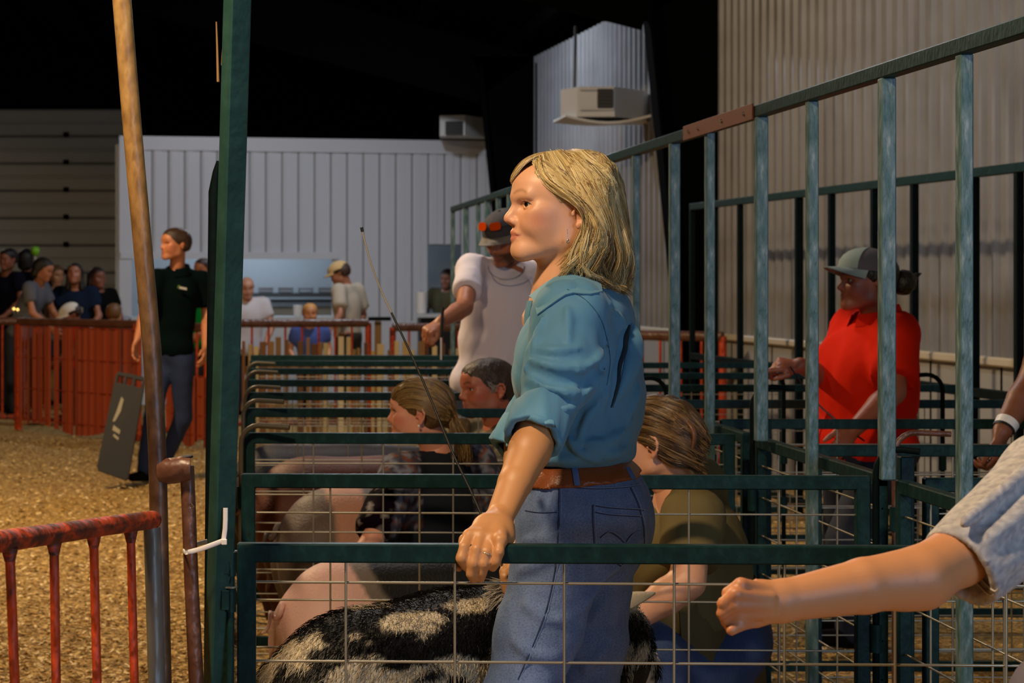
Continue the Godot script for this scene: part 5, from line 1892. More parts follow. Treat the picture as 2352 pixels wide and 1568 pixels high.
	var fade := func(p: Vector3, n: Vector3) -> Color:
		var v := 0.5 + 0.5 * jf.noise.get_noise_3dv(p * 2.2)
		var thigh := exp(-((p.x - P(1215, 0, 4.4).x) / 0.05) ** 2) * smoothstep(0.9, 0.75, p.y)
		return hexl("#5a75a5").lerp(hexl("#95add6"), clampf(0.45 * v + 0.35 * thigh + 0.1, 0, 1))
	obj("jeans", Surf.new().field(jf, 0.0075, fade), M.denim, t)
	var st := Surf.new()
	var dark := hexl("#2c3c63")
	var pale := hexl("#8fa3c8")
	for q in [
		[[1361, 1160], [1362, 1200], [1366, 1262]], [[1361, 1160], [1400, 1166], [1464, 1170], [1478, 1172]], [[1366, 1176], [1400, 1182], [1470, 1186]],
		[[1366, 1262], [1395, 1280], [1425, 1300]], [[1425, 1300], [1450, 1280], [1472, 1258]],
		[[1284, 1118], [1284, 1150], [1283, 1200], [1276, 1300], [1255, 1400], [1225, 1480], [1190, 1560]], [[1206, 1172], [1240, 1177], [1280, 1176]], [[1300, 1118], [1370, 1122], [1440, 1118], [1468, 1112]],
		[[1448, 1120], [1466, 1160], [1478, 1210], [1480, 1250]], [[1378, 1235], [1398, 1222], [1418, 1232], [1432, 1246]], [[1436, 1246], [1450, 1228], [1466, 1222]]]:
		var h2 := hug(jf, q, 18, 0.0003)
		if h2.size() > 3:
			st.tube(h2, 0.0013, 5, false, dark)
			for i in h2.size():
				h2[i] += Vector3(0.004, 0.0015, 0.0004)
			st.tube(h2, 0.0007, 4, false, pale)
	obj("stitching", st, M.denim_plain, t)
	var bl := Field.new()
	for i in jb.A.size():
		bl.put(jb.A[i], jb.A[i] + jb.AB[i], jb.W[i], jb.NN[i], jb.U[i], jb.R0[i], jb.R1[i], jb.K[i], 0, jb.RD[i])
	bl.grow = 0.0075
	var bn := Vector3(-0.09, 1, 0).normalized()
	var bc := P(1340, 1090, 4.5)
	bl.cuts.append([bn, bn.dot(bc) + 0.0205])
	bl.cuts.append([-bn, -bn.dot(bc) + 0.0170])
	obj("belt", Surf.new().field(bl, 0.006, lin(Color("#8a4a22"))), M.leather, t)
	for q in [[1320, 1062, 1326, 1122], [1440, 1060, 1456, 1112]]:
		var lp := hug(bl, [[q[0], q[1] + 12], [(q[0] + q[2]) / 2.0, (q[1] + q[3]) / 2.0], [q[2], q[3] - 8]], 6, 0.003)
		var lr := []
		for p: Vector3 in lp:
			lr.append([p + Vector3(-0.006, 0, 0), p + Vector3(0, 0, 0.0015), p + Vector3(0.006, 0, 0)])
		if lr.size() > 2:
			obj("belt_loop", Surf.new().sheet(lr, 0.002, hexl("#5a74a4")), M.denim_plain, t)
	# ---- hair: a body of hair and loose strands over it
	var z0 := 4.56
	var hg := Field.new()
	var TB := T.basis
	hg.ell(T * Vector3(-0.016, 0.036, 0), TB, Vector3(0.098, 0.077, 0.081), 0.01)
	hg.ell(T * Vector3(0.034, 0.060, 0.008), TB, Vector3(0.072, 0.042, 0.062), 0.03)
	hg.cap(P(1350, 430, z0), P(1378, 560, z0), 0.066, 0.058, 0.04)
	hg.cap(P(1378, 560, z0), P(1395, 622, z0), 0.056, 0.032, 0.03)
	for g: float in [-1.0, 1.0]:
		hg.cap(P(1366, 440, z0 + g * 0.05), P(1356, 560, z0 + g * 0.062), 0.034, 0.036, 0.03)
		hg.cap(P(1352, 560, z0 + g * 0.062), P(1338, 612, z0 + g * 0.055), 0.038, 0.020, 0.02)
	hg.ell(T * Vector3(0.098, -0.035, 0), TB, Vector3(0.085, 0.095, 0.09), 0.012, 1)
	hg.ell(T * Vector3(0.01, -0.045, 0.085), TB, Vector3(0.040, 0.055, 0.045), 0.01, 1)
	hg.ell(T * Vector3(0.006, -0.055, -0.075), TB, Vector3(0.040, 0.062, 0.030), 0.012, 1)
	hg.ell(T * Vector3(0.002, -0.012, -0.088), TB, Vector3(0.038, 0.036, 0.030), 0.008, 1)
	hg.ell(T * Vector3(0.03, -0.13, 0), TB, Vector3(0.085, 0.10, 0.07), 0.015, 1)
	hg.wrinkle(0.008, 16.0, Vector3(1.0, 0.35, 1.6), 12)
	obj("hair", Surf.new().field(hg, 0.006, lin(Color("#a58a5c"))), M.hair, t)
	var hs := Surf.new()
	var h := func(x: float, y: float, dz: float) -> Vector3: return P(x, y, z0 - dz)
	var guides := [
		[h.call(1236, 366, 0.030), h.call(1228, 388, 0.052), h.call(1244, 420, 0.066), h.call(1286, 446, 0.080), h.call(1332, 464, 0.095), h.call(1356, 506, 0.084), h.call(1334, 562, 0.072), h.call(1298, 605, 0.070), h.call(1292, 632, 0.066)],
		[h.call(1250, 357, 0.026), h.call(1258, 390, 0.062), h.call(1280, 430, 0.076), h.call(1324, 452, 0.090), h.call(1358, 492, 0.090), h.call(1360, 546, 0.083), h.call(1328, 590, 0.084), h.call(1312, 618, 0.080), h.call(1318, 640, 0.070)],
		[h.call(1262, 353, 0.020), h.call(1282, 390, 0.064), h.call(1310, 435, 0.080), h.call(1340, 480, 0.088), h.call(1362, 530, 0.090), h.call(1362, 575, 0.094), h.call(1345, 605, 0.092), h.call(1342, 632, 0.084), h.call(1358, 646, 0.070)],
		[h.call(1280, 350, 0.012), h.call(1310, 385, 0.062), h.call(1340, 430, 0.078), h.call(1368, 480, 0.086), h.call(1384, 530, 0.086), h.call(1384, 580, 0.088), h.call(1372, 612, 0.086), h.call(1372, 640, 0.078), h.call(1390, 656, 0.064)],
		[h.call(1300, 350, 0.005), h.call(1338, 385, 0.050), h.call(1368, 430, 0.066), h.call(1394, 490, 0.070), h.call(1408, 545, 0.068), h.call(1412, 590, 0.068), h.call(1405, 625, 0.064), h.call(1408, 650, 0.056), h.call(1420, 662, 0.046)],
		[h.call(1318, 353, -0.005), h.call(1360, 385, 0.028), h.call(1392, 435, 0.040), h.call(1416, 500, 0.040), h.call(1428, 555, 0.038), h.call(1434, 600, 0.036), h.call(1432, 635, 0.032), h.call(1430, 655, 0.026), h.call(1428, 668, 0.018)],
		[h.call(1330, 358, -0.020), h.call(1372, 388, -0.005), h.call(1402, 440, 0.0), h.call(1424, 500, 0.0), h.call(1438, 560, 0.0), h.call(1444, 605, -0.004), h.call(1440, 640, -0.008), h.call(1436, 658, -0.010), h.call(1430, 668, -0.014)],
		[h.call(1322, 356, -0.030), h.call(1362, 390, -0.045), h.call(1394, 440, -0.05), h.call(1414, 500, -0.05), h.call(1426, 560, -0.05), h.call(1430, 605, -0.05), h.call(1426, 640, -0.05), h.call(1420, 655, -0.05), h.call(1412, 662, -0.05)]]
	var tones := [hexl("#b49a66"), hexl("#c9b078"), hexl("#8c7046"), hexl("#d8c390"), hexl("#a08552"), hexl("#7a6040"), hexl("#cdb57e"), hexl("#e0cf9f")]
	strands(hs, guides, 240, 22, tones, hg, 0.00075, 0.0075, 0.012, 18)
	strands(hs, guides, 140, 1, tones, hg, 0.0005, 0.014, 0.014, 18)
	# front lock combed from the parting over the brow to the far temple
	var front := [
		[h.call(1262, 353, 0.020), h.call(1240, 356, 0.030), h.call(1215, 368, 0.034), h.call(1196, 384, 0.032), h.call(1184, 402, 0.024), h.call(1179, 416, 0.010)],
		[h.call(1262, 352, 0.010), h.call(1238, 354, 0.014), h.call(1210, 366, 0.014), h.call(1190, 384, 0.010), h.call(1179, 404, 0.0), h.call(1176, 420, -0.012)],
		[h.call(1280, 350, 0.0), h.call(1245, 352, -0.010), h.call(1212, 366, -0.018), h.call(1192, 386, -0.025), h.call(1182, 408, -0.035), h.call(1180, 430, -0.045)]]
	strands(hs, front, 46, 22, tones, hg, 0.0007, 0.004, 0.001, 12)
	var top := [
		[h.call(1244, 362, 0.034), h.call(1262, 372, 0.050), h.call(1290, 392, 0.064), h.call(1320, 420, 0.072), h.call(1350, 470, 0.082)],
		[h.call(1225, 372, 0.036), h.call(1240, 392, 0.060), h.call(1262, 424, 0.074), h.call(1296, 445, 0.082), h.call(1334, 464, 0.094)]]
	strands(hs, top, 36, 22, tones, hg, 0.0007, 0.005, 0.001, 10)
	obj("hair_strands", hs, M.strand, t)
	# whip
	var w := thing("show_whip", "long thin show whip, pale at the top and black below, held by the blonde woman", "whip", P(1168, 1330, 4.54))
	var wu := loft([P(832, 530, 4.90), P(850, 598, 4.88), P(876, 668, 4.86), P(899, 718, 4.84)], 14)
	obj("pale_shaft", Surf.new().tube(wu, 0.0019, 8), M.whip_pale, w)
	obj("dark_shaft", Surf.new().tube(loft([P(899, 718, 4.84), P(945, 815, 4.80), P(990, 918, 4.76), P(1040, 1040, 4.70), P(1085, 1135, 4.65), P(1112, 1198, 4.61), P(1150, 1290, 4.54), P(1172, 1340, 4.52), P(1180, 1362, 4.515)], 26), 0.0025, 8), M.black, w)
	obj("tip", Surf.new().tube([P(830.5, 522, 4.90), P(832.5, 532, 4.90)], 0.0036, 8), M.black, w)

# ---------------------------------------------------------------- people by the pens
func print_on(f: Field, px: Array, parent: Node3D, called: String, m: Material, r := 0.003) -> void:
	var pts := hug(f, px, maxi(4, px.size() * 3), 0.001)
	if pts.size() > 1:
		obj(called, Surf.new().tube(pts, r, 5), m, parent)

func collar_on(t: Node3D, nb: Vector3, fwd: Vector3, r: float, c: Color, droop := 0.045) -> void:   # polo collar: a ring that falls open in front
	var right := fwd.cross(Vector3.UP).normalized()
	var rows := []
	for i in 21:
		var a := lerpf(0.28, TAU - 0.28, i / 20.0)
		var dir := fwd * cos(a) + right * sin(a)
		var low := 0.018 * (0.5 + 0.5 * cos(a))
		rows.append([nb + dir * r + Vector3(0, 0.028 - low * 2.2, 0), nb + dir * (r + 0.012) + Vector3(0, 0.030 - low * 2.4, 0), nb + dir * (r + 0.030) + Vector3(0, 0.028 - droop - low * 2.4, 0)])
	obj("collar", Surf.new().sheet(rows, 0.003, lin(c)), M.cloth, t)

func ringside() -> void:
	# woman in an olive shirt crouching in the second pen
	var o := {"label": "crouching woman in an olive shirt with brown hair held by a claw clip", "head": P(1512, 1012, 5.859), "fwd": Vector3(-0.82, -0.10, -0.50), "up": Vector3(-0.1, 1, 0), "nb": P(1552, 1118, 5.878), "cf": Vector3(-0.80, 0, -0.42), "pv": P(1640, 1500, 5.953), "sw": 0.17, "girth": 1.22, "belly": 1.12,
		"shoL": P(1592, 1190, 5.689), "L": [P(1580, 1335, 5.594), P(1440, 1432, 5.604), Vector3(-1, -0.3, 0.1)], "R": [P(1500, 1400, 6.048), P(1420, 1440, 5.953)], "sleeve": 0.72, "loose": 1.25, "shirt": Color("#6d6142"), "skin": Color("#d19a7c"), "cell": 0.012, "hcell": 0.0055, "fine": true, "arm": 1.15, "collar": 1.25, "hem": -0.12, "blush": 0.5, "seed": 11,
		"LL": [P(1490, 1490, 5.689), P(1600, 1760, 5.67)], "RL": [P(1440, 1500, 6.095), P(1560, 1780, 6.095)], "leg": 1.12, "trousers": Color("#39507c")}
	var t := person(o)
	var T: Transform3D = t.get_meta("frame")
	t.remove_meta("frame")
	var hf := hair_shape(T, 1.0, "pony")
	hf.ell(T * Vector3(-0.10, 0.0, 0), T.basis, Vector3(0.035, 0.055, 0.05), 0.03)
	hf.wrinkle(0.008, 18.0, Vector3(1, 0.6, 1), 5)
	obj("hair", Surf.new().field(hf, 0.006, lin(Color("#4b3520"))), M.hair, t)
	var hs := Surf.new()
	var tn := [hexl("#5c4226"), hexl("#3e2b18"), hexl("#7a5c36"), hexl("#8f7148"), hexl("#4b3520")]
	var q := func(a: float, b: float, c: float) -> Vector3: return T * Vector3(a, b, c)
	strands(hs, [
		[q.call(0.082, 0.075, 0.0), q.call(0.045, 0.11, -0.02), q.call(-0.03, 0.12, -0.03), q.call(-0.09, 0.07, -0.02), q.call(-0.125, 0.02, -0.01), q.call(-0.135, -0.03, 0.0)],
		[q.call(0.078, 0.065, -0.03), q.call(0.035, 0.09, -0.06), q.call(-0.03, 0.085, -0.08), q.call(-0.085, 0.04, -0.06), q.call(-0.12, 0.0, -0.03), q.call(-0.135, -0.04, -0.01)],
		[q.call(0.06, 0.04, -0.062), q.call(0.025, 0.05, -0.078), q.call(-0.03, 0.035, -0.09), q.call(-0.08, 0.0, -0.07), q.call(-0.11, -0.03, -0.04), q.call(-0.13, -0.06, -0.02)],
		[q.call(0.03, 0.02, -0.075), q.call(0.0, 0.015, -0.085), q.call(-0.04, -0.01, -0.088), q.call(-0.075, -0.035, -0.07), q.call(-0.10, -0.055, -0.045), q.call(-0.12, -0.085, -0.02)],
		[q.call(-0.03, -0.03, -0.075), q.call(-0.045, -0.045, -0.075), q.call(-0.07, -0.06, -0.065), q.call(-0.09, -0.065, -0.05), q.call(-0.105, -0.07, -0.03), q.call(-0.12, -0.10, -0.02)]], 120, 9, tn, hf, 0.0012, 0.008, 0.007, 12)
	obj("hair_strands", hs, M.strand, t)
	var cl := thing("claw_clip", "brown claw clip in the crouching woman's hair", "hair clip", P(1588, 1000, 5.783))
	obj("jaw", Surf.new().tube(loft([P(1578, 968, 5.764), P(1592, 985, 5.746), P(1596, 1010, 5.746), P(1588, 1040, 5.764)], 9), [0.005, 0.007, 0.008, 0.0085, 0.0085, 0.008, 0.0075, 0.006, 0.004], 8, true, Color.WHITE, 0.6), M.clip, cl)
	obj("jaw", Surf.new().tube(loft([P(1572, 966, 5.821), P(1580, 985, 5.802), P(1582, 1010, 5.802), P(1578, 1036, 5.812)], 9), [0.005, 0.007, 0.008, 0.0085, 0.0085, 0.008, 0.0075, 0.006, 0.004], 8, true, Color.WHITE, 0.6), M.clip, cl)
	for i in 5:
		var u := 0.15 + i * 0.18
		var a: Vector3 = P(1580, 968, 5.764).lerp(P(1590, 1040, 5.764), u)
		obj("tooth", Surf.new().tube([a, a + Vector3(-0.018, -0.004, 0.006), a + Vector3(-0.03, -0.012, 0.0)], [0.003, 0.0026, 0.0015], 6), M.clip, cl)
	# the loose tail of her shirt, hanging behind her
	var drape := []
	for i in 8:
		var v := i / 7.0
		var row := []
		for k in 9:
			var u := k / 8.0
			row.append(P(lerpf(1560, 1735, u) + 30 * v * u + 9 * sin(u * 14 + v * 2), lerpf(1395, 1600, v) - 14 * sin(PI * u), 5.71 + 0.25 * u * u + 0.012 * sin(u * 14)))
		drape.append(row)
	obj("shirt_tail", Surf.new().sheet(drape, 0.004, lin(Color("#5f543a"))), M.cloth, t)

	# woman with a ponytail sitting in the third pen
	var lace := func(p: Vector3, n: Vector3) -> Color:
		var v := M.blot.get_noise_3dv(p * 1.0) as float
		var w := M.blot.get_noise_3dv(p * 1.6 + Vector3(5, 2, 9)) as float
		if p.x < 0.535 + (p.y - 0.70) * 0.25 and p.y < 0.76:
			return hexl("#0d0c0e").lerp(hexl("#8f8886"), smoothstep(0.25, 0.45, v))
		if p.y > 0.60 and (p.x < 0.625 or p.x > 0.815):
			var c := hexl("#41424f").lerp(hexl("#7d8190"), smoothstep(0.0, 0.3, v))
			return c.lerp(hexl("#7c4a38"), smoothstep(0.28, 0.42, w))
		return hexl("#262731")
	o = {"label": "woman with a light brown ponytail and floral-shouldered dark blouse, seated among the pens", "head": P(968, 948, 7.494), "fwd": Vector3(-0.94, -0.06, -0.30), "nb": P(1006, 1040, 7.513), "cf": Vector3(-0.62, 0, -0.78), "pv": P(1015, 1370, 7.542), "sw": 0.185, "girth": 1.2,
		"L": [P(858, 1235, 7.229), P(800, 1330, 7.16)], "R": [P(1165, 1250, 7.589), P(1120, 1380, 7.304)], "sleeve": 0.95, "loose": 1.2, "shirt_tint": lace, "skin": Color("#d8977c"), "lip": Color("#b06458"), "hs": 0.96, "s": 0.95, "cell": 0.013, "hcell": 0.006, "fine": true, "collar": 1.35, "blush": 0.6,
		"LL": [P(890, 1400, 7.16), P(905, 1640, 7.16)], "RL": [P(1010, 1400, 7.16), P(1010, 1640, 7.16)], "trousers": Color("#26304a"), "seed": 21}
	t = person(o)
	T = t.get_meta("frame")
	t.remove_meta("frame")
	hf = hair_shape(T, 1.0, "pony")
	hf.cap(T * Vector3(-0.095, -0.02, 0), T * Vector3(-0.135, -0.05, -0.005), 0.022, 0.03, 0.02)
	hf.cap(T * Vector3(-0.135, -0.05, -0.005), T * Vector3(-0.155, -0.17, -0.01), 0.030, 0.016, 0.02)
	hf.wrinkle(0.005, 22.0, Vector3(1, 0.5, 1), 5)
	obj("hair", Surf.new().field(hf, 0.006, lin(Color("#5d4629"))), M.hair, t)
	hs = Surf.new()
	tn = [hexl("#6a5030"), hexl("#4d3a22"), hexl("#8a6c42"), hexl("#5d4629"), hexl("#a0824f")]
	q = func(a: float, b: float, c: float) -> Vector3: return T * Vector3(a, b, c)
	strands(hs, [
		[q.call(0.082, 0.075, 0.0), q.call(0.03, 0.118, -0.005), q.call(-0.05, 0.115, -0.01), q.call(-0.10, 0.05, -0.01), q.call(-0.10, -0.01, -0.005)],
		[q.call(0.078, 0.062, -0.035), q.call(0.03, 0.09, -0.06), q.call(-0.04, 0.08, -0.075), q.call(-0.09, 0.03, -0.05), q.call(-0.10, -0.015, -0.01)],
		[q.call(0.062, 0.035, -0.062), q.call(0.025, 0.045, -0.078), q.call(-0.04, 0.03, -0.085), q.call(-0.085, 0.0, -0.055), q.call(-0.10, -0.02, -0.012)],
		[q.call(0.02, 0.02, -0.076), q.call(-0.01, 0.018, -0.084), q.call(-0.045, -0.01, -0.082), q.call(-0.08, -0.025, -0.05), q.call(-0.10, -0.025, -0.012)]], 110, 8, tn, hf, 0.0012, 0.003, 0.001, 10)
	strands(hs, [
		[q.call(-0.095, -0.01, -0.01), q.call(-0.13, -0.02, -0.035), q.call(-0.16, -0.09, -0.04), q.call(-0.165, -0.18, -0.03)],
		[q.call(-0.095, -0.01, -0.01), q.call(-0.12, -0.03, -0.04), q.call(-0.14, -0.09, -0.045), q.call(-0.145, -0.17, -0.035)],
		[q.call(-0.095, -0.02, -0.01), q.call(-0.11, -0.05, -0.035), q.call(-0.12, -0.10, -0.035), q.call(-0.125, -0.16, -0.025)]], 50, 8, tn, hf, 0.0013, 0.008, 0.008, 10)
	obj("hair_strands", hs, M.strand, t)
	var ps := T * Vector3(-0.008, -0.040, -0.086)
	obj("earring", Surf.new().lathe([Vector2(0, -0.005), Vector2(0.0035, -0.0035), Vector2(0.005, 0), Vector2(0.0035, 0.0035), Vector2(0, 0.005)], Transform3D(Basis(), ps), 10), M.plastic_white, t)

	# grey-haired man behind the fourth panel
	var camo := func(p: Vector3, n: Vector3) -> Color:
		var v := M.blot.get_noise_3dv(p * 0.35) as float
		return hexl("#6b6250").lerp(hexl("#3a3a30"), smoothstep(0.0, 0.15, v)).lerp(hexl("#8d8674"), smoothstep(-0.15, -0.3, v))
	o = {"label": "man with short greying hair seated behind the ponytail woman, facing left", "head": P(1120, 892, 8.675), "fwd": Vector3(-0.93, -0.12, 0.34), "nb": P(1148, 968, 8.724), "cf": Vector3(-0.85, 0, 0.4), "pv": P(1160, 1290, 8.724), "sw": 0.19, "girth": 1.15, "belly": 1.1, "neck": 1.15,
		"L": [P(1090, 1150, 8.46), P(1010, 1230, 8.46)], "R": [P(1220, 1160, 8.821), P(1130, 1260, 8.626)], "sleeve": 0.75, "loose": 1.15, "shirt_tint": camo, "skin": Color("#b5694e"), "lip": Color("#99584c"), "brow": Color("#3a2a20"), "cell": 0.015, "hcell": 0.006, "fine": true, "blush": 0.6,
		"hair": "short", "hair_c": Color("#3b2f28"), "LL": [P(1030, 1330, 8.46), P(1050, 1440, 8.46)], "RL": [P(1110, 1330, 8.46), P(1120, 1440, 8.46)], "trousers": Color("#2c3448"), "beard": 0.25, "beard_c": Color("#8a7f76"), "iris": Color("#2a2018")}
	t = person(o)
	T = t.get_meta("frame")
	t.remove_meta("frame")
	# grey at the temples
	hs = Surf.new()
	for g: float in [-1.0, 1.0]:
		for i in 160:
			var p := T * Vector3(rng.randf_range(-0.03, 0.035), rng.randf_range(-0.005, 0.055), 0.0)
			var l := T.affine_inverse() * p
			var z := 0.0745 * sqrt(maxf(0.05, 1.0 - ((l.x + 0.008) / 0.1) ** 2 - ((l.y - 0.03) / 0.085) ** 2)) + 0.0055
			var a := T * Vector3(l.x, l.y, z * g)
			hs.tube([a, a + T.basis * Vector3(-0.006, -0.010, 0.001 * g)], 0.001, 4, false, hexl("#8f8882"))
	obj("grey_temples", hs, M.strand, t)

	# man in a white T-shirt with a cap and sunglasses on it
	o = {"label": "man in a white T-shirt and grey cap with orange sunglasses, looking down", "head": P(1163, 545, 9.927), "fwd": Vector3(-0.58, -0.42, 0.70), "nb": P(1160, 605, 10.011), "cf": Vector3(-0.35, 0, 0.93), "pv": P(1118, 905, 9.98), "sw": 0.195, "girth": 1.08,
		"shoR": P(1082, 618, 9.927), "shoL": P(1250, 622, 10.032), "R": [P(1066, 706, 9.635), P(1014, 738, 9.384), Vector3(-0.75, -0.5, 0.4), Vector3(0.1, -0.9, -0.4), Vector3(0.5, 0.5, 0.6), [0.9, 0.95, 1.0, 1.0, 0.7]], "L": [P(1300, 730, 10.032), P(1280, 840, 9.823)], "sleeve": 0.62, "loose": 1.02, "shirt": Color("#e2dae4"), "skin": Color("#a8694a"), "lip": Color("#8a5044"), "brow": Color("#2c1d14"), "cell": 0.013, "hcell": 0.007, "hem": 0.03, "beard": 0.85, "beard_c": Color("#2c1d16"),
		"LL": [P(1085, 1130, 9.927), P(1090, 1370, 9.927)], "RL": [P(1150, 1130, 9.927), P(1160, 1370, 9.927)], "trousers": Color("#5a6a86"), "hair": "short", "hair_c": Color("#241811"), "cap": mat(Color("#3c3a3f"), 0.85), "brim": mat(Color("#77716a"), 0.85), "cap_tilt": 0.0, "handcell": 0.008, "seed": 31}
	t = person(o)
	T = t.get_meta("frame")
	t.remove_meta("frame")
	var nk: Array = []
	for i in 13:
		var a := PI * i / 12.0
		nk.append(P(1163 + 42 * -cos(a), 612 + 30 * sin(a), 9.82 - 0.03 * sin(a)))
	obj("necklace", Surf.new().tube(nk, 0.003, 6), M.steel, t)
	var sg := thing("sunglasses", "sunglasses with orange mirrored lenses resting on the grey cap", "sunglasses", T * Vector3(0.09, 0.085, 0))
	for g: float in [-1.0, 1.0]:
		var c := T * Vector3(0.103, 0.098, 0.031 * g)
		var outw := (T.basis * Vector3(0.75, 0.45, 0.25 * g)).normalized()
		var ux := outw.cross(T.basis.y).normalized()
		var uy := ux.cross(outw)
		var lens := []
		for i in 12:
			var a := TAU * i / 12.0
			lens.append(c + outw * 0.010 + ux * 0.027 * signf(cos(a)) * pow(absf(cos(a)), 0.6) + uy * 0.019 * signf(sin(a)) * pow(absf(sin(a)), 0.6))
		obj("lens", Surf.new().prism(lens, outw * 0.003), M.orange_lens, sg)
		lens.append(lens[0])
		obj("rim", Surf.new().tube(lens, 0.0022, 6), M.black, sg)
		obj("temple", Surf.new().tube([c + outw * 0.01 + ux * 0.026 * g * -1.0, T * Vector3(0.05, 0.085, 0.092 * g), T * Vector3(-0.03, 0.07, 0.096 * g)], 0.0022, 6), M.black, sg)
	obj("bridge", Surf.new().tube([T * Vector3(0.106, 0.104, -0.008), T * Vector3(0.109, 0.106, 0), T * Vector3(0.106, 0.104, 0.008)], 0.002, 6), M.black, sg)
	var sk := thing("show_stick", "short dark-handled stick held low by the man in the white T-shirt", "stick", P(1016, 740, 9.3))
	obj("handle", Surf.new().tube([P(1017, 706, 9.332), P(1013, 775, 9.3)], 0.007, 8), M.black, sk)
	obj("shaft", Surf.new().tube([P(1013, 775, 9.3), P(1013, 826, 9.3)], 0.0045, 8), M.plastic_white, sk)

	# woman in the red polo shirt
	o = {"label": "woman in a bright red polo shirt and grey cap with a dark hair bun", "head": P(1995, 648, 8.505), "fwd": Vector3(-0.99, -0.02, 0.10), "nb": P(2016, 722, 8.534), "cf": Vector3(-0.96, 0, 0.22), "pv": P(1990, 1040, 8.534), "sw": 0.18, "girth": 1.35, "belly": 1.16, "bust": 1.35, "neck": 1.1, "hs": 1.0,
		"shoL": P(2060, 765, 8.34), "L": [P(2052, 900, 8.184), P(1962, 985, 8.087), Vector3(-0.6, -0.7, 0.3), Vector3(-0.5, -0.2, -0.8)], "R": [P(1925, 880, 8.651), P(1838, 838, 8.476), Vector3(-1, 0.02, 0.1), Vector3(0, -0.8, -0.6), Vector3(-0.3, 0.6, 0.5), [0.15, 0.9, 1.0, 1.05, 0.6]], "sleeve": 0.8, "loose": 1.35, "shirt": Color("#dc2a12"), "skin": Color("#93553f"), "lip": Color("#7c4038"), "brow": Color("#2a1a14"), "arm": 1.15, "cell": 0.013, "hcell": 0.006, "hem": 0.10, "fine": true,
		"LL": [P(1950, 1240, 8.408), P(1960, 1450, 8.456)], "RL": [P(1940, 1240, 8.699), P(1950, 1450, 8.699)], "leg": 1.25, "trousers": Color("#1c2338"), "hair": "bun", "hair_c": Color("#120d0c"), "cap": mat(Color("#4b474d"), 0.85), "brim": mat(Color("#7f8f8c"), 0.85), "cap_tilt": 0.13, "iris": Color("#1c130e"), "seed": 41}
	t = person(o)
	T = t.get_meta("frame")
	t.remove_meta("frame")
	collar_on(t, o.nb + Vector3(-0.01, 0.012, 0), o.cf, 0.082, Color("#d02410"))
	var fp := []
	for i in 7:
		var row := []
		for k in 9:
			var a := lerpf(-0.9, 0.9, k / 8.0)
			var b := PI / 2 * i / 6.0
			row.append(T * (Basis(Vector3(0, 0, 1), 0.13) * Vector3(0.003 + cos(a) * 0.1215 * cos(b), 0.045 + 0.0895 * pow(sin(b), 0.85), sin(a) * 0.0915 * cos(b))))
		row.reverse()
		fp.append(row)
	obj("cap_front", Surf.new().sheet(fp, 0.002), mat(Color("#7f8f8c"), 0.85), t)
	var bun := Field.new()
	bun.ell(T * Vector3(-0.142, -0.004, 0), T.basis, Vector3(0.048, 0.050, 0.05), 0.02)
	bun.cap(T * Vector3(-0.08, -0.005, 0), T * Vector3(-0.13, -0.005, 0), 0.038, 0.034, 0.02)
	bun.cap(T * Vector3(-0.17, 0.01, 0), T * Vector3(-0.215, 0.03, 0.0), 0.018, 0.004, 0.02)
	bun.wrinkle(0.006, 30.0)
	obj("bun", Surf.new().field(bun, 0.007, hexl("#120d0c")), M.hair, t)
	var w := thing("show_whip", "thin dark whip held across the red polo shirt", "whip", P(1962, 1005, 8.048))
	obj("shaft", Surf.new().tube(loft([P(1815, 842, 8.418), P(1870, 918, 8.311), P(1930, 972, 8.184), P(1985, 1012, 8.029)], 14), 0.0035, 6), M.black, w)

	# arm and shoulder of a person at the right edge
	o = {"label": "person in black with a white wristband, cut off by the right edge", "head": P(2510, 560, 7.1), "fwd": Vector3(-0.8, -0.2, 0.3), "nb": P(2505, 640, 7.12), "cf": Vector3(-0.9, 0, 0.4), "pv": P(2500, 1010, 7.15), "sw": 0.19,
		"shoL": P(2420, 715, 7.0), "L": [P(2372, 875, 6.95), P(2302, 990, 6.86), Vector3(-0.15, -0.95, 0.1), Vector3(-0.8, 0, -0.6), Vector3(-0.6, -0.4, 0.4), [0.7, 0.75, 0.8, 0.8, 0.5]], "R": [P(2480, 900, 7.4), P(2400, 1010, 7.3)], "sleeve": 0.35, "shirt": Color("#141416"), "skin": Color("#7d4b33"), "cell": 0.014, "hcell": 0.01, "arm": 1.15,
		"LL": [P(2440, 1330, 7.1), P(2440, 1640, 7.1)], "RL": [P(2460, 1330, 7.3), P(2460, 1640, 7.3)], "trousers": Color("#15161c"), "hair": "short", "hair_c": Color("#15100d"), "handcell": 0.007}
	t = person(o)
	t.remove_meta("frame")
	var wd: Vector3 = ((o.L[1] as Vector3) - o.L[0]).normalized()
	var wb := thing("wristband", "white paper wristband on the dark wrist at the right edge", "wristband", o.L[1])
	var wp0: Vector3 = (o.L[1] as Vector3) - wd * 0.028
	obj("band", Surf.new().tube([wp0 - wd * 0.013, wp0 + wd * 0.013], [0.0375, 0.0355], 20, false), M.plastic_white, wb)
	var wb2 := thing("bracelet", "black band beside the white wristband", "bracelet", o.L[1])
	obj("band", Surf.new().tube([wp0 + wd * 0.014, wp0 + wd * 0.022], [0.0365, 0.0350], 20, false), M.black, wb2)

	youth()

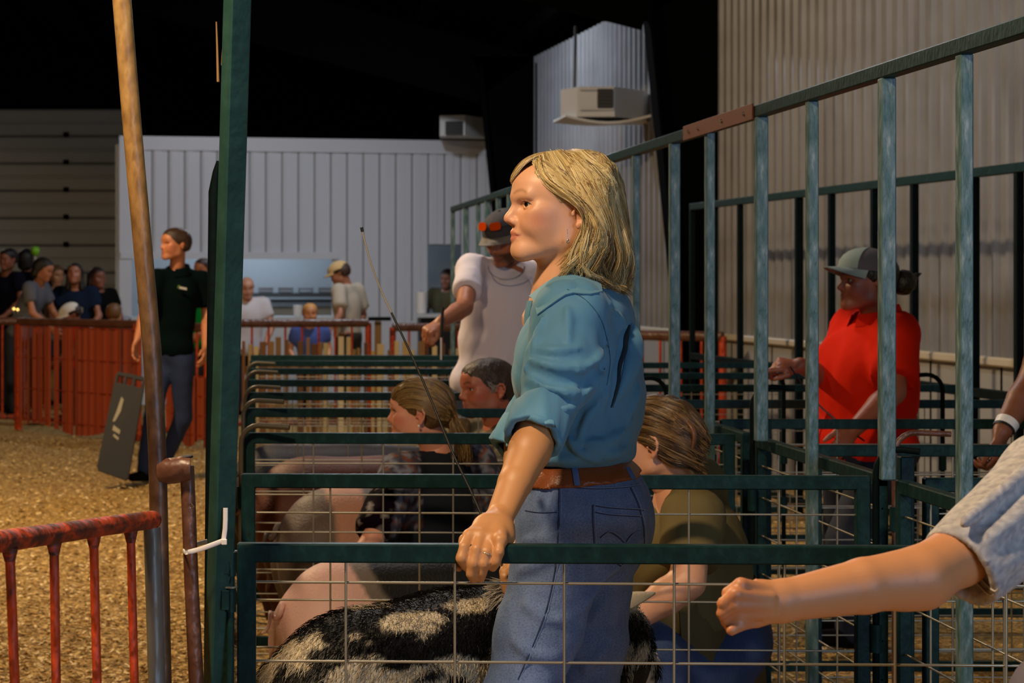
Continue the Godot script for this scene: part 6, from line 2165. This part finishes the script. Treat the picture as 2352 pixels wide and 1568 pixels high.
# the youth whose bare arm reaches in from the right
func youth() -> void:
	var t := thing("person", "youth in a pale heathered T-shirt reaching a bare arm in from the right", "person", P(2500, 2900, 3.2))
	var skin := lin(Color("#c78a5c"))
	var tint := func(p: Vector3, n: Vector3) -> Color:
		return skin.lerp(hexl("#b96f4c"), 0.5 * smoothstep(P(1760, 0, 3.1).x, P(1700, 0, 3.1).x, p.x))
	var sh := P(2400, 1130, 3.22)
	var el := P(2120, 1312, 3.12)
	var wr := P(1795, 1380, 3.08)
	var af := Field.new()
	af.cap(sh, P(2200, 1278, 3.155), 0.050, 0.0435, 0.01)
	af.cap(P(2200, 1278, 3.155), P(2120, 1318, 3.12), 0.0435, 0.0405, 0.008)
	af.ecap(P(2120, 1318, 3.12), P(1985, 1345, 3.10), Vector3.UP, 0.0405, 0.038, 0.0395, 0.036, 0.008)
	af.ecap(P(1985, 1345, 3.10), wr, Vector3.UP, 0.0395, 0.036, 0.029, 0.024, 0.006)
	af.cap(P(2118, 1348, 3.12), P(2090, 1348, 3.12), 0.018, 0.018, 0.05)
	# loosely closed hand: back of the hand to the camera, fingers folded under
	af.ecap(wr, P(1742, 1385, 3.075), Vector3(0.22, 0.97, 0), 0.029, 0.023, 0.031, 0.020, 0.012).flat_end()
	af.ecap(P(1745, 1384, 3.075), P(1712, 1380, 3.075), Vector3(0.25, 0.97, 0), 0.031, 0.018, 0.028, 0.012, 0.012).flat_end()
	var body := Surf.new()
	for q in [
		[P(1770, 1362, 3.07), P(1702, 1342, 3.05), P(1672, 1362, 3.055), P(1676, 1384, 3.085), P(1700, 1390, 3.10)],
		[P(1766, 1374, 3.06), P(1690, 1364, 3.042), P(1661, 1386, 3.048), P(1668, 1406, 3.08), P(1692, 1410, 3.10)],
		[P(1766, 1388, 3.06), P(1688, 1389, 3.044), P(1660, 1408, 3.05), P(1668, 1424, 3.08), P(1692, 1428, 3.10)],
		[P(1770, 1402, 3.065), P(1696, 1412, 3.052), P(1670, 1427, 3.058), P(1676, 1438, 3.08), P(1696, 1440, 3.10)]]:
		af.chain(q, [0.0125, 0.0100, 0.0086, 0.0078, 0.0070], 0.0022)
	af.chain([P(1772, 1402, 3.09), P(1732, 1424, 3.075), P(1700, 1434, 3.052), P(1680, 1447, 3.045)], [0.014, 0.0105, 0.0090, 0.0076], 0.003)
	body.field(af, 0.0034, tint)
	# head, neck and chest, outside the frame
	var T := face_frame(P(2590, 560, 3.35), Vector3(-0.96, -0.2, 0.1))
	var hf := Field.new()
	head_shape(hf, T, 0.95, false)
	hf.cap(T * Vector3(-0.02, -0.05, 0), P(2600, 900, 3.36), 0.045, 0.055, 0.03)
	hf.ell(P(2600, 1200, 3.36), Basis(), Vector3(0.10, 0.17, 0.10), 0.05)
	hf.cap(P(2600, 1020, 3.36), sh, 0.05, 0.045, 0.04)
	body.field(hf, 0.012, tint)
	obj("body", body, M.skin, t)
	var hh := hair_shape(T, 0.95, "short")
	obj("hair", Surf.new().field(hh, 0.01, hexl("#3a2819")), M.hair, t)
	var sf := Field.new()
	sf.ell(P(2610, 1230, 3.36), Basis(), Vector3(0.125, 0.21, 0.16), 0.05)
	sf.ell(P(2610, 1560, 3.36), Basis(), Vector3(0.125, 0.22, 0.165), 0.08)
	sf.cap(P(2590, 1030, 3.36), P(2430, 1120, 3.25), 0.055, 0.075, 0.03)
	sf.ecap(P(2420, 1120, 3.24), P(2203, 1306, 3.15), Vector3(0.71, -0.70, 0), 0.084, 0.074, 0.0655, 0.066, 0.03).flat_end()
	sf.cap(P(2215, 1200, 3.10), P(2400, 1045, 3.18), 0.008, 0.012, 0.02)
	sf.cap(P(2275, 1235, 3.10), P(2420, 1130, 3.15), 0.008, 0.014, 0.02)
	sf.cap(P(2320, 1290, 3.10), P(2420, 1230, 3.15), 0.008, 0.014, 0.02)
	sf.cap(P(2216, 1294, 3.15), P(2188, 1320, 3.14), 0.050, 0.058, 0.003, 1)
	sf.wrinkle(0.006, 6.0, Vector3(1, 1, 1), 15)
	var heather := func(p: Vector3, n: Vector3) -> Color:
		var v := M.blot.get_noise_3dv(p * 3.0) as float
		return hexl("#93929a").lerp(hexl("#bdbbbb"), clampf(0.5 + v, 0, 1))
	obj("shirt", Surf.new().field(sf, 0.006, heather), M.cloth, t)
	var st := Surf.new()
	for off: float in [14.0, 26.0]:
		var pts := hug(sf, [[2135 + off, 1236 - off * 0.6], [2190 + off, 1300 - off * 0.6], [2250 + off, 1368 - off * 0.6], [2272 + off * 0.8, 1378 - off]], 16, 0.0008)
		if pts.size() > 2:
			st.tube(pts, 0.0011, 5, false, hexl("#c9c7c4"))
	obj("hem_stitch", st, M.cloth, t)
	var pf := Field.new()
	pf.ell(P(2560, 1720, 3.36), Basis(), Vector3(0.16, 0.16, 0.15), 0.05)
	pf.cap(P(2475, 1640, 3.30), P(2440, 2250, 3.26), 0.105, 0.075, 0.05)
	pf.cap(P(2440, 2250, 3.26), P(2460, 2860, 3.3), 0.07, 0.05, 0.04)
	pf.cap(P(2590, 1740, 3.46), P(2570, 2250, 3.5), 0.10, 0.075, 0.05)
	pf.cap(P(2570, 2250, 3.5), P(2590, 2700, 3.5), 0.07, 0.05, 0.04)
	pf.wrinkle(0.006, 8.0)
	obj("shorts", Surf.new().field(pf, 0.014, hexl("#6d6a78")), M.cloth, t)

# ---------------------------------------------------------------- people farther off
func background_people() -> void:
	# man in the black polo shirt standing in the arena
	var o := {"label": "young man in a black polo shirt and jeans standing in the arena", "head": P(404, 562, 15.6), "fwd": Vector3(-0.86, -0.02, 0.50), "nb": P(408, 618, 15.65), "cf": Vector3(-0.45, 0, 0.9), "pv": P(395, 812, 15.65), "sw": 0.195, "girth": 1.05,
		"shoR": P(358, 640, 15.6), "R": [P(332, 722, 15.5), P(316, 778, 15.35), Vector3(-0.25, -0.95, 0.1)], "shoL": P(468, 645, 15.7), "L": [P(476, 725, 15.7), P(472, 800, 15.5)], "sleeve": 0.75, "loose": 1.12, "shirt": Color("#0c0e15"), "skin": Color("#bf7a52"), "lip": Color("#9c5a4c"), "brow": Color("#2c1c12"), "cell": 0.018, "hcell": 0.009, "hem": 0.02, "handcell": 0.009,
		"RL": [P(352, 955, 15.5), P(330, 1078, 15.45), P(305, 1096, 15.3)], "LL": [P(420, 960, 15.7), P(372, 1068, 15.8), P(345, 1084, 15.75)], "trousers": Color("#26365c"), "hair": "short", "hair_c": Color("#3c2717"), "seed": 51}
	var t := person(o)
	t.remove_meta("frame")
	collar_on(t, o.nb + Vector3(0, 0.012, 0), o.cf, 0.074, Color("#0c0e15"), 0.055)
	var lo := thing("shirt_logo", "small pale chest logo on the black polo shirt", "logo", P(417, 660, 15.42))
	obj("leaf_mark", Surf.new().prism([P(407, 660, 15.46), P(410, 654, 15.46), P(414, 656, 15.46), P(411, 662, 15.46)], Vector3(0, 0, 0.004)), mat(Color("#5a7a2c"), 0.8), lo)
	obj("letter_bar", Surf.new().prism([P(410, 657, 15.46), P(429, 661, 15.46), P(429, 666, 15.46), P(410, 662, 15.46)], Vector3(0, 0, 0.004)), mat(Color("#b8b4a8"), 0.8), lo)
	# sorting board leaning on his leg
	var b := thing("sorting_board", "scuffed black plastic sorting board with pale markings leaning on the man's leg", "board", P(260, 1095, 15.3))
	var q := [P(268, 852, 15.35), P(334, 866, 15.3), P(293, 1104, 15.05), P(221, 1078, 15.1)]
	var nrm: Vector3 = ((q[1] as Vector3) - q[0]).cross((q[3] as Vector3) - q[0]).normalized()
	if nrm.z < 0:
		nrm = -nrm
	var at := func(u: float, v: float) -> Vector3: return (q[0] as Vector3).lerp(q[1], u).lerp((q[3] as Vector3).lerp(q[2], u), v)
	var bf := Surf.new()
	bf.prism([at.call(0.0, 0.11), at.call(1.0, 0.11), at.call(1.0, 0.97), at.call(0.93, 1.0), at.call(0.05, 1.0), at.call(0.0, 0.97)], -nrm * 0.025)
	bf.prism([at.call(0.06, 0.0), at.call(0.94, 0.0), at.call(1.0, 0.035), at.call(0.0, 0.035)], -nrm * 0.025)
	for u: float in [0.0, 0.30, 0.60, 0.92]:
		bf.prism([at.call(u, 0.035), at.call(u + 0.08, 0.035), at.call(u + 0.08, 0.11), at.call(u, 0.11)], -nrm * 0.025)
	obj("board", bf, M.board, b)
	for m in [[[0.33, 0.24], [0.42, 0.26], [0.40, 0.38], [0.28, 0.49], [0.20, 0.50], [0.27, 0.38]], [[0.26, 0.53], [0.50, 0.56], [0.50, 0.60], [0.25, 0.58]], [[0.32, 0.61], [0.50, 0.635], [0.49, 0.66], [0.31, 0.635]]]:
		var out := []
		for e in m:
			out.append(at.call(e[0], e[1]))
		obj("pale_marking", Surf.new().prism(out, nrm * 0.004), mat(Color("#9a917a"), 0.8), b)
	# man in the tan cap before the kitchen
	o = {"label": "man in a tan cap and light shirt at the kitchen counter, seen from behind", "head": P(782, 628, 22.6), "fwd": Vector3(-0.85, -0.42, -0.30), "nb": P(796, 655, 22.6), "cf": Vector3(-0.75, 0, -0.6), "pv": P(800, 775, 22.6), "sw": 0.19, "girth": 1.1,
		"shoL": P(778, 668, 22.45), "L": [P(782, 722, 22.3), P(762, 752, 22.1)], "R": [P(835, 725, 22.8), P(800, 760, 22.5)], "sleeve": 0.75, "loose": 1.25, "shirt": Color("#b5a896"), "skin": Color("#a0674a"), "brow": Color("#3a281c"), "cell": 0.028, "hcell": 0.014, "hem": 0.1, "handcell": 0.014,
		"LL": [P(790, 870, 22.5), P(790, 960, 22.5)], "RL": [P(815, 870, 22.7), P(815, 960, 22.7)], "trousers": Color("#3a332e"), "hair": "short", "hair_c": Color("#3c2a1c"), "cap": mat(Color("#c9a770"), 0.85), "seed": 61}
	t = person(o)
	t.remove_meta("frame")
	var back := Surf.new()
	back.prism([P(798, 690, 22.35), P(804, 690, 22.35), P(806, 752, 22.33), P(800, 752, 22.33)], Vector3(0, 0, -0.02))
	# others: head, facing, chest, looks
	var list := [
		["balding man in a white shirt behind the counter, next to the green post", P(567, 660, 23.0), Vector3(0.1, -0.3, 0.95), P(567, 685, 23.05), Color("#c9c4c8"), Color("#c08a72"), "", Color("#7a6a5c"), 0.0],
		["person with dark hair standing in the right window of the kitchen", P(1027, 640, 26.6), Vector3(-0.4, -0.2, 0.9), P(1026, 664, 26.65), Color("#57503a"), Color("#8a5a44"), "short", Color("#2c1c14"), 0.0],
		["dark-haired woman in a navy T-shirt with a pale print, in the crowd", P(172, 630, 23.2), Vector3(-0.1, 0.1, 0.98), P(174, 660, 23.25), Color("#182238"), Color("#9a6248"), "long", Color("#1a110d"), 0.0],
		["woman with long brown hair in black, rightmost of the standing crowd", P(222, 638, 23.8), Vector3(0.6, -0.1, 0.7), P(226, 664, 23.85), Color("#0e0e10"), Color("#7d4c38"), "long", Color("#25150e"), 0.0],
		["woman with short dark hair in a grey T-shirt bending over the fence", P(98, 618, 22.6), Vector3(0.85, -0.4, 0.3), P(88, 650, 22.65), Color("#5c5c62"), Color("#a5694a"), "bob", Color("#180f0c"), 0.0],
		["dark-haired man in a navy shirt at the left edge of the crowd", P(20, 596, 23.5), Vector3(-0.5, -0.1, 0.6), P(16, 628, 23.55), Color("#10151f"), Color("#7a4a36"), "short", Color("#0f0a08"), 0.0],
		["person with black hair in a black top, behind the woman in grey", P(60, 596, 24.3), Vector3(0.2, 0.0, -0.9), P(60, 626, 24.3), Color("#0b0b0e"), Color("#7a4a36"), "bob", Color("#0c0908"), 0.0],
		["person with light brown hair behind the woman in grey, facing right", P(128, 632, 24.9), Vector3(0.5, -0.2, 0.7), P(126, 660, 24.9), Color("#6a655c"), Color("#a87a5c"), "bob", Color("#5a4028"), 0.0],
		["person in a bright green shirt half hidden behind the tall green post", P(468, 622, 20.9), Vector3(-0.6, 0, 0.7), P(466, 655, 20.95), Color("#128a3c"), Color("#a5694a"), "short", Color("#2c1c14"), 0.0]]
	for e in list:
		var nb: Vector3 = e[3]
		var cf: Vector3 = e[2]
		cf.y = 0
		cf = cf.normalized()
		var rt := cf.cross(Vector3.UP)
		var bend := 0.25 if "bending" in (e[0] as String) else 0.04
		var pv := nb - Vector3(0, 0.56, 0) - cf * bend
		var p := person({"label": e[0], "head": e[1], "fwd": e[2], "nb": nb, "cf": cf, "pv": pv, "sw": 0.18, "girth": 1.1, "shirt": e[4], "skin": e[5], "cell": 0.032, "hcell": 0.015, "handcell": 0.014, "hem": 0.1, "loose": 1.15,
			"L": [nb - rt * 0.26 - Vector3(0, 0.30, 0) + cf * 0.05, nb - rt * 0.18 - Vector3(0, 0.46, 0) + cf * 0.22], "R": [nb + rt * 0.26 - Vector3(0, 0.30, 0) + cf * 0.05, nb + rt * 0.18 - Vector3(0, 0.46, 0) + cf * 0.22],
			"LL": [pv - rt * 0.1 - Vector3(0, 0.45, 0), Vector3(pv.x, 0.09, pv.z) - rt * 0.1], "RL": [pv + rt * 0.1 - Vector3(0, 0.45, 0), Vector3(pv.x, 0.09, pv.z) + rt * 0.1], "trousers": Color("#20242f")} if e[6] == "" else {"label": e[0], "head": e[1], "fwd": e[2], "nb": nb, "cf": cf, "pv": pv, "sw": 0.18, "girth": 1.1, "shirt": e[4], "skin": e[5], "cell": 0.032, "hcell": 0.015, "handcell": 0.014, "hem": 0.1, "loose": 1.15, "hair": e[6], "hair_c": e[7],
			"L": [nb - rt * 0.26 - Vector3(0, 0.30, 0) + cf * 0.05, nb - rt * 0.18 - Vector3(0, 0.46, 0) + cf * 0.22], "R": [nb + rt * 0.26 - Vector3(0, 0.30, 0) + cf * 0.05, nb + rt * 0.18 - Vector3(0, 0.46, 0) + cf * 0.22],
			"LL": [pv - rt * 0.1 - Vector3(0, 0.45, 0), Vector3(pv.x, 0.09, pv.z) - rt * 0.1], "RL": [pv + rt * 0.1 - Vector3(0, 0.45, 0), Vector3(pv.x, 0.09, pv.z) + rt * 0.1], "trousers": Color("#20242f")})
		p.remove_meta("frame")
		if "pale print" in (e[0] as String):
			var pr := Surf.new()
			for x in [-0.10, -0.05, 0.0, 0.05]:
				var c: Vector3 = nb + cf * 0.125 + rt * (x + 0.02) - Vector3(0, 0.24, 0)
				pr.box(c, Vector3(0.018, 0.03, 0.006), Basis(rt, Vector3.UP, -cf), 0.004)
			obj("print", pr, mat(Color("#8a7f6c"), 0.85), p)
	# children: a fair head before the counter, one in a white cap, one at the fence
	for e in [["fair-haired child whose head shows above the dark fence", P(712, 722, 21.6), Vector3(0.05, 0.0, 1), Color("#4a5a9a"), Color("#c98a62"), "short", Color("#c98f4c"), ""], ["child in a white cap bending behind the orange netting", P(165, 722, 21.7), Vector3(-0.85, -0.45, 0.2), Color("#c21c10"), Color("#7a4632"), "short", Color("#2a1a12"), "white"], ["small child with fair brown hair at the fence below the crowd", P(262, 722, 21.7), Vector3(0.2, -0.1, -0.9), Color("#3a3430"), Color("#b5825a"), "short", Color("#6b4626"), ""]]:
		var hp: Vector3 = e[1]
		var f: Vector3 = e[2]
		var cf := Vector3(f.x, 0, f.z).normalized()
		var rt := cf.cross(Vector3.UP)
		var nb := hp - Vector3(0, 0.12, 0) - cf * 0.02
		var pv := nb - Vector3(0, 0.42, 0)
		var oo := {"label": e[0], "head": hp, "fwd": f, "hs": 0.92, "s": 0.8, "nb": nb, "cf": cf, "pv": pv, "sw": 0.18, "shirt": e[3], "skin": e[4], "cell": 0.03, "hcell": 0.014, "handcell": 0.014, "hem": 0.08, "hair": e[5], "hair_c": e[6],
			"L": [nb - rt * 0.2 - Vector3(0, 0.24, 0), nb - rt * 0.15 - Vector3(0, 0.36, 0) + cf * 0.15], "R": [nb + rt * 0.2 - Vector3(0, 0.24, 0), nb + rt * 0.15 - Vector3(0, 0.36, 0) + cf * 0.15],
			"LL": [pv - rt * 0.08 - Vector3(0, 0.25, 0), Vector3(pv.x, 0.08, pv.z) - rt * 0.08], "RL": [pv + rt * 0.08 - Vector3(0, 0.25, 0), Vector3(pv.x, 0.08, pv.z) + rt * 0.08], "trousers": Color("#2c2a30")}
		if e[7] == "white":
			oo.cap = mat(Color("#d8d2c8"), 0.85)
		var p := person(oo)
		p.remove_meta("frame")
	# small things on and by the counter
	var cu := thing("white_cup", "white cup on the counter beside the fair-haired child", "cup", kw(684, 1.01, 0.0))
	obj("cup", Surf.new().lathe([Vector2(0, 0), Vector2(0.045, 0), Vector2(0.055, 0.12), Vector2(0.05, 0.12), Vector2(0.042, 0.01)], Transform3D(Basis(), kw(684, 1.01, 0.0)), 16), M.plastic_white, cu)
	obj("lid", Surf.new().lathe([Vector2(0.057, 0.118), Vector2(0.057, 0.13), Vector2(0, 0.135)], Transform3D(Basis(), kw(684, 1.01, 0.0)), 16), M.plastic_white, cu)
	var bl := thing("party_ball", "lime green balloon on a stick above the crowd", "balloon", P(81, 576, 23.6))
	obj("balloon", Surf.new().lathe([Vector2(0, -0.06), Vector2(0.02, -0.055), Vector2(0.045, -0.02), Vector2(0.05, 0.01), Vector2(0.035, 0.04), Vector2(0, 0.05)], Transform3D(Basis(), P(81, 576, 23.6)), 14), mat(Color("#6fae1c"), 0.5), bl)
	obj("stick", Surf.new().tube([P(81, 588, 23.6), P(84, 944, 23.6)], 0.006, 6), M.plastic_white, bl)
	for i in 2:
		var p := P(31.5 + i * 9.5, 709 + i * 2, 21.9)
		var gl := thing("fairy_light", ["small glowing lamp, left one of the two at the far left fence", "small glowing lamp, right one of the two at the far left fence"][i], "lamp", p, "small lamps at the fence")
		var e := mat(Color("#ffd890"), 0.5)
		e.emission_enabled = true
		e.emission = Color("#ffd070")
		e.emission_energy_multiplier = 1.6
		obj("bulb", Surf.new().lathe([Vector2(0, -0.013), Vector2(0.01, -0.008), Vector2(0.013, 0), Vector2(0.009, 0.01), Vector2(0, 0.014)], Transform3D(Basis(), p), 10), e, gl)
		obj("stem", Surf.new().tube([p + Vector3(0, -0.012, 0), P(31.5 + i * 9.5, 738, 21.9), P(31.5 + i * 9.5, 966, 21.9)], 0.005, 6), M.black, gl)
		var l := OmniLight3D.new()
		l.name = "lamp_light"
		l.light_color = Color("#ffd890")
		l.light_energy = 0.02
		l.light_size = 0.02
		l.omni_range = 8.0
		l.shadow_enabled = true
		gl.add_child(l)

# ---------------------------------------------------------------- pigs
func pig(label: String, at: Vector3, fwd: Vector3, tint: Callable, s := 1.0, cell := 0.012) -> Node3D:
	var t := thing("pig", label, "pig", at)
	var r := fwd.cross(Vector3.UP).normalized()
	var q := func(a: float, b: float, c: float) -> Vector3: return at + (fwd * a + Vector3.UP * b + r * c) * s
	var B := Basis(fwd, Vector3.UP, r)
	var f := Field.new()
	f.ell(q.call(0.36, 0.50, 0), B, Vector3(0.24, 0.23, 0.185) * s, 0.08)
	f.ell(q.call(0.05, 0.51, 0), B, Vector3(0.34, 0.225, 0.185) * s, 0.10)
	f.ell(q.call(-0.30, 0.52, 0), B, Vector3(0.25, 0.235, 0.19) * s, 0.10)
	f.ell(q.call(0.02, 0.66, 0), B, Vector3(0.42, 0.085, 0.12) * s, 0.08)
	for g: float in [-1.0, 1.0]:
		f.ell(q.call(-0.36, 0.44, 0.10 * g), B, Vector3(0.19, 0.21, 0.105) * s, 0.06)
		f.cap(q.call(-0.40, 0.36, 0.12 * g), q.call(-0.46, 0.20, 0.125 * g), 0.085 * s, 0.048 * s, 0.05)
		f.cap(q.call(-0.46, 0.20, 0.125 * g), q.call(-0.43, 0.05, 0.125 * g), 0.044 * s, 0.034 * s, 0.02)
		f.cap(q.call(-0.43, 0.05, 0.125 * g), q.call(-0.40, 0.025, 0.125 * g), 0.034 * s, 0.024 * s, 0.01)
		f.ell(q.call(0.42, 0.42, 0.10 * g), B, Vector3(0.12, 0.17, 0.085) * s, 0.06)
		f.cap(q.call(0.44, 0.32, 0.115 * g), q.call(0.44, 0.17, 0.115 * g), 0.062 * s, 0.042 * s, 0.04)
		f.cap(q.call(0.44, 0.17, 0.115 * g), q.call(0.45, 0.04, 0.115 * g), 0.040 * s, 0.033 * s, 0.02)
		f.cap(q.call(0.45, 0.04, 0.115 * g), q.call(0.48, 0.025, 0.115 * g), 0.033 * s, 0.024 * s, 0.01)
	f.cap(q.call(0.50, 0.55, 0), q.call(0.70, 0.56, 0), 0.165 * s, 0.125 * s, 0.08)
	f.cap(q.call(0.70, 0.56, 0), q.call(0.90, 0.47, 0), 0.115 * s, 0.055 * s, 0.05)
	f.cap(q.call(0.90, 0.47, 0), q.call(0.955, 0.45, 0), 0.052 * s, 0.046 * s, 0.02).flat_end()
	for g: float in [-1.0, 1.0]:
		f.ell(q.call(0.68, 0.52, 0.08 * g), B, Vector3(0.08, 0.09, 0.05) * s, 0.04)
		f.ell(q.call(0.958, 0.452, 0.018 * g), B, Vector3(0.012, 0.012, 0.010) * s, 0.004, 1)
	var nz := FastNoiseLite.new()
	nz.frequency = 3.0
	var inv := Transform3D(B, at).affine_inverse()
	obj("body", Surf.new().field(f, cell, func(p: Vector3, n: Vector3) -> Color: return tint.call((inv * p) / s)), M.pig, t)
	for g: float in [-1.0, 1.0]:
		var rows := []
		for i in 6:
			var v := i / 5.0
			var row := []
			for k in 5:
				var u := (k - 2) / 2.0
				var w := 0.055 * sin(PI * (0.28 + 0.72 * v)) * u
				row.append(q.call(0.66 + 0.10 * v + w * 0.5, 0.655 + 0.085 * v - 0.06 * v * v, (0.075 + 0.05 * v) * g + w * 0.7 * g))
			rows.append(row)
		obj("ear", Surf.new().sheet(rows, 0.006 * s, tint.call(Vector3(0.68, 0.65, 0.09))), M.pig, t)
		obj("eye", Surf.new().lathe([Vector2(0, -0.011), Vector2(0.009, -0.005), Vector2(0.011, 0), Vector2(0.009, 0.005), Vector2(0, 0.011)], Transform3D(B, q.call(0.785, 0.575, 0.083 * g)), 10, hexl("#0a0706")), M.eye, t)
	var tail := []
	for i in 14:
		var a := i * 0.75
		tail.append(q.call(-0.535 - 0.006 * i, 0.61 - 0.006 * i + 0.022 * cos(a) * minf(1.0, i / 4.0), 0.022 * sin(a) * minf(1.0, i / 4.0)))
	var tr := []
	for i in 14:
		tr.append((0.014 - 0.0007 * i) * s)
	obj("tail", Surf.new().tube(tail, tr, 7, true, tint.call(Vector3(-0.5, 0.55, 0))), M.pig, t)
	return t

func pigs() -> void:
	var nz := FastNoiseLite.new()
	nz.frequency = 1.0
	nz.fractal_octaves = 3
	# black and white pig in the nearest pen
	var spots := func(l: Vector3) -> Color:
		var v := nz.get_noise_3d(l.x * 2.3 + 3.0, l.y * 7.5, l.z * 7.5) as float
		var w := nz.get_noise_3d(l.x * 10.0, l.y * 26.0, l.z * 26.0) as float
		return hexl("#0c0b0a").lerp(hexl("#c9bca2"), smoothstep(0.13, 0.22, v + w * 0.2))
	var f1 := Vector3(0.60, 0, -0.80).normalized()
	var t := pig("black and white hairy pig in the nearest pen, its rump towards the front panel", Vector3(0.435, 0, -4.66), f1, spots, 1.02, 0.011)
	fur(t, Vector3(0.435, 0, -4.66), f1, 1.02, spots)
	var belt := func(l: Vector3) -> Color:
		var e := l.x + 0.05 * sin(l.y * 9.0) + 0.04 * nz.get_noise_3d(l.x * 3.0, l.y * 3.0, l.z * 3.0)
		return hexl("#cfa79f").lerp(hexl("#6f665e"), smoothstep(-0.31, -0.29, e)).lerp(hexl("#12100f"), smoothstep(-0.25, -0.22, e))
	pig("pink and black pig in the second pen, pink rump to the left", P(966, 1568, 6.5) * Vector3(1, 0, 1), Vector3(0.94, 0, -0.34).normalized(), belt, 0.82, 0.012)
	var gp := func(l: Vector3) -> Color:
		var e := l.x + 0.04 * sin(l.y * 8.0) + 0.04 * nz.get_noise_3d(l.x * 3.0, l.y * 3.0, l.z * 3.0)
		return hexl("#5a4d45").lerp(hexl("#b98872"), smoothstep(-0.40, -0.37, e)).lerp(hexl("#4d443c"), smoothstep(-0.26, -0.23, e))
	pig("grey pig with a pink band over its back, in the third pen", P(948, 1568, 7.9) * Vector3(1, 0, 1), Vector3(0.99, 0, -0.14).normalized(), gp, 0.92, 0.015)
	var red := func(l: Vector3) -> Color:
		return hexl("#451a08").lerp(hexl("#632b12"), clampf(0.5 + nz.get_noise_3d(l.x * 4.0, l.y * 4.0, l.z * 4.0), 0, 1))
	pig("reddish brown pig in the fourth pen", P(858, 1568, 9.05) * Vector3(1, 0, 1), Vector3(0.985, 0, -0.17).normalized(), red, 0.94, 0.016)
	var blk := func(l: Vector3) -> Color:
		return hexl("#0d0c0d")
	pig("black pig behind the brown one, in the fifth pen", P(760, 1568, 10.1) * Vector3(1, 0, 1), Vector3(0.97, 0, -0.2).normalized(), blk, 0.90, 0.02)
	# tuft of white bristles
	var b := thing("brush", "small tuft of whitish bristles beside the hidden right hand", "brush", P(1158, 1362, 4.62))
	var s := Surf.new()
	for i in 260:
		var o := Vector3(rng.randf_range(-1, 1), rng.randf_range(-1, 1), rng.randf_range(-1, 1)) * 0.012
		var a := P(1166, 1362, 4.6) + o
		var e := P(1124 + rng.randf_range(-8, 14), 1378 + rng.randf_range(-42, 20), 4.59) + o
		s.tube([a, a.lerp(e, 0.55) + Vector3(0, 0.006, 0), e], [0.0011, 0.0009, 0.0003], 4, false, hexl("#b5aea2") * rng.randf_range(0.7, 1.2))
	var bm := obj("bristles", s, M.strand, b)
	bm.set_meta("kind", "stuff")
	obj("handle", Surf.new().tube([P(1164, 1364, 4.6), P(1185, 1358, 4.62)], 0.012, 10), M.black, b)

# hair lying along the back of the nearest pig
func fur(t: Node3D, at: Vector3, fwd: Vector3, s: float, tint: Callable) -> void:
	var body: MeshInstance3D = t.get_node("body")
	var a := (body.mesh as ArrayMesh).surface_get_arrays(0)
	var V: PackedVector3Array = a[Mesh.ARRAY_VERTEX]
	var N: PackedVector3Array = a[Mesh.ARRAY_NORMAL]
	var r := fwd.cross(Vector3.UP).normalized()
	var inv := Transform3D(Basis(fwd, Vector3.UP, r), at).affine_inverse()
	var out := Surf.new()
	var i := 0
	while i < V.size():
		var p := V[i]
		var n := N[i]
		if n.y > -0.1 and p.y > 0.45:
			for k in 2:
				var o := p + Vector3(rng.randf_range(-1, 1), rng.randf_range(-1, 1), rng.randf_range(-1, 1)) * 0.006
				var flow := (-fwd * 0.8 + Vector3.DOWN * 0.5 + Vector3(rng.randf_range(-1, 1), rng.randf_range(-1, 1), rng.randf_range(-1, 1)) * 0.35)
				flow = (flow - n * flow.dot(n)).normalized()
				var l := rng.randf_range(0.018, 0.034)
				var c: Color = tint.call((inv * o) / s)
				out.tube([o - n * 0.002, o + flow * l * 0.5 + n * 0.004, o + flow * l + n * 0.004], [0.0008, 0.0007, 0.0003], 3, false, c * rng.randf_range(0.8, 1.3))
		i += 1
	var m := obj("hair", out, M.strand, t)
	m.set_meta("kind", "stuff")
